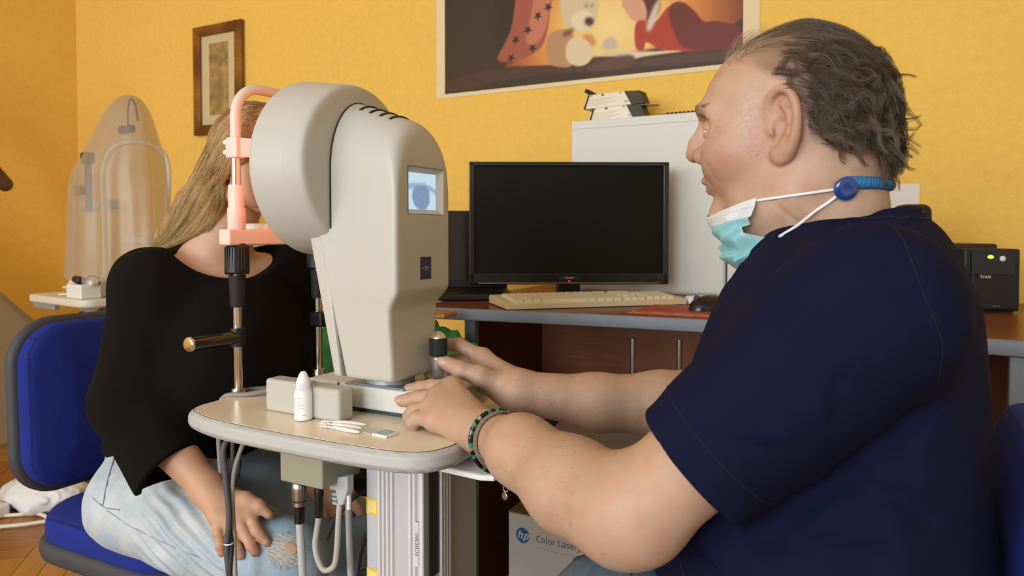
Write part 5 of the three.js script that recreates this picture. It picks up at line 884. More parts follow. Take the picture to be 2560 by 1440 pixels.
  const bodyF = (x, y, z) => {
    let d = torso(x, y, z, -0.012); d = smin(d, armL(x, y, z), 0.02); d = smin(d, armR(x, y, z), 0.02);
    for (const sg of [1, -1]) { d = smin(d, chainD(x, y, z, thigh(sg).map((p) => [p[0], p[1], p[2], p[3] - 0.012]), 0.02), 0.02); d = smin(d, chainD(x, y, z, shin(sg).map((p) => [p[0], p[1], p[2], p[3] - 0.01]), 0.02), 0.02); }
    d = smin(d, hLc(x, y, z, d), 0.012); d = smin(d, hRc(x, y, z, d), 0.012); d = smin(d, headC(x, y, z, d), 0.012);
    return d;
  };
  const skinG = meshFigure(bodyF, [-0.62, 0.04, -1.14], [0.12, 1.21, -0.55], 0.0075, [
    { lo: [-0.232, 0.985, TH - 0.056], hi: [-0.166, 1.104, TH + 0.060], cell: 0.0012 }, { lo: [-0.236, 0.90, TH - 0.098], hi: [0.028, 1.196, TH + 0.104], cell: 0.0024 },
    { lo: [wristL[0] - 0.19, wristL[1] - 0.05, wristL[2] - 0.20], hi: [wristL[0] + 0.03, wristL[1] + 0.09, wristL[2] + 0.05], cell: 0.0024 },
    { lo: [wristR[0] - 0.15, wristR[1] - 0.055, wristR[2] - 0.13], hi: [wristR[0] + 0.03, wristR[1] + 0.085, wristR[2] + 0.06], cell: 0.0024 },
    { lo: [-0.40, 0.62, -0.72], hi: [-0.12, 0.80, -0.56], cell: 0.004 }]);
  const red = lin('#b07a66'), pale = lin('#c6a88f'), tan = lin('#bb9270'), stub = lin('#a8816f'), lipC = lin('#b98673'), scalp = lin('#5f4735'), nailC = lin('#dfae9f');
  const hairFront = curve1([[1.0, -0.078], [1.06, -0.083], [1.09, -0.090], [1.108, -0.114], [1.125, -0.138], [1.145, -0.150], [1.18, -0.165]]), hairLow = curve1([[-0.10, 1.05], [-0.085, 1.043], [-0.065, 1.034], [-0.03, 1.022], [-0.005, 1.016], [0.02, 1.015]]);
  const hairMask = (x, y, z) => { // 0 bare skin, 1 thick hair
    const l = Math.abs(z - TH), hl = hairFront(y);
    let k = sstep(hl - 0.012, hl + 0.012, x) * sstep(-0.006, 0.008, y - hairLow(x));
    if (y > 1.125) k = Math.max(k, sstep(-0.168, -0.13, x) * 0.55);
    k *= 1 - sstep(0.004, -0.002, Math.hypot(x + 0.102, (y - 1.056) * 0.75) - 0.0235) * sstep(0.045, 0.055, l); return k;
  };
  paint(skinG, (x, y, z, nx, ny, nz) => {
    const n1 = fbm(x * 60, y * 60, z * 60, 3), n2 = noise(x * 260, y * 260, z * 260); let c = mixc(skinBase, pale, clamp(0.3 + 0.7 * n1, 0, 1)); c = mixc(c, red, clamp(0.5 * noise(x * 55 + 5, y * 55, z * 55), 0, 0.22));
    if (y > 0.9 && x < 0.05 && Math.abs(z - TH) < 0.11) {
      const l = Math.abs(z - TH);
      c = mixc(c, red, 0.55 * Math.exp(-(((x + 0.165) / 0.03) ** 2 + ((y - 1.025) / 0.028) ** 2)) + 0.5 * Math.exp(-(((x + 0.212) / 0.014) ** 2 + ((y - 1.04) / 0.016) ** 2)) + 0.4 * sstep(0.062, 0.07, l) * sstep(0.045, 0.03, Math.hypot(x + 0.1, y - 1.055)) + 0.35 * Math.exp(-(((x + 0.12) / 0.03) ** 2 + ((y - 0.995) / 0.02) ** 2)));
      c = mixc(c, tan, 0.5 * sstep(1.10, 1.13, y) * (1 - sstep(1.15, 1.17, y)));
      c = mixc(c, stub, 0.35 * sstep(1.02, 0.985, y) * sstep(-0.10, -0.14, x) * (0.7 + 0.5 * n2));
      if (Math.abs(y - 1.0045 + (l * 0.1)) < 0.0085 && x < -0.183 && l < 0.026) c = mixc(c, lipC, 0.6);
      c = mixc(c, scalp, lerp(0.8, 0.30 + 0.4 * sstep(-0.15, -0.08, x), sstep(1.10, 1.135, y)) * hairMask(x, y, z));
      c = mixc(c, lin('#c9bfb6'), 0.45 * Math.exp(-(((x + 0.138) / 0.012) ** 2 + ((y - 1.072) / 0.03) ** 2)) * (0.5 + n2)); // greying sideburn
      if (n2 > 0.62 && n1 > 0.1) c = mixc(c, lin('#8a5a45'), 0.3);
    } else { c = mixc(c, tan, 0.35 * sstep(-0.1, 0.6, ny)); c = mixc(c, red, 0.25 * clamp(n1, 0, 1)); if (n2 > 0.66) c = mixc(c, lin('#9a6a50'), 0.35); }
    return c;
  });
  const man = shade(new THREE.Mesh(shiftBy(uvCyl(skinG), base), skinMat())); man.name = numbered('person');
  tag(man, 'grey haired man in navy scrubs with lowered mask, steering the joystick', 'person'); man.position.copy(W(...base)); man.rotation.y = -TURN; scene.add(man);
  const P = (name, g, m, label) => part(man, name, shiftBy(g, base), m, label);
  // eyes and nails
  for (const sg of [1, -1]) {
    const c = [-H.eye[0], H.eye[1], TH + sg * H.eye[2]], e = new THREE.SphereGeometry(0.0116, 32, 24); const dir = V3(-1, -0.08, 0.0).normalize();
    paint(e, (x, y, z) => { const k = (x * dir.x + y * dir.y + z * dir.z) / 0.0116; return k > 0.975 ? lin('#15100c') : k > 0.87 ? lin('#5a6a70') : lin('#d9cfc6'); });
    P('eye', e.translate(...c), phys('#ffffff', 0.12, { vertexColors: true, clearcoat: 0.8 }));
  }
  const nail = (a, b, up, r) => { const d = V3(b[0] - a[0], b[1] - a[1], b[2] - a[2]).normalize(), g = new THREE.SphereGeometry(1, 20, 14).scale(r * 0.66, r * 0.85, r * 0.26); const m = new THREE.Matrix4(), u = up.clone().addScaledVector(d, -up.dot(d)).normalize(), w = d.clone().cross(u); m.makeBasis(w, d, u); g.applyMatrix4(m); g.translate(b[0] + u.x * r * 0.79 + d.x * r * 0.25, b[1] + u.y * r * 0.79 + d.y * r * 0.25, b[2] + u.z * r * 0.79 + d.z * r * 0.25); return g; };
  const nm = phys('#c49a86', 0.42, { clearcoat: 0.15 });
  fL.slice(0, 2).forEach((c) => P('fingernail', nail(c[2], c[3], V3(-0.1, 0.5, 0.85), c[3][3]), nm)); P('fingernail', nail(thR[2], thR[3], V3(-0.1, 0.35, 0.95), thR[3][3]), nm);
  // ------------------------------------------------ hair
  const hs = new Strands(), dark = lin('#2a2018'), brown = lin('#57432f'), grey = lin('#94877a');
  const flow = (x, y, z) => { const l = z - TH, side = sstep(0.03, 0.06, Math.abs(l)); const v = V3(1, lerp(0.1, -0.25, side) - 1.4 * sstep(-0.06, 0.0, x) , 0.0); v.z += 0.15 * Math.sign(l); return v; };
  const grow = (root, len, n, lift, curl, ph, wisp, wave = 0) => {
    const pts = [root]; let p = root.slice(), dir = flow(...p).normalize(); const st = len / n;
    for (let i = 1; i <= n; i++) {
      const t = i / n, g = gradAt(headF, p), d = flow(...p).normalize(); d.x += curl * noise(p[0] * 36 + ph, p[1] * 36, p[2] * 36); d.y += curl * 1.3 * noise(p[0] * 36, p[1] * 36 + ph, p[2] * 36 + 7); d.z += curl * noise(p[0] * 36 + 3, p[1] * 36, p[2] * 36 + ph);
      d.addScaledVector(g, -d.dot(g)).normalize(); dir.lerp(d, 0.6).normalize(); p = [p[0] + dir.x * st, p[1] + dir.y * st, p[2] + dir.z * st];
      const hgt = lift * Math.sin(Math.min(1, t * 1.5) * Math.PI / 2) + wisp * t * t; p = onField(headF, p, hgt); if (wave) { const sd = dir.clone().cross(g).normalize(), a = Math.sin(t * len / 0.0065 + ph * 3) * wave * Math.min(1, t * 2), b = Math.cos(t * len / 0.0065 + ph * 3) * wave * 0.6 * t; pts.push([p[0] + sd.x * a + g.x * b, p[1] + sd.y * a + g.y * b, p[2] + sd.z * a + g.z * b]); } else pts.push(p);
    }
    return pts;
  };
  const scatter = (count, fn) => { let n = 0, tries = 0; while (n < count && tries++ < count * 60) { const u = rr(-1, 1), a = rr(0, Math.PI * 2), q = Math.sqrt(1 - u * u), p0 = [-0.098 + 0.12 * q * Math.cos(a), 1.06 + 0.13 * u, TH + 0.1 * q * Math.sin(a)]; if (p0[1] < 0.985) continue; const p = onField(headF, p0), k = hairMask(...p); if (rnd() < k) { fn(p, k); n++; } } };
  scatter(600, (p, k) => { // wavy locks at the sides and back
    const top = p[1] > 1.135, low = p[1] < 1.05; if (p[1] > 1.125 && p[0] < -0.112 + rr(-0.02, 0.02)) return; const len = top ? rr(0.05, 0.085) : low ? rr(0.018, 0.028) : rr(0.030, 0.052), lift = top ? rr(0.002, 0.006) : rr(0.003, 0.009), curl = top ? 0.4 : 1.9, ph = rr(0, 50), wisp = (p[0] > -0.03 && p[1] < 1.12 ? (rnd() < 0.2 ? rr(0.008, 0.018) : rr(0, 0.004)) : 0.001), guide = grow(p, len, 9, lift, curl, ph, wisp, top ? 0.0008 : 0.0034), g = rnd(), col0 = mixc(mixc(dark, brown, rnd()), grey, g > 0.75 ? 0.55 : 0.05 + (p[0] < -0.07 ? 0.25 * rnd() : 0));
    const m = top ? 10 : 22; for (let i = 0; i < m; i++) { const ox = rr(-1, 1) * 0.0048, oy = rr(-1, 1) * 0.0048, oz = rr(-1, 1) * 0.0048, f = rr(0.75, 1.05), c = mixc(col0, brown, rnd() * 0.3); hs.add(guide.map((q, j) => { const t = j / 9, s = 1 - 0.72 * t; return [q[0] + ox * s, q[1] + oy * s - 0.0003 * j, q[2] + oz * s]; }), rr(0.00016, 0.0003), c, 0.2); }
  });
  for (let i = 0; i < 170; i++) { // short locks behind the ears
    const sg = rnd() < 0.6 ? 1 : -1, p = onField(headF, [rr(-0.084, -0.045), rr(1.04, 1.115), TH + sg * 0.075]); if (Math.hypot(p[0] + 0.102, (p[1] - 1.056) * 0.75) < 0.02 || p[1] < hairLow(p[0])) continue; const guide = grow(p, rr(0.02, 0.032), 7, rr(0.003, 0.007), 1.6, rr(0, 50), 0.001, 0.003), c0 = mixc(mixc(dark, brown, rnd()), grey, rnd() * 0.5);
    for (let j = 0; j < 20; j++) { const o = [rr(-1, 1), rr(-1, 1), rr(-1, 1)].map((v) => v * 0.0042); hs.add(guide.map((q, n) => [0, 1, 2].map((k) => q[k] + o[k] * (1 - 0.1 * n))), rr(0.00016, 0.00028), mixc(c0, brown, rnd() * 0.3), 0.2); }
  }
  for (let i = 0; i < 420; i++) { // thin combed-back hair over the crown
    const z = TH + rr(-0.062, 0.066), p = onField(headF, [rr(-0.165, -0.06), rr(1.14, 1.18), z]); const col = mixc(brown, grey, rnd() * 0.5); hs.add(grow(p, rr(0.05, 0.11), 12, rr(0.0015, 0.006), 0.35, rr(0, 9), rr(-0.001, 0.004)), rr(0.00011, 0.0002), col, 0.3);
  }
  for (let i = 0; i < 90; i++) { const p = onField(headF, [rr(-0.175, -0.15), rr(1.13, 1.16), TH + rr(-0.05, 0.06)]); hs.add(grow(p, rr(0.03, 0.05), 8, rr(0.003, 0.010), 1.0, rr(0, 9), rr(0.002, 0.006)), 0.0002, mixc(grey, lin('#b5a284'), rnd()), 0.3); }
  for (let i = 0; i < 160; i++) { // eyebrows and greying sideburns
    const a = rnd(), sg = rnd() < 0.7 ? 1 : -1, p = onField(headF, [lerp(-0.205, -0.182, a), 1.0885 - 0.0085 * a + rr(-0.003, 0.003), TH + sg * lerp(0.010, 0.044, a)]), q = onField(headF, [p[0] + 0.004, p[1] + rr(-0.001, 0.004), p[2] + sg * 0.007], 0.0015); hs.add([p, onField(headF, [(p[0] + q[0]) / 2, (p[1] + q[1]) / 2, (p[2] + q[2]) / 2], 0.0015), q], 0.00017, mixc(brown, grey, rnd() * 0.6), 0.3);
  }
  for (let i = 0; i < 150; i++) { const p = onField(headF, [rr(-0.150, -0.124), rr(1.03, 1.11), TH + 0.075]); hs.add([p, onField(headF, [p[0] + 0.002, p[1] - 0.003, p[2]], 0.0006), onField(headF, [p[0] + 0.004, p[1] - 0.004, p[2]], 0.0010)], 0.00009, mixc(lin('#c4ae9c'), lin('#e0d2c4'), rnd()), 0.3); }
  P('hair', hs.build(), phys('#ffffff', 0.3, { vertexColors: true, sheen: 0.3 }), 'thin grey brown hair, wavy at the back');
  { // hair on the forearms
    const fh = new Strands(); const arm = (F, a, b, n, r) => { for (let i = 0; i < n; i++) { const k = rnd(), c = [lerp(a[0], b[0], k), lerp(a[1], b[1], k), lerp(a[2], b[2], k)], q = rr(0, Math.PI * 2), p = onField(F, [c[0] + 0.01 * Math.cos(q), c[1] + r * Math.sin(q), c[2] + r * Math.cos(q)]), g = gradAt(F, p); if (g.y < -0.5) continue; const d = V3(rr(-0.4, 0.4) - 0.6, rr(-0.6, 0.1), rr(-0.5, 0.5)), L = rr(0.005, 0.010); fh.add([p, onField(F, [p[0] + d.x * L * 0.5, p[1] + d.y * L * 0.5, p[2] + d.z * L * 0.5], 0.0012), onField(F, [p[0] + d.x * L, p[1] + d.y * L, p[2] + d.z * L], 0.0016)], 0.00006, lin('#6a4c38'), 0.3); } };
    arm(bodyF, wristR, [-0.28, 0.70, -1.03], 1100, 0.03); arm(bodyF, wristL, [-0.26, 0.70, -0.64], 800, 0.03); P('arm_hair', fh.build(), std('#ffffff', 0.6, { vertexColors: true }));
  }
  // ------------------------------------------------ scrub top
  const hemL = [-0.158, 0.746, -0.622], axL = V3(-0.157 - -0.02, 0.746 - 0.885, -0.622 - -0.655).normalize(), hemR = [-0.19, 0.758, -1.05], axR = V3(-0.15, -0.14, -0.02).normalize();
  const crease = (x, y, z, a, b, w, dep) => { const d = segD(x, y, z, [...a, 0], [...b, 0]); return dep * Math.exp(-((d / w) ** 2)); };
  const sleeve = (x, y, z, sh, el, hem, ax, r0, r1) => { let d = segD(x, y, z, [...sh, r0], [...el, r1]); const c = (x - hem[0]) * ax.x + (y - hem[1]) * ax.y + (z - hem[2]) * ax.z; d = smax(d, c, 0.004); const inn = Math.max(segD(x, y, z, [...sh, r0 - 0.008], [...el, r1 - 0.0065]), -c - 0.022); return smax(d, -inn, 0.002); };
  const folds = (x, y, z) => 0.0045 * fbm(x * 9 + y * 6, y * 7 - x * 5, z * 8, 2) + 0.0022 * noise(x * 26 + y * 14, y * 12 - x * 16, z * 18);
  const creases = [];
  const topF = (x, y, z) => {
    let d = torso(x, y, z, 0.012);
    const shoulder = (sg, c) => segD(x, y, z, [-0.045, 0.893, TH + sg * 0.07, 0.040], [...c, 0.060]);
    d = smin(d, shoulder(1, [-0.022, 0.885, -0.667]), 0.03); d = smin(d, shoulder(-1, [-0.05, 0.885, -1.01]), 0.03);
    d = smax(d, 0.52 - y, 0.01);
    // open neckline that rises behind the neck
    const l = z - TH, plane = y - (0.991 + 0.52 * (x - 0.012) - 0.25 * Math.max(0, Math.abs(l) - 0.045) + (x < -0.09 ? (x + 0.09) * 0.9 : 0)), ring = 0.105 - Math.hypot(x + 0.06, l * 1.0);
    const hole = slices(y, x, l, () => 0.009, () => -0.145, () => 0.070, () => -0.065, 2.2, 2.2);
    const sl = sleeve(x, y, z, [-0.02, 0.885, -0.655], [-0.20, 0.703, -0.622], hemL, axL, 0.072, 0.0585), sr = sleeve(x, y, z, [-0.05, 0.885, -1.03], [-0.245, 0.703, -1.05], hemR, axR, 0.070, 0.060);
    d = smin(d, sl, 0.022); d = smin(d, sr, 0.022);
    const cut = smin(plane, 0.078 - Math.hypot((x + 0.065) * 0.85, l), 0.006); if (y > 0.86) d -= 0.0022 * sstep(-0.024, -0.021, cut); d = smax(d, cut, 0.003); if (y > 0.86) d = smax(d, -hole, 0.004);
    d += folds(x, y, z) * sstep(0.99, 0.93, y);
    for (const c of creases) d += c.q * Math.exp(-((segD(x, y, z, c.a, c.b) / c.w) ** 2));
    return d;
  };
  for (const [x0, y0, x1, y1, w, q] of [[2075, 580, 1965, 648, 0.006, 0.005], [1965, 648, 1880, 735, 0.006, 0.004], [2290, 1050, 2120, 1180, 0.010, 0.010], [2120, 1180, 1900, 1335, 0.010, 0.010], [1740, 1062, 1960, 1095, 0.010, -0.003], [1760, 1085, 1950, 1120, 0.008, 0.0025], [2095, 950, 2085, 1060, 0.007, 0.003], [1880, 830, 1980, 960, 0.012, 0.003], [1725, 1370, 1800, 1440, 0.003, 0.004], [2250, 700, 2330, 900, 0.012, 0.002], [2150, 1200, 2330, 1290, 0.012, 0.004], [1950, 1340, 2180, 1400, 0.014, 0.004]].map((c) => c)) {
    const p0 = firstHit(topF, x0, y0, 0.45, 0.95), p1 = firstHit(topF, x1, y1, 0.45, 0.95); creases.push({ a: [...p0, 0], b: [...p1, 0], w, q });
  }
  const navyTex = dataTex(256, (u, v) => { const k = 0.93 + 0.16 * noise(u * 230, v * 230, 3) + 0.04 * tn(u, v, 5); return [0.078 * k, 0.088 * k, 0.205 * k]; });
  const navy = phys('#ffffff', 0.9, { specularIntensity: 0.25, map: rep(navyTex, 9), bumpMap: rep(grain, 20), bumpScale: 0.0003 });
  P('scrub_top', uvCyl(meshFigure(topF, [-0.30, 0.50, -1.17], [0.12, 1.02, -0.52], 0.0055, [{ lo: [-0.24, 0.66, -0.72], hi: [-0.06, 0.84, -0.53], cell: 0.0022 }, { lo: [-0.27, 0.68, -1.15], hi: [-0.12, 0.84, -0.95], cell: 0.003 }, { lo: [-0.16, 0.87, -0.95], hi: [0.05, 1.0, -0.72], cell: 0.0026 }])), navy, 'navy blue short sleeved scrub top');
  const seam = (pts, r = 0.0007, F = topF) => { const c = new THREE.CatmullRomCurve3(pts.map((p) => V3(...p))), out = c.getPoints(40).map((p) => V3(...onField(F, [p.x, p.y, p.z], 0.0))); return tube(out, r, 80, 5); };
  const ringSeam = (hem, ax, back, r) => { const u = V3(0, 0, 1).cross(ax).normalize(), w = ax.clone().cross(u), pts = []; for (let i = 0; i <= 24; i++) { const a = i / 24 * Math.PI * 2, q = V3(...hem).addScaledVector(ax, -back).addScaledVector(u, r * Math.cos(a)).addScaledVector(w, r * Math.sin(a)); pts.push([q.x, q.y, q.z]); } return seam(pts); };
  const thread = std('#0b0d22', 0.9);
  P('hem_seam', ringSeam(hemL, axL, 0.032, 0.062), thread); 
  P('shoulder_seam', seam([[0.012, 0.965, -0.80], [-0.01, 0.955, -0.74], [-0.02, 0.945, -0.69], [0.0, 0.915, -0.62], [0.035, 0.86, -0.60], [0.045, 0.82, -0.61]], 0.0005), thread);
  P('collar_seam', seam([[0.024, 0.958, -0.86], [0.018, 0.958, -0.80], [-0.03, 0.948, -0.755], [-0.08, 0.928, -0.76], [-0.12, 0.90, -0.79]], 0.0009), thread);
  P('pocket_seam', seam([[-0.20, 0.64, -0.66], [-0.15, 0.60, -0.65], [-0.10, 0.57, -0.65]], 0.0012), thread);
  // jeans
  const jeansF = (x, y, z) => { let d = chainD(x, y, z, thigh(1), 0.02); d = smin(d, chainD(x, y, z, thigh(-1), 0.02), 0.03); d = smin(d, chainD(x, y, z, shin(1), 0.02), 0.02); d = smin(d, chainD(x, y, z, shin(-1), 0.02), 0.02); d = smin(d, ellD(x, y, z, [0.0, 0.5, TH], [0.11, 0.10, 0.18]), 0.04); return d + 0.003 * noise(x * 16 + y * 20, y * 24, z * 14) + 0.002 * noise(x * 50, y * 26, z * 40); };
  const jeanTex = (r, g, b) => dataTex(512, (u, v) => { const k = 0.9 + 0.16 * noise(u * 300, v * 120, 1) + 0.14 * tn(u, v, 6, 2) + 0.08 * noise(u * 40, v * 16, 7); return [r * k, g * k, b * k]; });
  P('jeans', uvCyl(meshField(jeansF, [-0.38, 0.03, -1.10], [0.13, 0.64, -0.58], 0.006)), std('#ffffff', 0.85, { map: rep(jeanTex(0.36, 0.42, 0.49), 5), bumpMap: rep(grain, 16), bumpScale: 0.0005 }), 'grey blue jeans');
  { const pk = []; for (let i = 0; i <= 16; i++) { const k = i / 16; pk.push(firstHit(jeansF, lerp(1418, 1580, k), 1410 - 34 * Math.sin(Math.min(1, k * 1.6) * 1.6) + 62 * k * k, 0.5, 1.1, 0)); } P('jeans_seam', seam(pk, 0.0028, jeansF), std('#2b3644', 0.9)); }
  for (const sg of [1, -1]) P('shoe', metric(meshField((x, y, z) => smax(Math.min(segD(x, y, z, [-0.25, 0.05, TH + sg * 0.12, 0.045], [-0.40, 0.04, TH + sg * 0.13, 0.04]), 1), -y + 0.002, 0.006), [-0.47, -0.01, TH + sg * 0.12 - 0.08], [-0.17, 0.12, TH + sg * 0.12 + 0.08], 0.008)), M.blackMatte);
  // ------------------------------------------------ lowered surgical mask, loops and the blue strap
  const maskTex = dataTex(256, (u, v) => { const k = 0.95 + 0.06 * noise(u * 120, v * 120, 1), e = Math.min(u, 1 - u) < 0.045 ? 1 : 0; if (v > 0.74 && (Math.abs(v - 0.90) < 0.008 || Math.abs(v - 0.77) < 0.008) && (u * 70) % 1 < 0.5) return [0.72, 0.78, 0.82]; return v > 0.78 ? [0.93 * k, 0.95 * k, 0.96 * k] : [lerp(0.60, 0.74, e) * k, lerp(0.86, 0.88, e) * k, lerp(0.89, 0.91, e) * k]; }); maskTex.wrapS = maskTex.wrapT = THREE.ClampToEdgeWrapping;
  {
    // rows from the top edge (across the chin) down to the hem hanging at the throat; columns from the far to the near cheek
    const nearE = [J(1890, 493, 0.735, 0), J(1880, 535, 0.732, 0), J(1866, 560, 0.735, 0), J(1862, 580, 0.735, 0), J(1905, 590, 0.728, 0), J(1952, 596, 0.72, 0)];
    const midE = [J(1777, 541, 0.80, 0), J(1780, 565, 0.80, 0), J(1788, 595, 0.795, 0), J(1806, 628, 0.785, 0), J(1815, 655, 0.78, 0), J(1862, 694, 0.765, 0)];
    const qE = [J(1830, 516, 0.745, 0), J(1820, 550, 0.742, 0), J(1822, 590, 0.742, 0), J(1838, 622, 0.738, 0), J(1862, 645, 0.735, 0), J(1905, 650, 0.73, 0)];
    const nv = 40, nu = 64, Pp = [], UV = [], I = [];
    const rowAt = (E, v) => new THREE.CatmullRomCurve3(E.map((p) => V3(p[0], p[1], p[2]))).getPoint(v);
    for (let j = 0; j <= nv; j++) { const v = j / nv, N = rowAt(nearE, v), Mi = rowAt(midE, v), Q = rowAt(qE, v), far = (p) => V3(p.x, p.y, 2 * TH - p.z), c = new THREE.CatmullRomCurve3([N, Q, Mi, far(Q), far(N)], false, 'centripetal');
      for (let i = 0; i <= nu; i++) { const u = i / nu, p = c.getPoint(u), pl = 0.0030 * Math.sin(v * 30 + 2.5 * Math.sin(u * 9)) * sstep(0.2, 0.3, v) + 0.005 * Math.sin(v * 13 + u * 11) * sstep(0.3, 0.5, v) + 0.0025 * noise(u * 9, v * 7, 3); let q = [p.x - pl * 0.7, p.y + pl * 0.2, p.z + pl * 0.6 * Math.sign(0.5 - u)]; const hd = headF(...q); if (hd < 0.002) q = onField(headF, q, 0.002); Pp.push(...q); UV.push(u, 1 - v); } }
    for (let j = 0; j < nv; j++) for (let i = 0; i < nu; i++) { const a = j * (nu + 1) + i; I.push(a, a + nu + 1, a + 1, a + 1, a + nu + 1, a + nu + 2); }
    const g = new THREE.BufferGeometry(); g.setAttribute('position', new THREE.Float32BufferAttribute(Pp, 3)); g.setAttribute('uv', new THREE.Float32BufferAttribute(UV, 2)); g.setIndex(I); g.computeVertexNormals();
    P('surgical_mask', g, phys('#ffffff', 0.75, { map: maskTex, side: THREE.DoubleSide, transmission: 0.18, thickness: 0 }), 'light blue surgical mask pulled under the chin');
    const loop = (pts) => tube(pts.map((p) => V3(...onField(headF, p, 0.0022))), 0.0015, 60, 8);
    const btn = firstHit(headF, 2112, 471, 0.6, 0.9, 0.003), ba = Math.atan2(btn[2] - TH, btn[0] + 0.06);
    P('ear_loop', tube([[1888, 502], [1930, 496], [1980, 489], [2030, 482], [2100, 472]].map((p) => V3(...firstHit(headF, p[0], p[1], 0.6, 0.9, 0.002))), 0.0015, 60, 8), std('#eef0f1', 0.8));
    P('ear_loop', tube([[1948, 592], [1990, 566], [2040, 527], [2070, 507], [2100, 484]].map((p) => V3(...firstHit((x, y, z) => Math.min(headF(x, y, z), topF(x, y, z)), p[0], p[1], 0.6, 0.9, 0.002))), 0.0016, 40, 8), std('#eef0f1', 0.8));
    const radial = (c, h, ang) => { let r = 0.14; for (let i = 0; i < 140 && headF(c[0] + r * Math.cos(ang), h, c[1] + r * Math.sin(ang)) > 0; i++) r -= 0.001; return r; };
    const bandR = []; for (let i = 0; i <= 40; i++) bandR.push(radial([-0.06, TH], 0.9985, lerp(ba, -ba, i / 40)));
    const bandPts = bandR.map((r, i) => { let m = 0, n = 0; for (let k = -4; k <= 4; k++) if (bandR[i + k] !== undefined) { m += bandR[i + k]; n++; } const a = lerp(ba, -ba, i / 40), q = Math.max(m / n, r) + 0.002; return V3(-0.06 + q * Math.cos(a), 0.9985, TH + q * Math.sin(a)); });
    const bg = new THREE.TubeGeometry(new THREE.CatmullRomCurve3(bandPts), 80, 0.0055, 10); { const p = bg.attributes.position; for (let i = 0; i < p.count; i++) p.setY(i, 0.9985 + (p.getY(i) - 0.9985) * 1.15); }
    P('neck_strap', bg, std('#2f78b4', 0.8, { bumpMap: rep(grain, 1.5, 0.1), bumpScale: 0.0012 }), 'blue fabric strap joining the ear loops');
    const nrm = gradAt(headF, btn), bq = new THREE.Quaternion().setFromUnitVectors(V3(0, 1, 0), nrm), bm = new THREE.Matrix4().compose(V3(...btn).addScaledVector(nrm, 0.002), bq, V3(1, 1, 1));
    const bt = P('strap_button', lathe([[0, -0.003], [0.010, -0.003], [0.0115, -0.001], [0.0118, 0.001], [0.0105, 0.0032], [0.007, 0.0042], [0.004, 0.0036], [0, 0.0034]], 40).applyMatrix4(bm), phys('#1c3f86', 0.2, { clearcoat: 0.7 }), 'shiny blue button');
  }
  // ------------------------------------------------ bracelets on the near wrist
  {
    const wc = [(wristL[0] + foreL[2][0] * 0.35) / 1.35, (wristL[1] + foreL[2][1] * 0.35) / 1.35, (wristL[2] + foreL[2][2] * 0.35) / 1.35], ax = V3(foreL[2][0] - wristL[0], foreL[2][1] - wristL[1], foreL[2][2] - wristL[2]).normalize();
    const u = V3(0, 1, 0).addScaledVector(ax, -ax.y).normalize(), w = ax.clone().cross(u).normalize();
    const ringPts = (c, r, dx, n, sag) => Array.from({ length: n }, (_, i) => { const a = i / n * Math.PI * 2, d = u.clone().multiplyScalar(Math.cos(a)).addScaledVector(w, Math.sin(a)), q = onField(bodyF, [c[0] + d.x * r, c[1] + d.y * r, c[2] + d.z * r], dx); return V3(q[0], q[1] - sag * Math.max(0, -Math.cos(a)), q[2]); });
    const c1 = [wc[0] + ax.x * -0.004, wc[1] + ax.y * -0.004, wc[2] + ax.z * -0.004];
    const rp = ringPts(c1, 0.036, 0.0032, 40, 0.006), curveB = new THREE.CatmullRomCurve3(rp, true);
    const bead = P('beaded_bracelet', new THREE.TubeGeometry(curveB, 120, 0.0016, 8, true), M.blackGloss, 'black and green beaded bracelet');
    const mats = [M.blackGloss, phys('#1e7a58', 0.3, { clearcoat: 0.5 }), M.blackGloss, M.chrome, phys('#2f8f6a', 0.3), M.blackGloss];
    const bg = new THREE.CylinderGeometry(0.0031, 0.0031, 0.0044, 14);
    for (let i = 0; i < 46; i++) { const k = i / 46, p = curveB.getPointAt(k), t = curveB.getTangentAt(k), m = part(bead, i ? 'bead_' + String(i).padStart(3, '0') : 'bead', bg, mats[[0, 1, 0, 0, 3, 2, 4, 0, 1, 0, 0, 4, 3, 0, 1, 0, 5][i % 17]]); m.position.copy(p).sub(V3(...base)); m.quaternion.setFromUnitVectors(V3(0, 1, 0), t); }
    const c2 = [wc[0] + ax.x * 0.013, wc[1] + ax.y * 0.013, wc[2] + ax.z * 0.013], rq = ringPts(c2, 0.036, 0.0022, 40, 0.002);
    // flat bangle: a ribbon with thickness
    const BP = [], BI = [], BU = []; rq.concat([rq[0]]).forEach((p, i) => { const o = p.clone().sub(V3(...c2)).normalize(); for (const [a, b] of [[-0.0042, 0], [0.0042, 0], [0.0042, 0.0016], [-0.0042, 0.0016]]) { const q = p.clone().addScaledVector(ax, a).addScaledVector(o, b); BP.push(q.x, q.y, q.z); BU.push(i / 10, a * 100); } });
    for (let i = 0; i < 40; i++) for (let k = 0; k < 4; k++) { const a = i * 4 + k, b = i * 4 + (k + 1) % 4; BI.push(a, b, a + 4, b, b + 4, a + 4); }
    const bgm = new THREE.BufferGeometry(); bgm.setAttribute('position', new THREE.Float32BufferAttribute(BP, 3)); bgm.setAttribute('uv', new THREE.Float32BufferAttribute(BU, 2)); bgm.setIndex(BI); const ng = bgm.toNonIndexed(); ng.computeVertexNormals();
    P('silver_bangle', ng, std('#b5b0a6', 0.35, { metalness: 1, bumpMap: rep(grain, 1, 3), bumpScale: 0.0006 }), 'engraved silver bangle');
    // charm chain hanging below
    const low = rp.reduce((a, b) => (a.y < b.y ? a : b)), ch = []; for (let i = 0; i < 7; i++) ch.push(new THREE.TorusGeometry(0.0024, 0.0007, 6, 14).rotateY(i * 1.4).translate(low.x - 0.004 + i * 0.0022, low.y - 0.001 - i * 0.0022, low.z + 0.002));
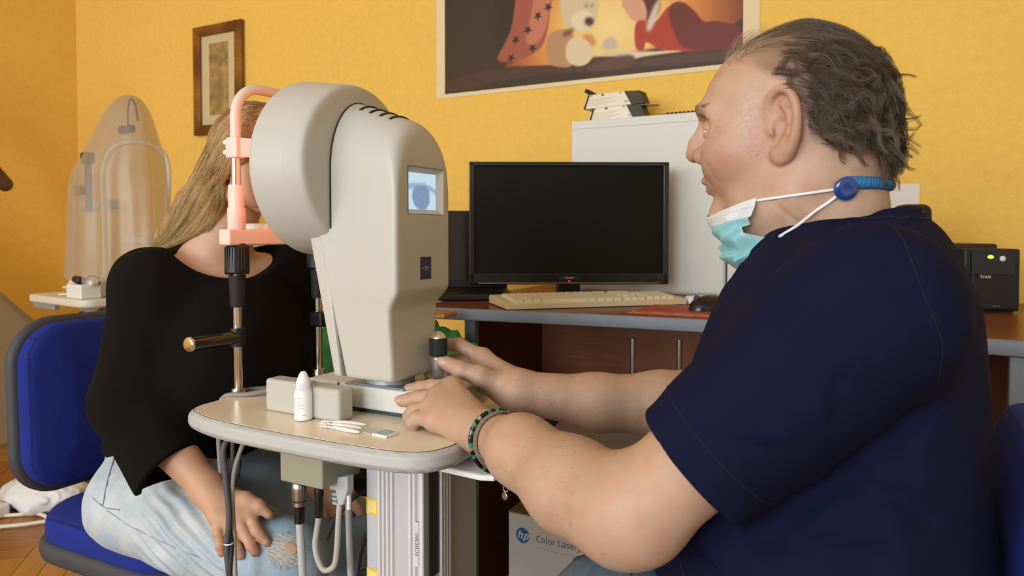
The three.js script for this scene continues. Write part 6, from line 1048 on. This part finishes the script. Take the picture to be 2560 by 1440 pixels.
    ch.push(new THREE.TorusGeometry(0.0034, 0.0008, 6, 16).translate(low.x + 0.010, low.y - 0.019, low.z + 0.002)); const cm = P('bracelet_chain', merge(ch), M.steel, 'short silver chain with round charm');
    part(cm, 'charm', shiftBy(lathe([[0, 0], [0.0046, 0], [0.0052, 0.0012], [0.0046, 0.0026], [0.0036, 0.0022], [0, 0.002]], 24).rotateX(Math.PI / 2).rotateY(-0.4).translate(low.x + 0.010, low.y - 0.0275, low.z + 0.002), base), M.steel);
  }
}
// ---------------------------------------------------------------- the patient: woman in black with long fair hair
{
  const TW = -0.908, base = [-1.25, 0, TW], k = 0.925;
  const c1 = curve1([[0.930, 0.135], [0.938, 0.155], [0.946, 0.170], [0.955, 0.182], [0.966, 0.188], [0.978, 0.190], [0.990, 0.194], [1.003, 0.1975], [1.014, 0.2020], [1.026, 0.2000], [1.04, 0.1985], [1.058, 0.1985], [1.075, 0.1985], [1.092, 0.2015], [1.105, 0.2015], [1.122, 0.1975], [1.138, 0.190], [1.152, 0.178], [1.163, 0.160], [1.172, 0.130], [1.18, 0.10]]);
  const H = { fr: c1, bk: curve1([[0.930, 0.12], [0.97, 0.115], [1.0, 0.055], [1.03, 0.022], [1.09, 0.019], [1.145, 0.040], [1.172, 0.08], [1.18, 0.095]]), wd: curve1([[0.930, 0.016], [0.95, 0.038], [0.97, 0.052], [1.0, 0.066], [1.06, 0.073], [1.09, 0.0745], [1.14, 0.064], [1.17, 0.035], [1.18, 0.012]]), mid: curve1([[0.93, 0.128], [1.0, 0.105], [1.08, 0.085], [1.18, 0.095]]), skull: [0.101, 1.062, 0], skullR: [0.13, 0.1165, 0.09],
    brow: [[0.197, 1.093, 0.010, 0.004], [0.182, 1.096, 0.045, 0.004]], cheek: [0.160, 1.040, 0.036], cheekR: [0.032, 0.026, 0.028], socket: [0.2010, 1.0735, 0.034], nose: [[0.1965, 1.072, 0, 0.0055], [0.205, 1.052, 0, 0.006], [0.2105, 1.0405, 0, 0.0075]], ala: [0.2015, 1.0365, 0.009, 0.0065], eye: [0.1808, 1.0735, 0.0315],
    lipU: [[0.1995, 1.0085, 0, 0.0048], [0.184, 1.0035, 0.022, 0.003]], lipL: [[0.1935, 0.9965, 0, 0.0054], [0.181, 1.0005, 0.020, 0.003]], mouth: [[0.2035, 1.0028, 0, 0.0012], [0.183, 1.002, 0.024, 0.0012]], chin: [0.174, 0.966, 0], chinR: [0.0145, 0.015, 0.017] };
  const hf = headField(H), ef = earField(0.9), SW = -0.910;
  const toH = (x, y, z) => [(x - SW) / k + 0.2, (y - 0.962) / k + 0.942, (z - TW) / k];
  const neck = [[-1.055, 1.01, TW, 0.05], [-1.10, 0.92, TW, 0.052], [-1.14, 0.86, TW, 0.07]];
  const headF = (x, y, z) => {
    const [f, u, l] = toH(x, y, z); let d = hf(f, u, l) * k;
    d = smin(d, chainD(x, y, z, neck, 0.02), 0.022);
    const A = Math.abs(z - TW), ex = (-x + SW - 0.086), ey = y - 1.034, ez = A - 0.0655, ang = 0.35, a1 = ex * Math.cos(ang) + ez * Math.sin(ang), cc = -ex * Math.sin(ang) + ez * Math.cos(ang);
    if (Math.hypot(ex, ey, ez) < 0.06) d = smin(d, ef(a1, ey, cc), 0.004);
    return d;
  };
  const shN = J(378, 722, 1.235, 0.058), shF = J(728, 700, 1.42, 0.055), chest = J(545, 800, 1.34, 0.105), waist = J(480, 980, 1.40, 0.105), pelvis = J(430, 1150, 1.43, 0.125);
  const elN = J(325, 1000, 1.20, 0.044), wrN = J(520, 1222, 1.145, 0.024), elF = J(725, 960, 1.47, 0.042), wrF = J(800, 1210, 1.40, 0.025);
  const thN = [J(335, 1255, 1.32, 0.084), J(520, 1328, 1.215, 0.078), J(722, 1398, 1.125, 0.058)], thF = [J(520, 1200, 1.46, 0.088), J(700, 1245, 1.41, 0.08), J(868, 1330, 1.33, 0.060)];
  const shinN = [thN[2], [thN[2][0] + 0.02, 0.25, thN[2][2], 0.05], [thN[2][0] - 0.02, 0.08, thN[2][2], 0.04]], shinF = [thF[2], [thF[2][0] + 0.02, 0.25, thF[2][2], 0.05], [thF[2][0] - 0.02, 0.08, thF[2][2], 0.04]];
  const mN = [J(622, 1283, 1.118, 0), J(596, 1297, 1.112, 0), J(566, 1300, 1.108, 0), J(541, 1292, 1.108, 0)];
  const fN = [
    [J(622, 1283, 1.118, 0.0092), J(640, 1322, 1.102, 0.0084), J(656, 1344, 1.098, 0.0078), J(666, 1356, 1.096, 0.0070)],
    [J(596, 1297, 1.112, 0.0096), J(613, 1336, 1.096, 0.0088), J(629, 1364, 1.092, 0.0082), J(638, 1380, 1.090, 0.0074)],
    [J(566, 1300, 1.108, 0.0092), J(580, 1342, 1.092, 0.0084), J(593, 1372, 1.088, 0.0078), J(600, 1389, 1.086, 0.0070)],
    [J(541, 1292, 1.108, 0.0086), J(546, 1330, 1.094, 0.0078), J(551, 1362, 1.090, 0.0070), J(554, 1382, 1.089, 0.0064)]];
  const tN = [J(570, 1240, 1.14, 0.0125), J(616, 1248, 1.128, 0.0115), J(650, 1264, 1.122, 0.0092), J(672, 1286, 1.118, 0.0075)];
  const mF = [J(850, 1238, 1.37, 0), J(835, 1248, 1.365, 0)], fF = [[J(866, 1238, 1.37, 0.009), J(880, 1256, 1.345, 0.0085), J(892, 1272, 1.335, 0.008), J(899, 1282, 1.33, 0.007)], [J(838, 1246, 1.365, 0.009), J(854, 1264, 1.342, 0.0088), J(866, 1278, 1.332, 0.008), J(872, 1287, 1.328, 0.0072)], [J(815, 1244, 1.365, 0.009), J(828, 1266, 1.345, 0.0084), J(838, 1284, 1.335, 0.0078), J(844, 1296, 1.33, 0.007)], [J(800, 1240, 1.37, 0.008), J(806, 1262, 1.35, 0.0075), J(812, 1280, 1.34, 0.007), J(816, 1292, 1.335, 0.0065)]];
  const jeansF = (x, y, z) => {
    let d = chainD(x, y, z, thN, 0.02); d = smin(d, chainD(x, y, z, thF, 0.02), 0.03); d = smin(d, chainD(x, y, z, shinN, 0.02), 0.02); d = smin(d, chainD(x, y, z, shinF, 0.02), 0.02);
    d = smin(d, segD(x, y, z, [...pelvis.slice(0, 3), 0.112], [pelvis[0] + 0.02, pelvis[1] - 0.05, pelvis[2], 0.12]), 0.06);
    const w = 0.0035 * Math.sin((x * 0.8 - z * 1.1 + y * 1.6) * 150 + 3 * noise(x * 12, y * 12, z * 12)) * sstep(0.10, 0.02, Math.abs(y - 0.45)) * sstep(-1.15, -1.05, x) * sstep(-0.85, -0.95, x) * sstep(-0.86, -0.80, z);
    return d + w + 0.0025 * noise(x * 18, y * 22, z * 18);
  };
  const rest = (p, m) => { const r = Math.max(p[3], 0.009) * m; if (jeansF(p[0], p[1], p[2]) < r) { const q = outward(jeansF, p, r); p[0] = q[0]; p[1] = q[1]; p[2] = q[2]; } };
  for (const c of fN) c.forEach((p) => rest(p, 0.85)); mN.forEach((p, i) => { for (let j = 0; j < 3; j++) p[j] = fN[i][0][j]; }); tN.forEach((p) => rest(p, 0.8)); rest(wrN, 0.9); for (const c of fF) c.forEach((p) => rest(p, 0.8)); rest(wrF, 0.8);
  const handN = handField(wrN, mN, fN, tN, [0.0195, 0.0105]);
  const handFr = handField(wrF, fF.map((c) => c[0]), fF, [J(820, 1215, 1.385, 0.012), J(850, 1222, 1.375, 0.0105), J(872, 1230, 1.365, 0.009), J(886, 1240, 1.36, 0.0075)], [0.019, 0.011]);
  const torso = (x, y, z, g) => { let d = segD(x, y, z, [...pelvis.slice(0, 3), pelvis[3] + g], [...waist.slice(0, 3), waist[3] + g]); d = smin(d, segD(x, y, z, [...waist.slice(0, 3), waist[3] + g], [...chest.slice(0, 3), chest[3] + g]), 0.04); d = smin(d, segD(x, y, z, [shN[0], shN[1] + 0.012, shN[2], 0.05 + g], [shF[0], shF[1] + 0.012, shF[2], 0.05 + g]), 0.06); d = smin(d, segD(x, y, z, [...neck[2].slice(0, 3), 0.05 + g], [chest[0] + 0.01, chest[1] + 0.02, chest[2], 0.08 + g]), 0.05); return d; };
  const armN = (x, y, z) => chainD(x, y, z, [[...shN.slice(0, 3), 0.048], elN, wrN], 0.02), armF = (x, y, z) => chainD(x, y, z, [[...shF.slice(0, 3), 0.046], elF, wrF], 0.02);
  const hC = cull(headF, [-1.04, 1.03, TW], 0.2), hN = cull(handN, room(590, 1310, 1.11), 0.13), hF2 = cull(handFr, room(845, 1255, 1.35), 0.11);
  const bodyF = (x, y, z) => { let d = torso(x, y, z, -0.006); d = smin(d, armN(x, y, z), 0.02); d = smin(d, armF(x, y, z), 0.02); for (const c of [thN, thF, shinN, shinF]) d = smin(d, chainD(x, y, z, c.map((p) => [p[0], p[1], p[2], p[3] - 0.012]), 0.02), 0.02); d = smin(d, hN(x, y, z, d), 0.012); d = smin(d, hF2(x, y, z, d), 0.012); return smin(d, hC(x, y, z, d), 0.02); };
  const box3 = (pts, m) => { const lo = [9, 9, 9], hi = [-9, -9, -9]; pts.forEach((p) => { for (let i = 0; i < 3; i++) { lo[i] = Math.min(lo[i], p[i] - m); hi[i] = Math.max(hi[i], p[i] + m); } }); return { lo, hi }; };
  const bn = box3([...fN.flat(), wrN, ...tN], 0.025), bf = box3([...fF.flat(), wrF], 0.025);
  const all = box3([pelvis, waist, chest, shN, shF, elN, wrN, ...thN, ...thF, ...shinN, ...shinF, ...fN.flat(), [-1.04, 1.2, TW]], 0.15); all.lo[1] = 0.03;
  const skin = meshFigure(bodyF, all.lo, all.hi, 0.0085, [{ ...bn, cell: 0.0022 }, { ...bf, cell: 0.0026 }, { lo: [-1.16, 0.93, TW - 0.095], hi: [-0.91, 1.19, TW + 0.095], cell: 0.0026 }]);
  const sb = lin('#c39a7d'), pk = lin('#b9826d'), lt = lin('#cfae94');
  paint(skin, (x, y, z) => { const n1 = fbm(x * 50, y * 50, z * 50, 3); let c = mixc(sb, lt, clamp(0.4 + 0.5 * n1, 0, 1)); if (y < 0.6) c = mixc(c, lin('#c98f68'), 0.4); if (y > 1.0 && x < -1.06 && Math.abs(z - TW) < 0.075) c = mixc(c, lin('#6b5236'), 0.8); for (const f of fN) { const t = f[3]; if (Math.hypot(x - t[0], y - t[1], z - t[2]) < 0.013) c = mixc(c, pk, 0.5); } return c; });
  const woman = shade(new THREE.Mesh(shiftBy(uvCyl(skin), base), skinMat())); woman.name = numbered('person');
  tag(woman, 'seated woman with long blonde hair, black jumper and ripped pale jeans, face behind the instrument', 'person'); woman.position.copy(W(...base)); woman.rotation.y = -TURN; scene.add(woman);
  const P = (name, g, m, label) => part(woman, name, shiftBy(g, base), m, label);
  for (const sg of [1, -1]) { const e = new THREE.SphereGeometry(0.0109, 24, 16); paint(e, (x) => (x > 0.0106 ? lin('#15100c') : x > 0.0094 ? lin('#4a6a80') : lin('#d9cfc6'))); P('eye', e.translate(SW + (H.eye[0] - 0.2) * k, 0.962 + (H.eye[1] - 0.942) * k, TW + sg * H.eye[2] * k), phys('#ffffff', 0.12, { vertexColors: true })); }
  // ------------------------------------------------ jumper
  const hem = J(420, 1186, 1.165, 0), ax = V3(wrN[0] - elN[0], wrN[1] - elN[1], wrN[2] - elN[2]).normalize(), hemF = [lerp(elF[0], wrF[0], 0.75), lerp(elF[1], wrF[1], 0.75), lerp(elF[2], wrF[2], 0.75)], axF = V3(wrF[0] - elF[0], wrF[1] - elF[1], wrF[2] - elF[2]).normalize();
  const sleeve = (x, y, z, s, e, h, a, r1) => { let d = segD(x, y, z, [...s.slice(0, 3), 0.062], [...e.slice(0, 3), 0.058]); const far = [h[0] + a.x * 0.05, h[1] + a.y * 0.05, h[2] + a.z * 0.05]; let q = segD(x, y, z, [...e.slice(0, 3), 0.058], [...far, r1]); const c = (x - h[0]) * a.x + (y - h[1]) * a.y + (z - h[2]) * a.z; q = smax(q, c, 0.004); q = smax(q, -Math.max(segD(x, y, z, [...e.slice(0, 3), 0.050], [...far, r1 - 0.008]), -c - 0.03), 0.002); return smin(d, q, 0.03); };
  const knit = (x, y, z) => {
    let d = torso(x, y, z, 0.008); d = smin(d, ellD(x, y, z, [chest[0] + 0.03, chest[1] - 0.08, chest[2]], [0.13, 0.17, 0.16]), 0.05);
    d = smin(d, sleeve(x, y, z, shN, elN, hem, ax, 0.062), 0.03); d = smin(d, sleeve(x, y, z, shF, elF, hemF, axF, 0.05), 0.03);
    const bottom = pelvis[1] + 0.035 - y; d = smax(d, bottom, 0.01);
    d = smax(d, -ellD(x, y, z, [-1.04, 0.945, TW + 0.012], [0.125, 0.078, 0.108]), 0.006);
    return d + 0.0035 * fbm(x * 10, y * 8, z * 10, 2) + 0.0025 * noise(x * 20 + y * 12, y * 9, z * 14);
  };
  const kb = box3([pelvis, shN, shF, elN, elF, hem], 0.13);
  P('jumper', uvCyl(meshFigure(knit, [kb.lo[0], kb.lo[1], kb.lo[2]], [kb.hi[0], 0.98, kb.hi[2]], 0.006, [{ lo: [hem[0] - 0.09, hem[1] - 0.08, hem[2] - 0.09], hi: [hem[0] + 0.08, hem[1] + 0.07, hem[2] + 0.09], cell: 0.0025 }])), phys('#ffffff', 0.95, { specularIntensity: 0.3, map: dataTex(128, (u, v) => { const q = 0.9 + 0.3 * noise(u * 110, v * 110, 3); return [0.075 * q, 0.068 * q, 0.062 * q]; }, 10), bumpMap: rep(grain, 16), bumpScale: 0.0005 }), 'black wide necked jumper with bell sleeves');
  // ------------------------------------------------ ripped jeans
  const hole = firstHit(jeansF, 715, 1375, 0.95, 1.3);
  const jb = box3([pelvis, ...thN, ...thF, ...shinN, ...shinF], 0.14);
  const jg = uvCyl(meshField(jeansF, [jb.lo[0] - 0.04, 0.06, jb.lo[2]], [jb.hi[0], pelvis[1] + 0.08, jb.hi[2]], 0.005));
  const denim = lin('#a9bccb'), pale = lin('#d3d6d3'), blue = lin('#8fb0cc'), deep = lin('#7689a0');
  paint(jg, (x, y, z) => { const n = fbm(x * 22, y * 22, z * 22, 3), m = noise(x * 130, y * 130, z * 130); let c = mixc(denim, pale, clamp(0.45 + 0.9 * n, 0, 1) * sstep(-0.98, -0.86, z)); c = mixc(c, blue, 0.7 * sstep(-0.96, -0.84, x)); c = mixc(c, deep, 0.45 * sstep(-0.94, -1.02, z) + 0.1 * m); return c; });
  P('jeans', jg, std('#ffffff', 0.88, { vertexColors: true, bumpMap: rep(grain, 18), bumpScale: 0.0006 }), 'pale washed jeans');
  const sew = (list, r, col, name) => { const c = new THREE.CatmullRomCurve3(list.map((p) => V3(p[0], p[1], 0))).getPoints(24).map((p) => { const q = firstHit(jeansF, p.x, p.y, 0.95, 1.6, 0.0006); return V3(...q); }); P(name, tube(c, r, 60, 6), std(col, 0.9)); };
  sew([[287, 1140], [275, 1180], [266, 1215], [258, 1262]], 0.0014, '#7d8c9a', 'pocket_seam'); sew([[232, 1245], [262, 1268], [300, 1275]], 0.0012, '#8d9aa6', 'pocket_seam'); sew([[600, 1150], [600, 1170], [596, 1195]], 0.0014, '#56636f', 'fly_seam');
  sew([[265, 1275], [330, 1318], [420, 1362], [510, 1400], [560, 1425]], 0.0012, '#a3b0ba', 'side_seam');
  { // torn patch with white threads on the near knee
    const th = new Strands(), c0 = onField(jeansF, hole), wht = lin('#e4e2de'), warm = lin('#cdb6a0'); const n0 = gradAt(jeansF, c0), ux = V3(1, 0, 0).addScaledVector(n0, -n0.x).normalize(), vx = n0.clone().cross(ux);
    const pt = (a, b, o) => { const q = [c0[0] + ux.x * a + vx.x * b, c0[1] + ux.y * a + vx.y * b, c0[2] + ux.z * a + vx.z * b]; return onField(jeansF, q, o); };
    for (let i = 0; i < 420; i++) { const a = rr(-0.024, 0.024), b = rr(-0.02, 0.02), w = 0.024 * (1 - (a / 0.032) ** 2); if (Math.abs(b) > w) continue; const L = rr(0.010, 0.022), o = rr(0.0004, 0.0016), yv = rr(-0.003, 0.003); th.add([pt(a - L / 2, b, o * 0.5), pt(a - L / 6, b + yv, o), pt(a + L / 6, b + yv, o), pt(a + L / 2, b + yv * 2, o * 0.5)], rr(0.0002, 0.0006), mixc(wht, warm, rnd() * 0.5), 0.6); }
    for (let i = 0; i < 260; i++) { const q = rr(0, 6.283), a = 0.027 * Math.cos(q) * rr(0.9, 1.1), b = 0.023 * Math.sin(q) * rr(0.9, 1.1), L = rr(0.004, 0.010), q2 = q + rr(-1, 1); th.add([pt(a, b, 0.0006), pt(a + 0.5 * L * Math.cos(q2), b + 0.5 * L * Math.sin(q2), 0.0022), pt(a + L * Math.cos(q2), b + L * Math.sin(q2), 0.0014)], rr(0.0002, 0.0005), wht, 0.4); }
    const sk = new THREE.SphereGeometry(1, 24, 16).scale(0.012, 0.009, 0.0016), mm = new THREE.Matrix4().makeBasis(ux, vx, n0); sk.applyMatrix4(mm); const sp = pt(0.004, 0.004, 0.0); sk.translate(...sp);
    P('torn_knee_threads', th.build(), std('#ffffff', 0.9, { vertexColors: true }), 'white frayed threads over the torn knee'); P('bare_knee', sk, std('#c99f80', 0.6), 'skin showing through the tear');
  }
  for (const c of [shinN, shinF]) P('shoe', metric(meshField((x, y, z) => smax(segD(x, y, z, [c[2][0], 0.055, c[2][2], 0.045], [c[2][0] + 0.15, 0.04, c[2][2], 0.036]), 0.002 - y, 0.006), [c[2][0] - 0.07, -0.01, c[2][2] - 0.07], [c[2][0] + 0.22, 0.12, c[2][2] + 0.07], 0.008)), M.whitePlastic);
  // ------------------------------------------------ hair
  const G = (list) => new THREE.CatmullRomCurve3(list.map((p) => V3(...J(p[0], p[1], p[2], 0).slice(0, 3))), false, 'centripetal');
  const guides = [
    G([[700, 268, 1.38], [625, 272, 1.40], [560, 322, 1.41], [505, 425, 1.41], [455, 520, 1.39], [408, 592, 1.37], [374, 625, 1.355]]),
    G([[690, 266, 1.33], [612, 268, 1.335], [545, 316, 1.345], [490, 418, 1.355], [444, 512, 1.36], [402, 588, 1.355], [370, 622, 1.35]]),
    G([[680, 270, 1.33], [612, 284, 1.345], [556, 345, 1.345], [508, 440, 1.35], [458, 530, 1.35], [412, 595, 1.345], [378, 625, 1.34]]),
    G([[676, 274, 1.30], [618, 298, 1.30], [572, 370, 1.285], [528, 460, 1.295], [480, 540, 1.31], [430, 598, 1.315], [392, 622, 1.315]]),
    G([[674, 284, 1.28], [626, 315, 1.265], [588, 385, 1.255], [548, 470, 1.265], [505, 545, 1.285], [455, 598, 1.295], [412, 618, 1.30]]),
    G([[672, 300, 1.265], [640, 345, 1.245], [606, 394, 1.237], [576, 424, 1.245], [552, 455, 1.265], [520, 560, 1.28], [458, 602, 1.29]]),
    G([[662, 345, 1.252], [640, 374, 1.240], [608, 402, 1.236], [578, 420, 1.245], [556, 448, 1.262], [560, 508, 1.275], [520, 578, 1.285]])];
  const gp = (v, t) => { const a = clamp(v, 0, 1) * (guides.length - 1), i = Math.min(guides.length - 2, Math.floor(a)); return guides[i].getPoint(t).lerp(guides[i + 1].getPoint(t), a - i); };
  const mass = [J(622, 362, 1.36, 0.05), J(566, 442, 1.345, 0.046), J(500, 520, 1.345, 0.042), J(440, 585, 1.34, 0.030), J(395, 615, 1.34, 0.012)];
  const hairF = (x, y, z) => { let d = hC(x, y, z, 1) - 0.006; d = smax(d, x + 0.985 - 0.055 * sstep(1.05, 1.11, y), 0.01); d = smax(d, 1.04 - y, 0.02); d = smin(d, chainD(x, y, z, mass, 0.02), 0.02); const ear = Math.hypot(x - (SW - 0.080), y - 1.028) - 0.021; if (z > TW + 0.04) d = smax(d, -ear, 0.004); return d + 0.002 * noise(x * 60, y * 20, z * 60); };
  P('hair_volume', paint(meshField(hairF, [-1.38, 0.86, TW - 0.11], [-0.93, 1.20, TW + 0.10], 0.005), (x, y, z) => { const n = noise(x * 60, y * 30, z * 120); return mixc(lin('#b08d5e'), lin('#7a5a38'), clamp(0.5 + n + sstep(1.08, 1.17, y) * 0.5, 0, 1)); }), std('#ffffff', 0.6, { vertexColors: true }), 'darker hair beneath');
  const TV = 40, TT = 28, table = []; for (let a = 0; a <= TV; a++) for (let b = 0; b <= TT; b++) { const q = gp(a / TV, b / TT); let p = [q.x, q.y, q.z]; p = outward((x, y, z) => Math.min(hairF(x, y, z), bodyF(x, y, z)), p, 0.004); table.push(p); }
  const gt = (v, t) => { const a = clamp(v, 0, 1) * TV, b = clamp(t, 0, 1) * TT, i = Math.min(TV - 1, Math.floor(a)), j = Math.min(TT - 1, Math.floor(b)), fa = a - i, fb = b - j, k2 = (m, n) => table[m * (TT + 1) + n]; const o = [0, 1, 2].map((c) => lerp(lerp(k2(i, j)[c], k2(i, j + 1)[c], fb), lerp(k2(i + 1, j)[c], k2(i + 1, j + 1)[c], fb), fa)); return V3(...o); };
  const hs = new Strands(), gold = lin('#c19c66'), light = lin('#e0c697'), root = lin('#65492f'), mid = lin('#94744a');
  for (let i = 0; i < 330; i++) {
    const v0 = rnd() * 1.04 - 0.02, tone = rnd(), thick = rr(0.003, 0.006), t1 = rr(0.88, 1.0), t0 = v0 > 0.7 ? rr(0, 0.12) : rr(0, 0.06), ph = rr(0, 9);
    for (let q = 0; q < 20; q++) {
      const v = v0 + rr(-0.018, 0.018), off = V3(rr(-1, 1), rr(-1, 1), rr(-1, 1)).multiplyScalar(thick * 0.45), pts = [], n = 16;
      for (let j = 0; j <= n; j++) { const t = lerp(t0, t1, j / n), p = gt(v + 0.012 * Math.sin(t * 5 + ph), t); pts.push([p.x + off.x * (0.5 + t), p.y + off.y * (0.5 + t) + 0.0015 * Math.sin(t * 9 + ph), p.z + off.z * (0.5 + t)]); }
      const c = mixc(mixc(gold, light, tone > 0.55 ? rr(0.5, 1) : rr(0, 0.3)), tone < 0.22 ? mid : gold, 0.5); hs.add(pts, rr(0.0002, 0.00034), c, 0.5);
      if (v < 0.95) if (q % 2) hs.add(pts.slice(0, 6), 0.00032, mixc(root, mid, rnd() * 0.6), 0.4);
    }
  }
  P('hair', hs.build(), phys('#ffffff', 0.38, { vertexColors: true, sheen: 0.4 }), 'long straight blonde hair swept back over the shoulder');
}
scene.traverse((o) => { if (o.isMesh) { o.castShadow = true; o.receiveShadow = true; } });
renderer.render(scene, camera);
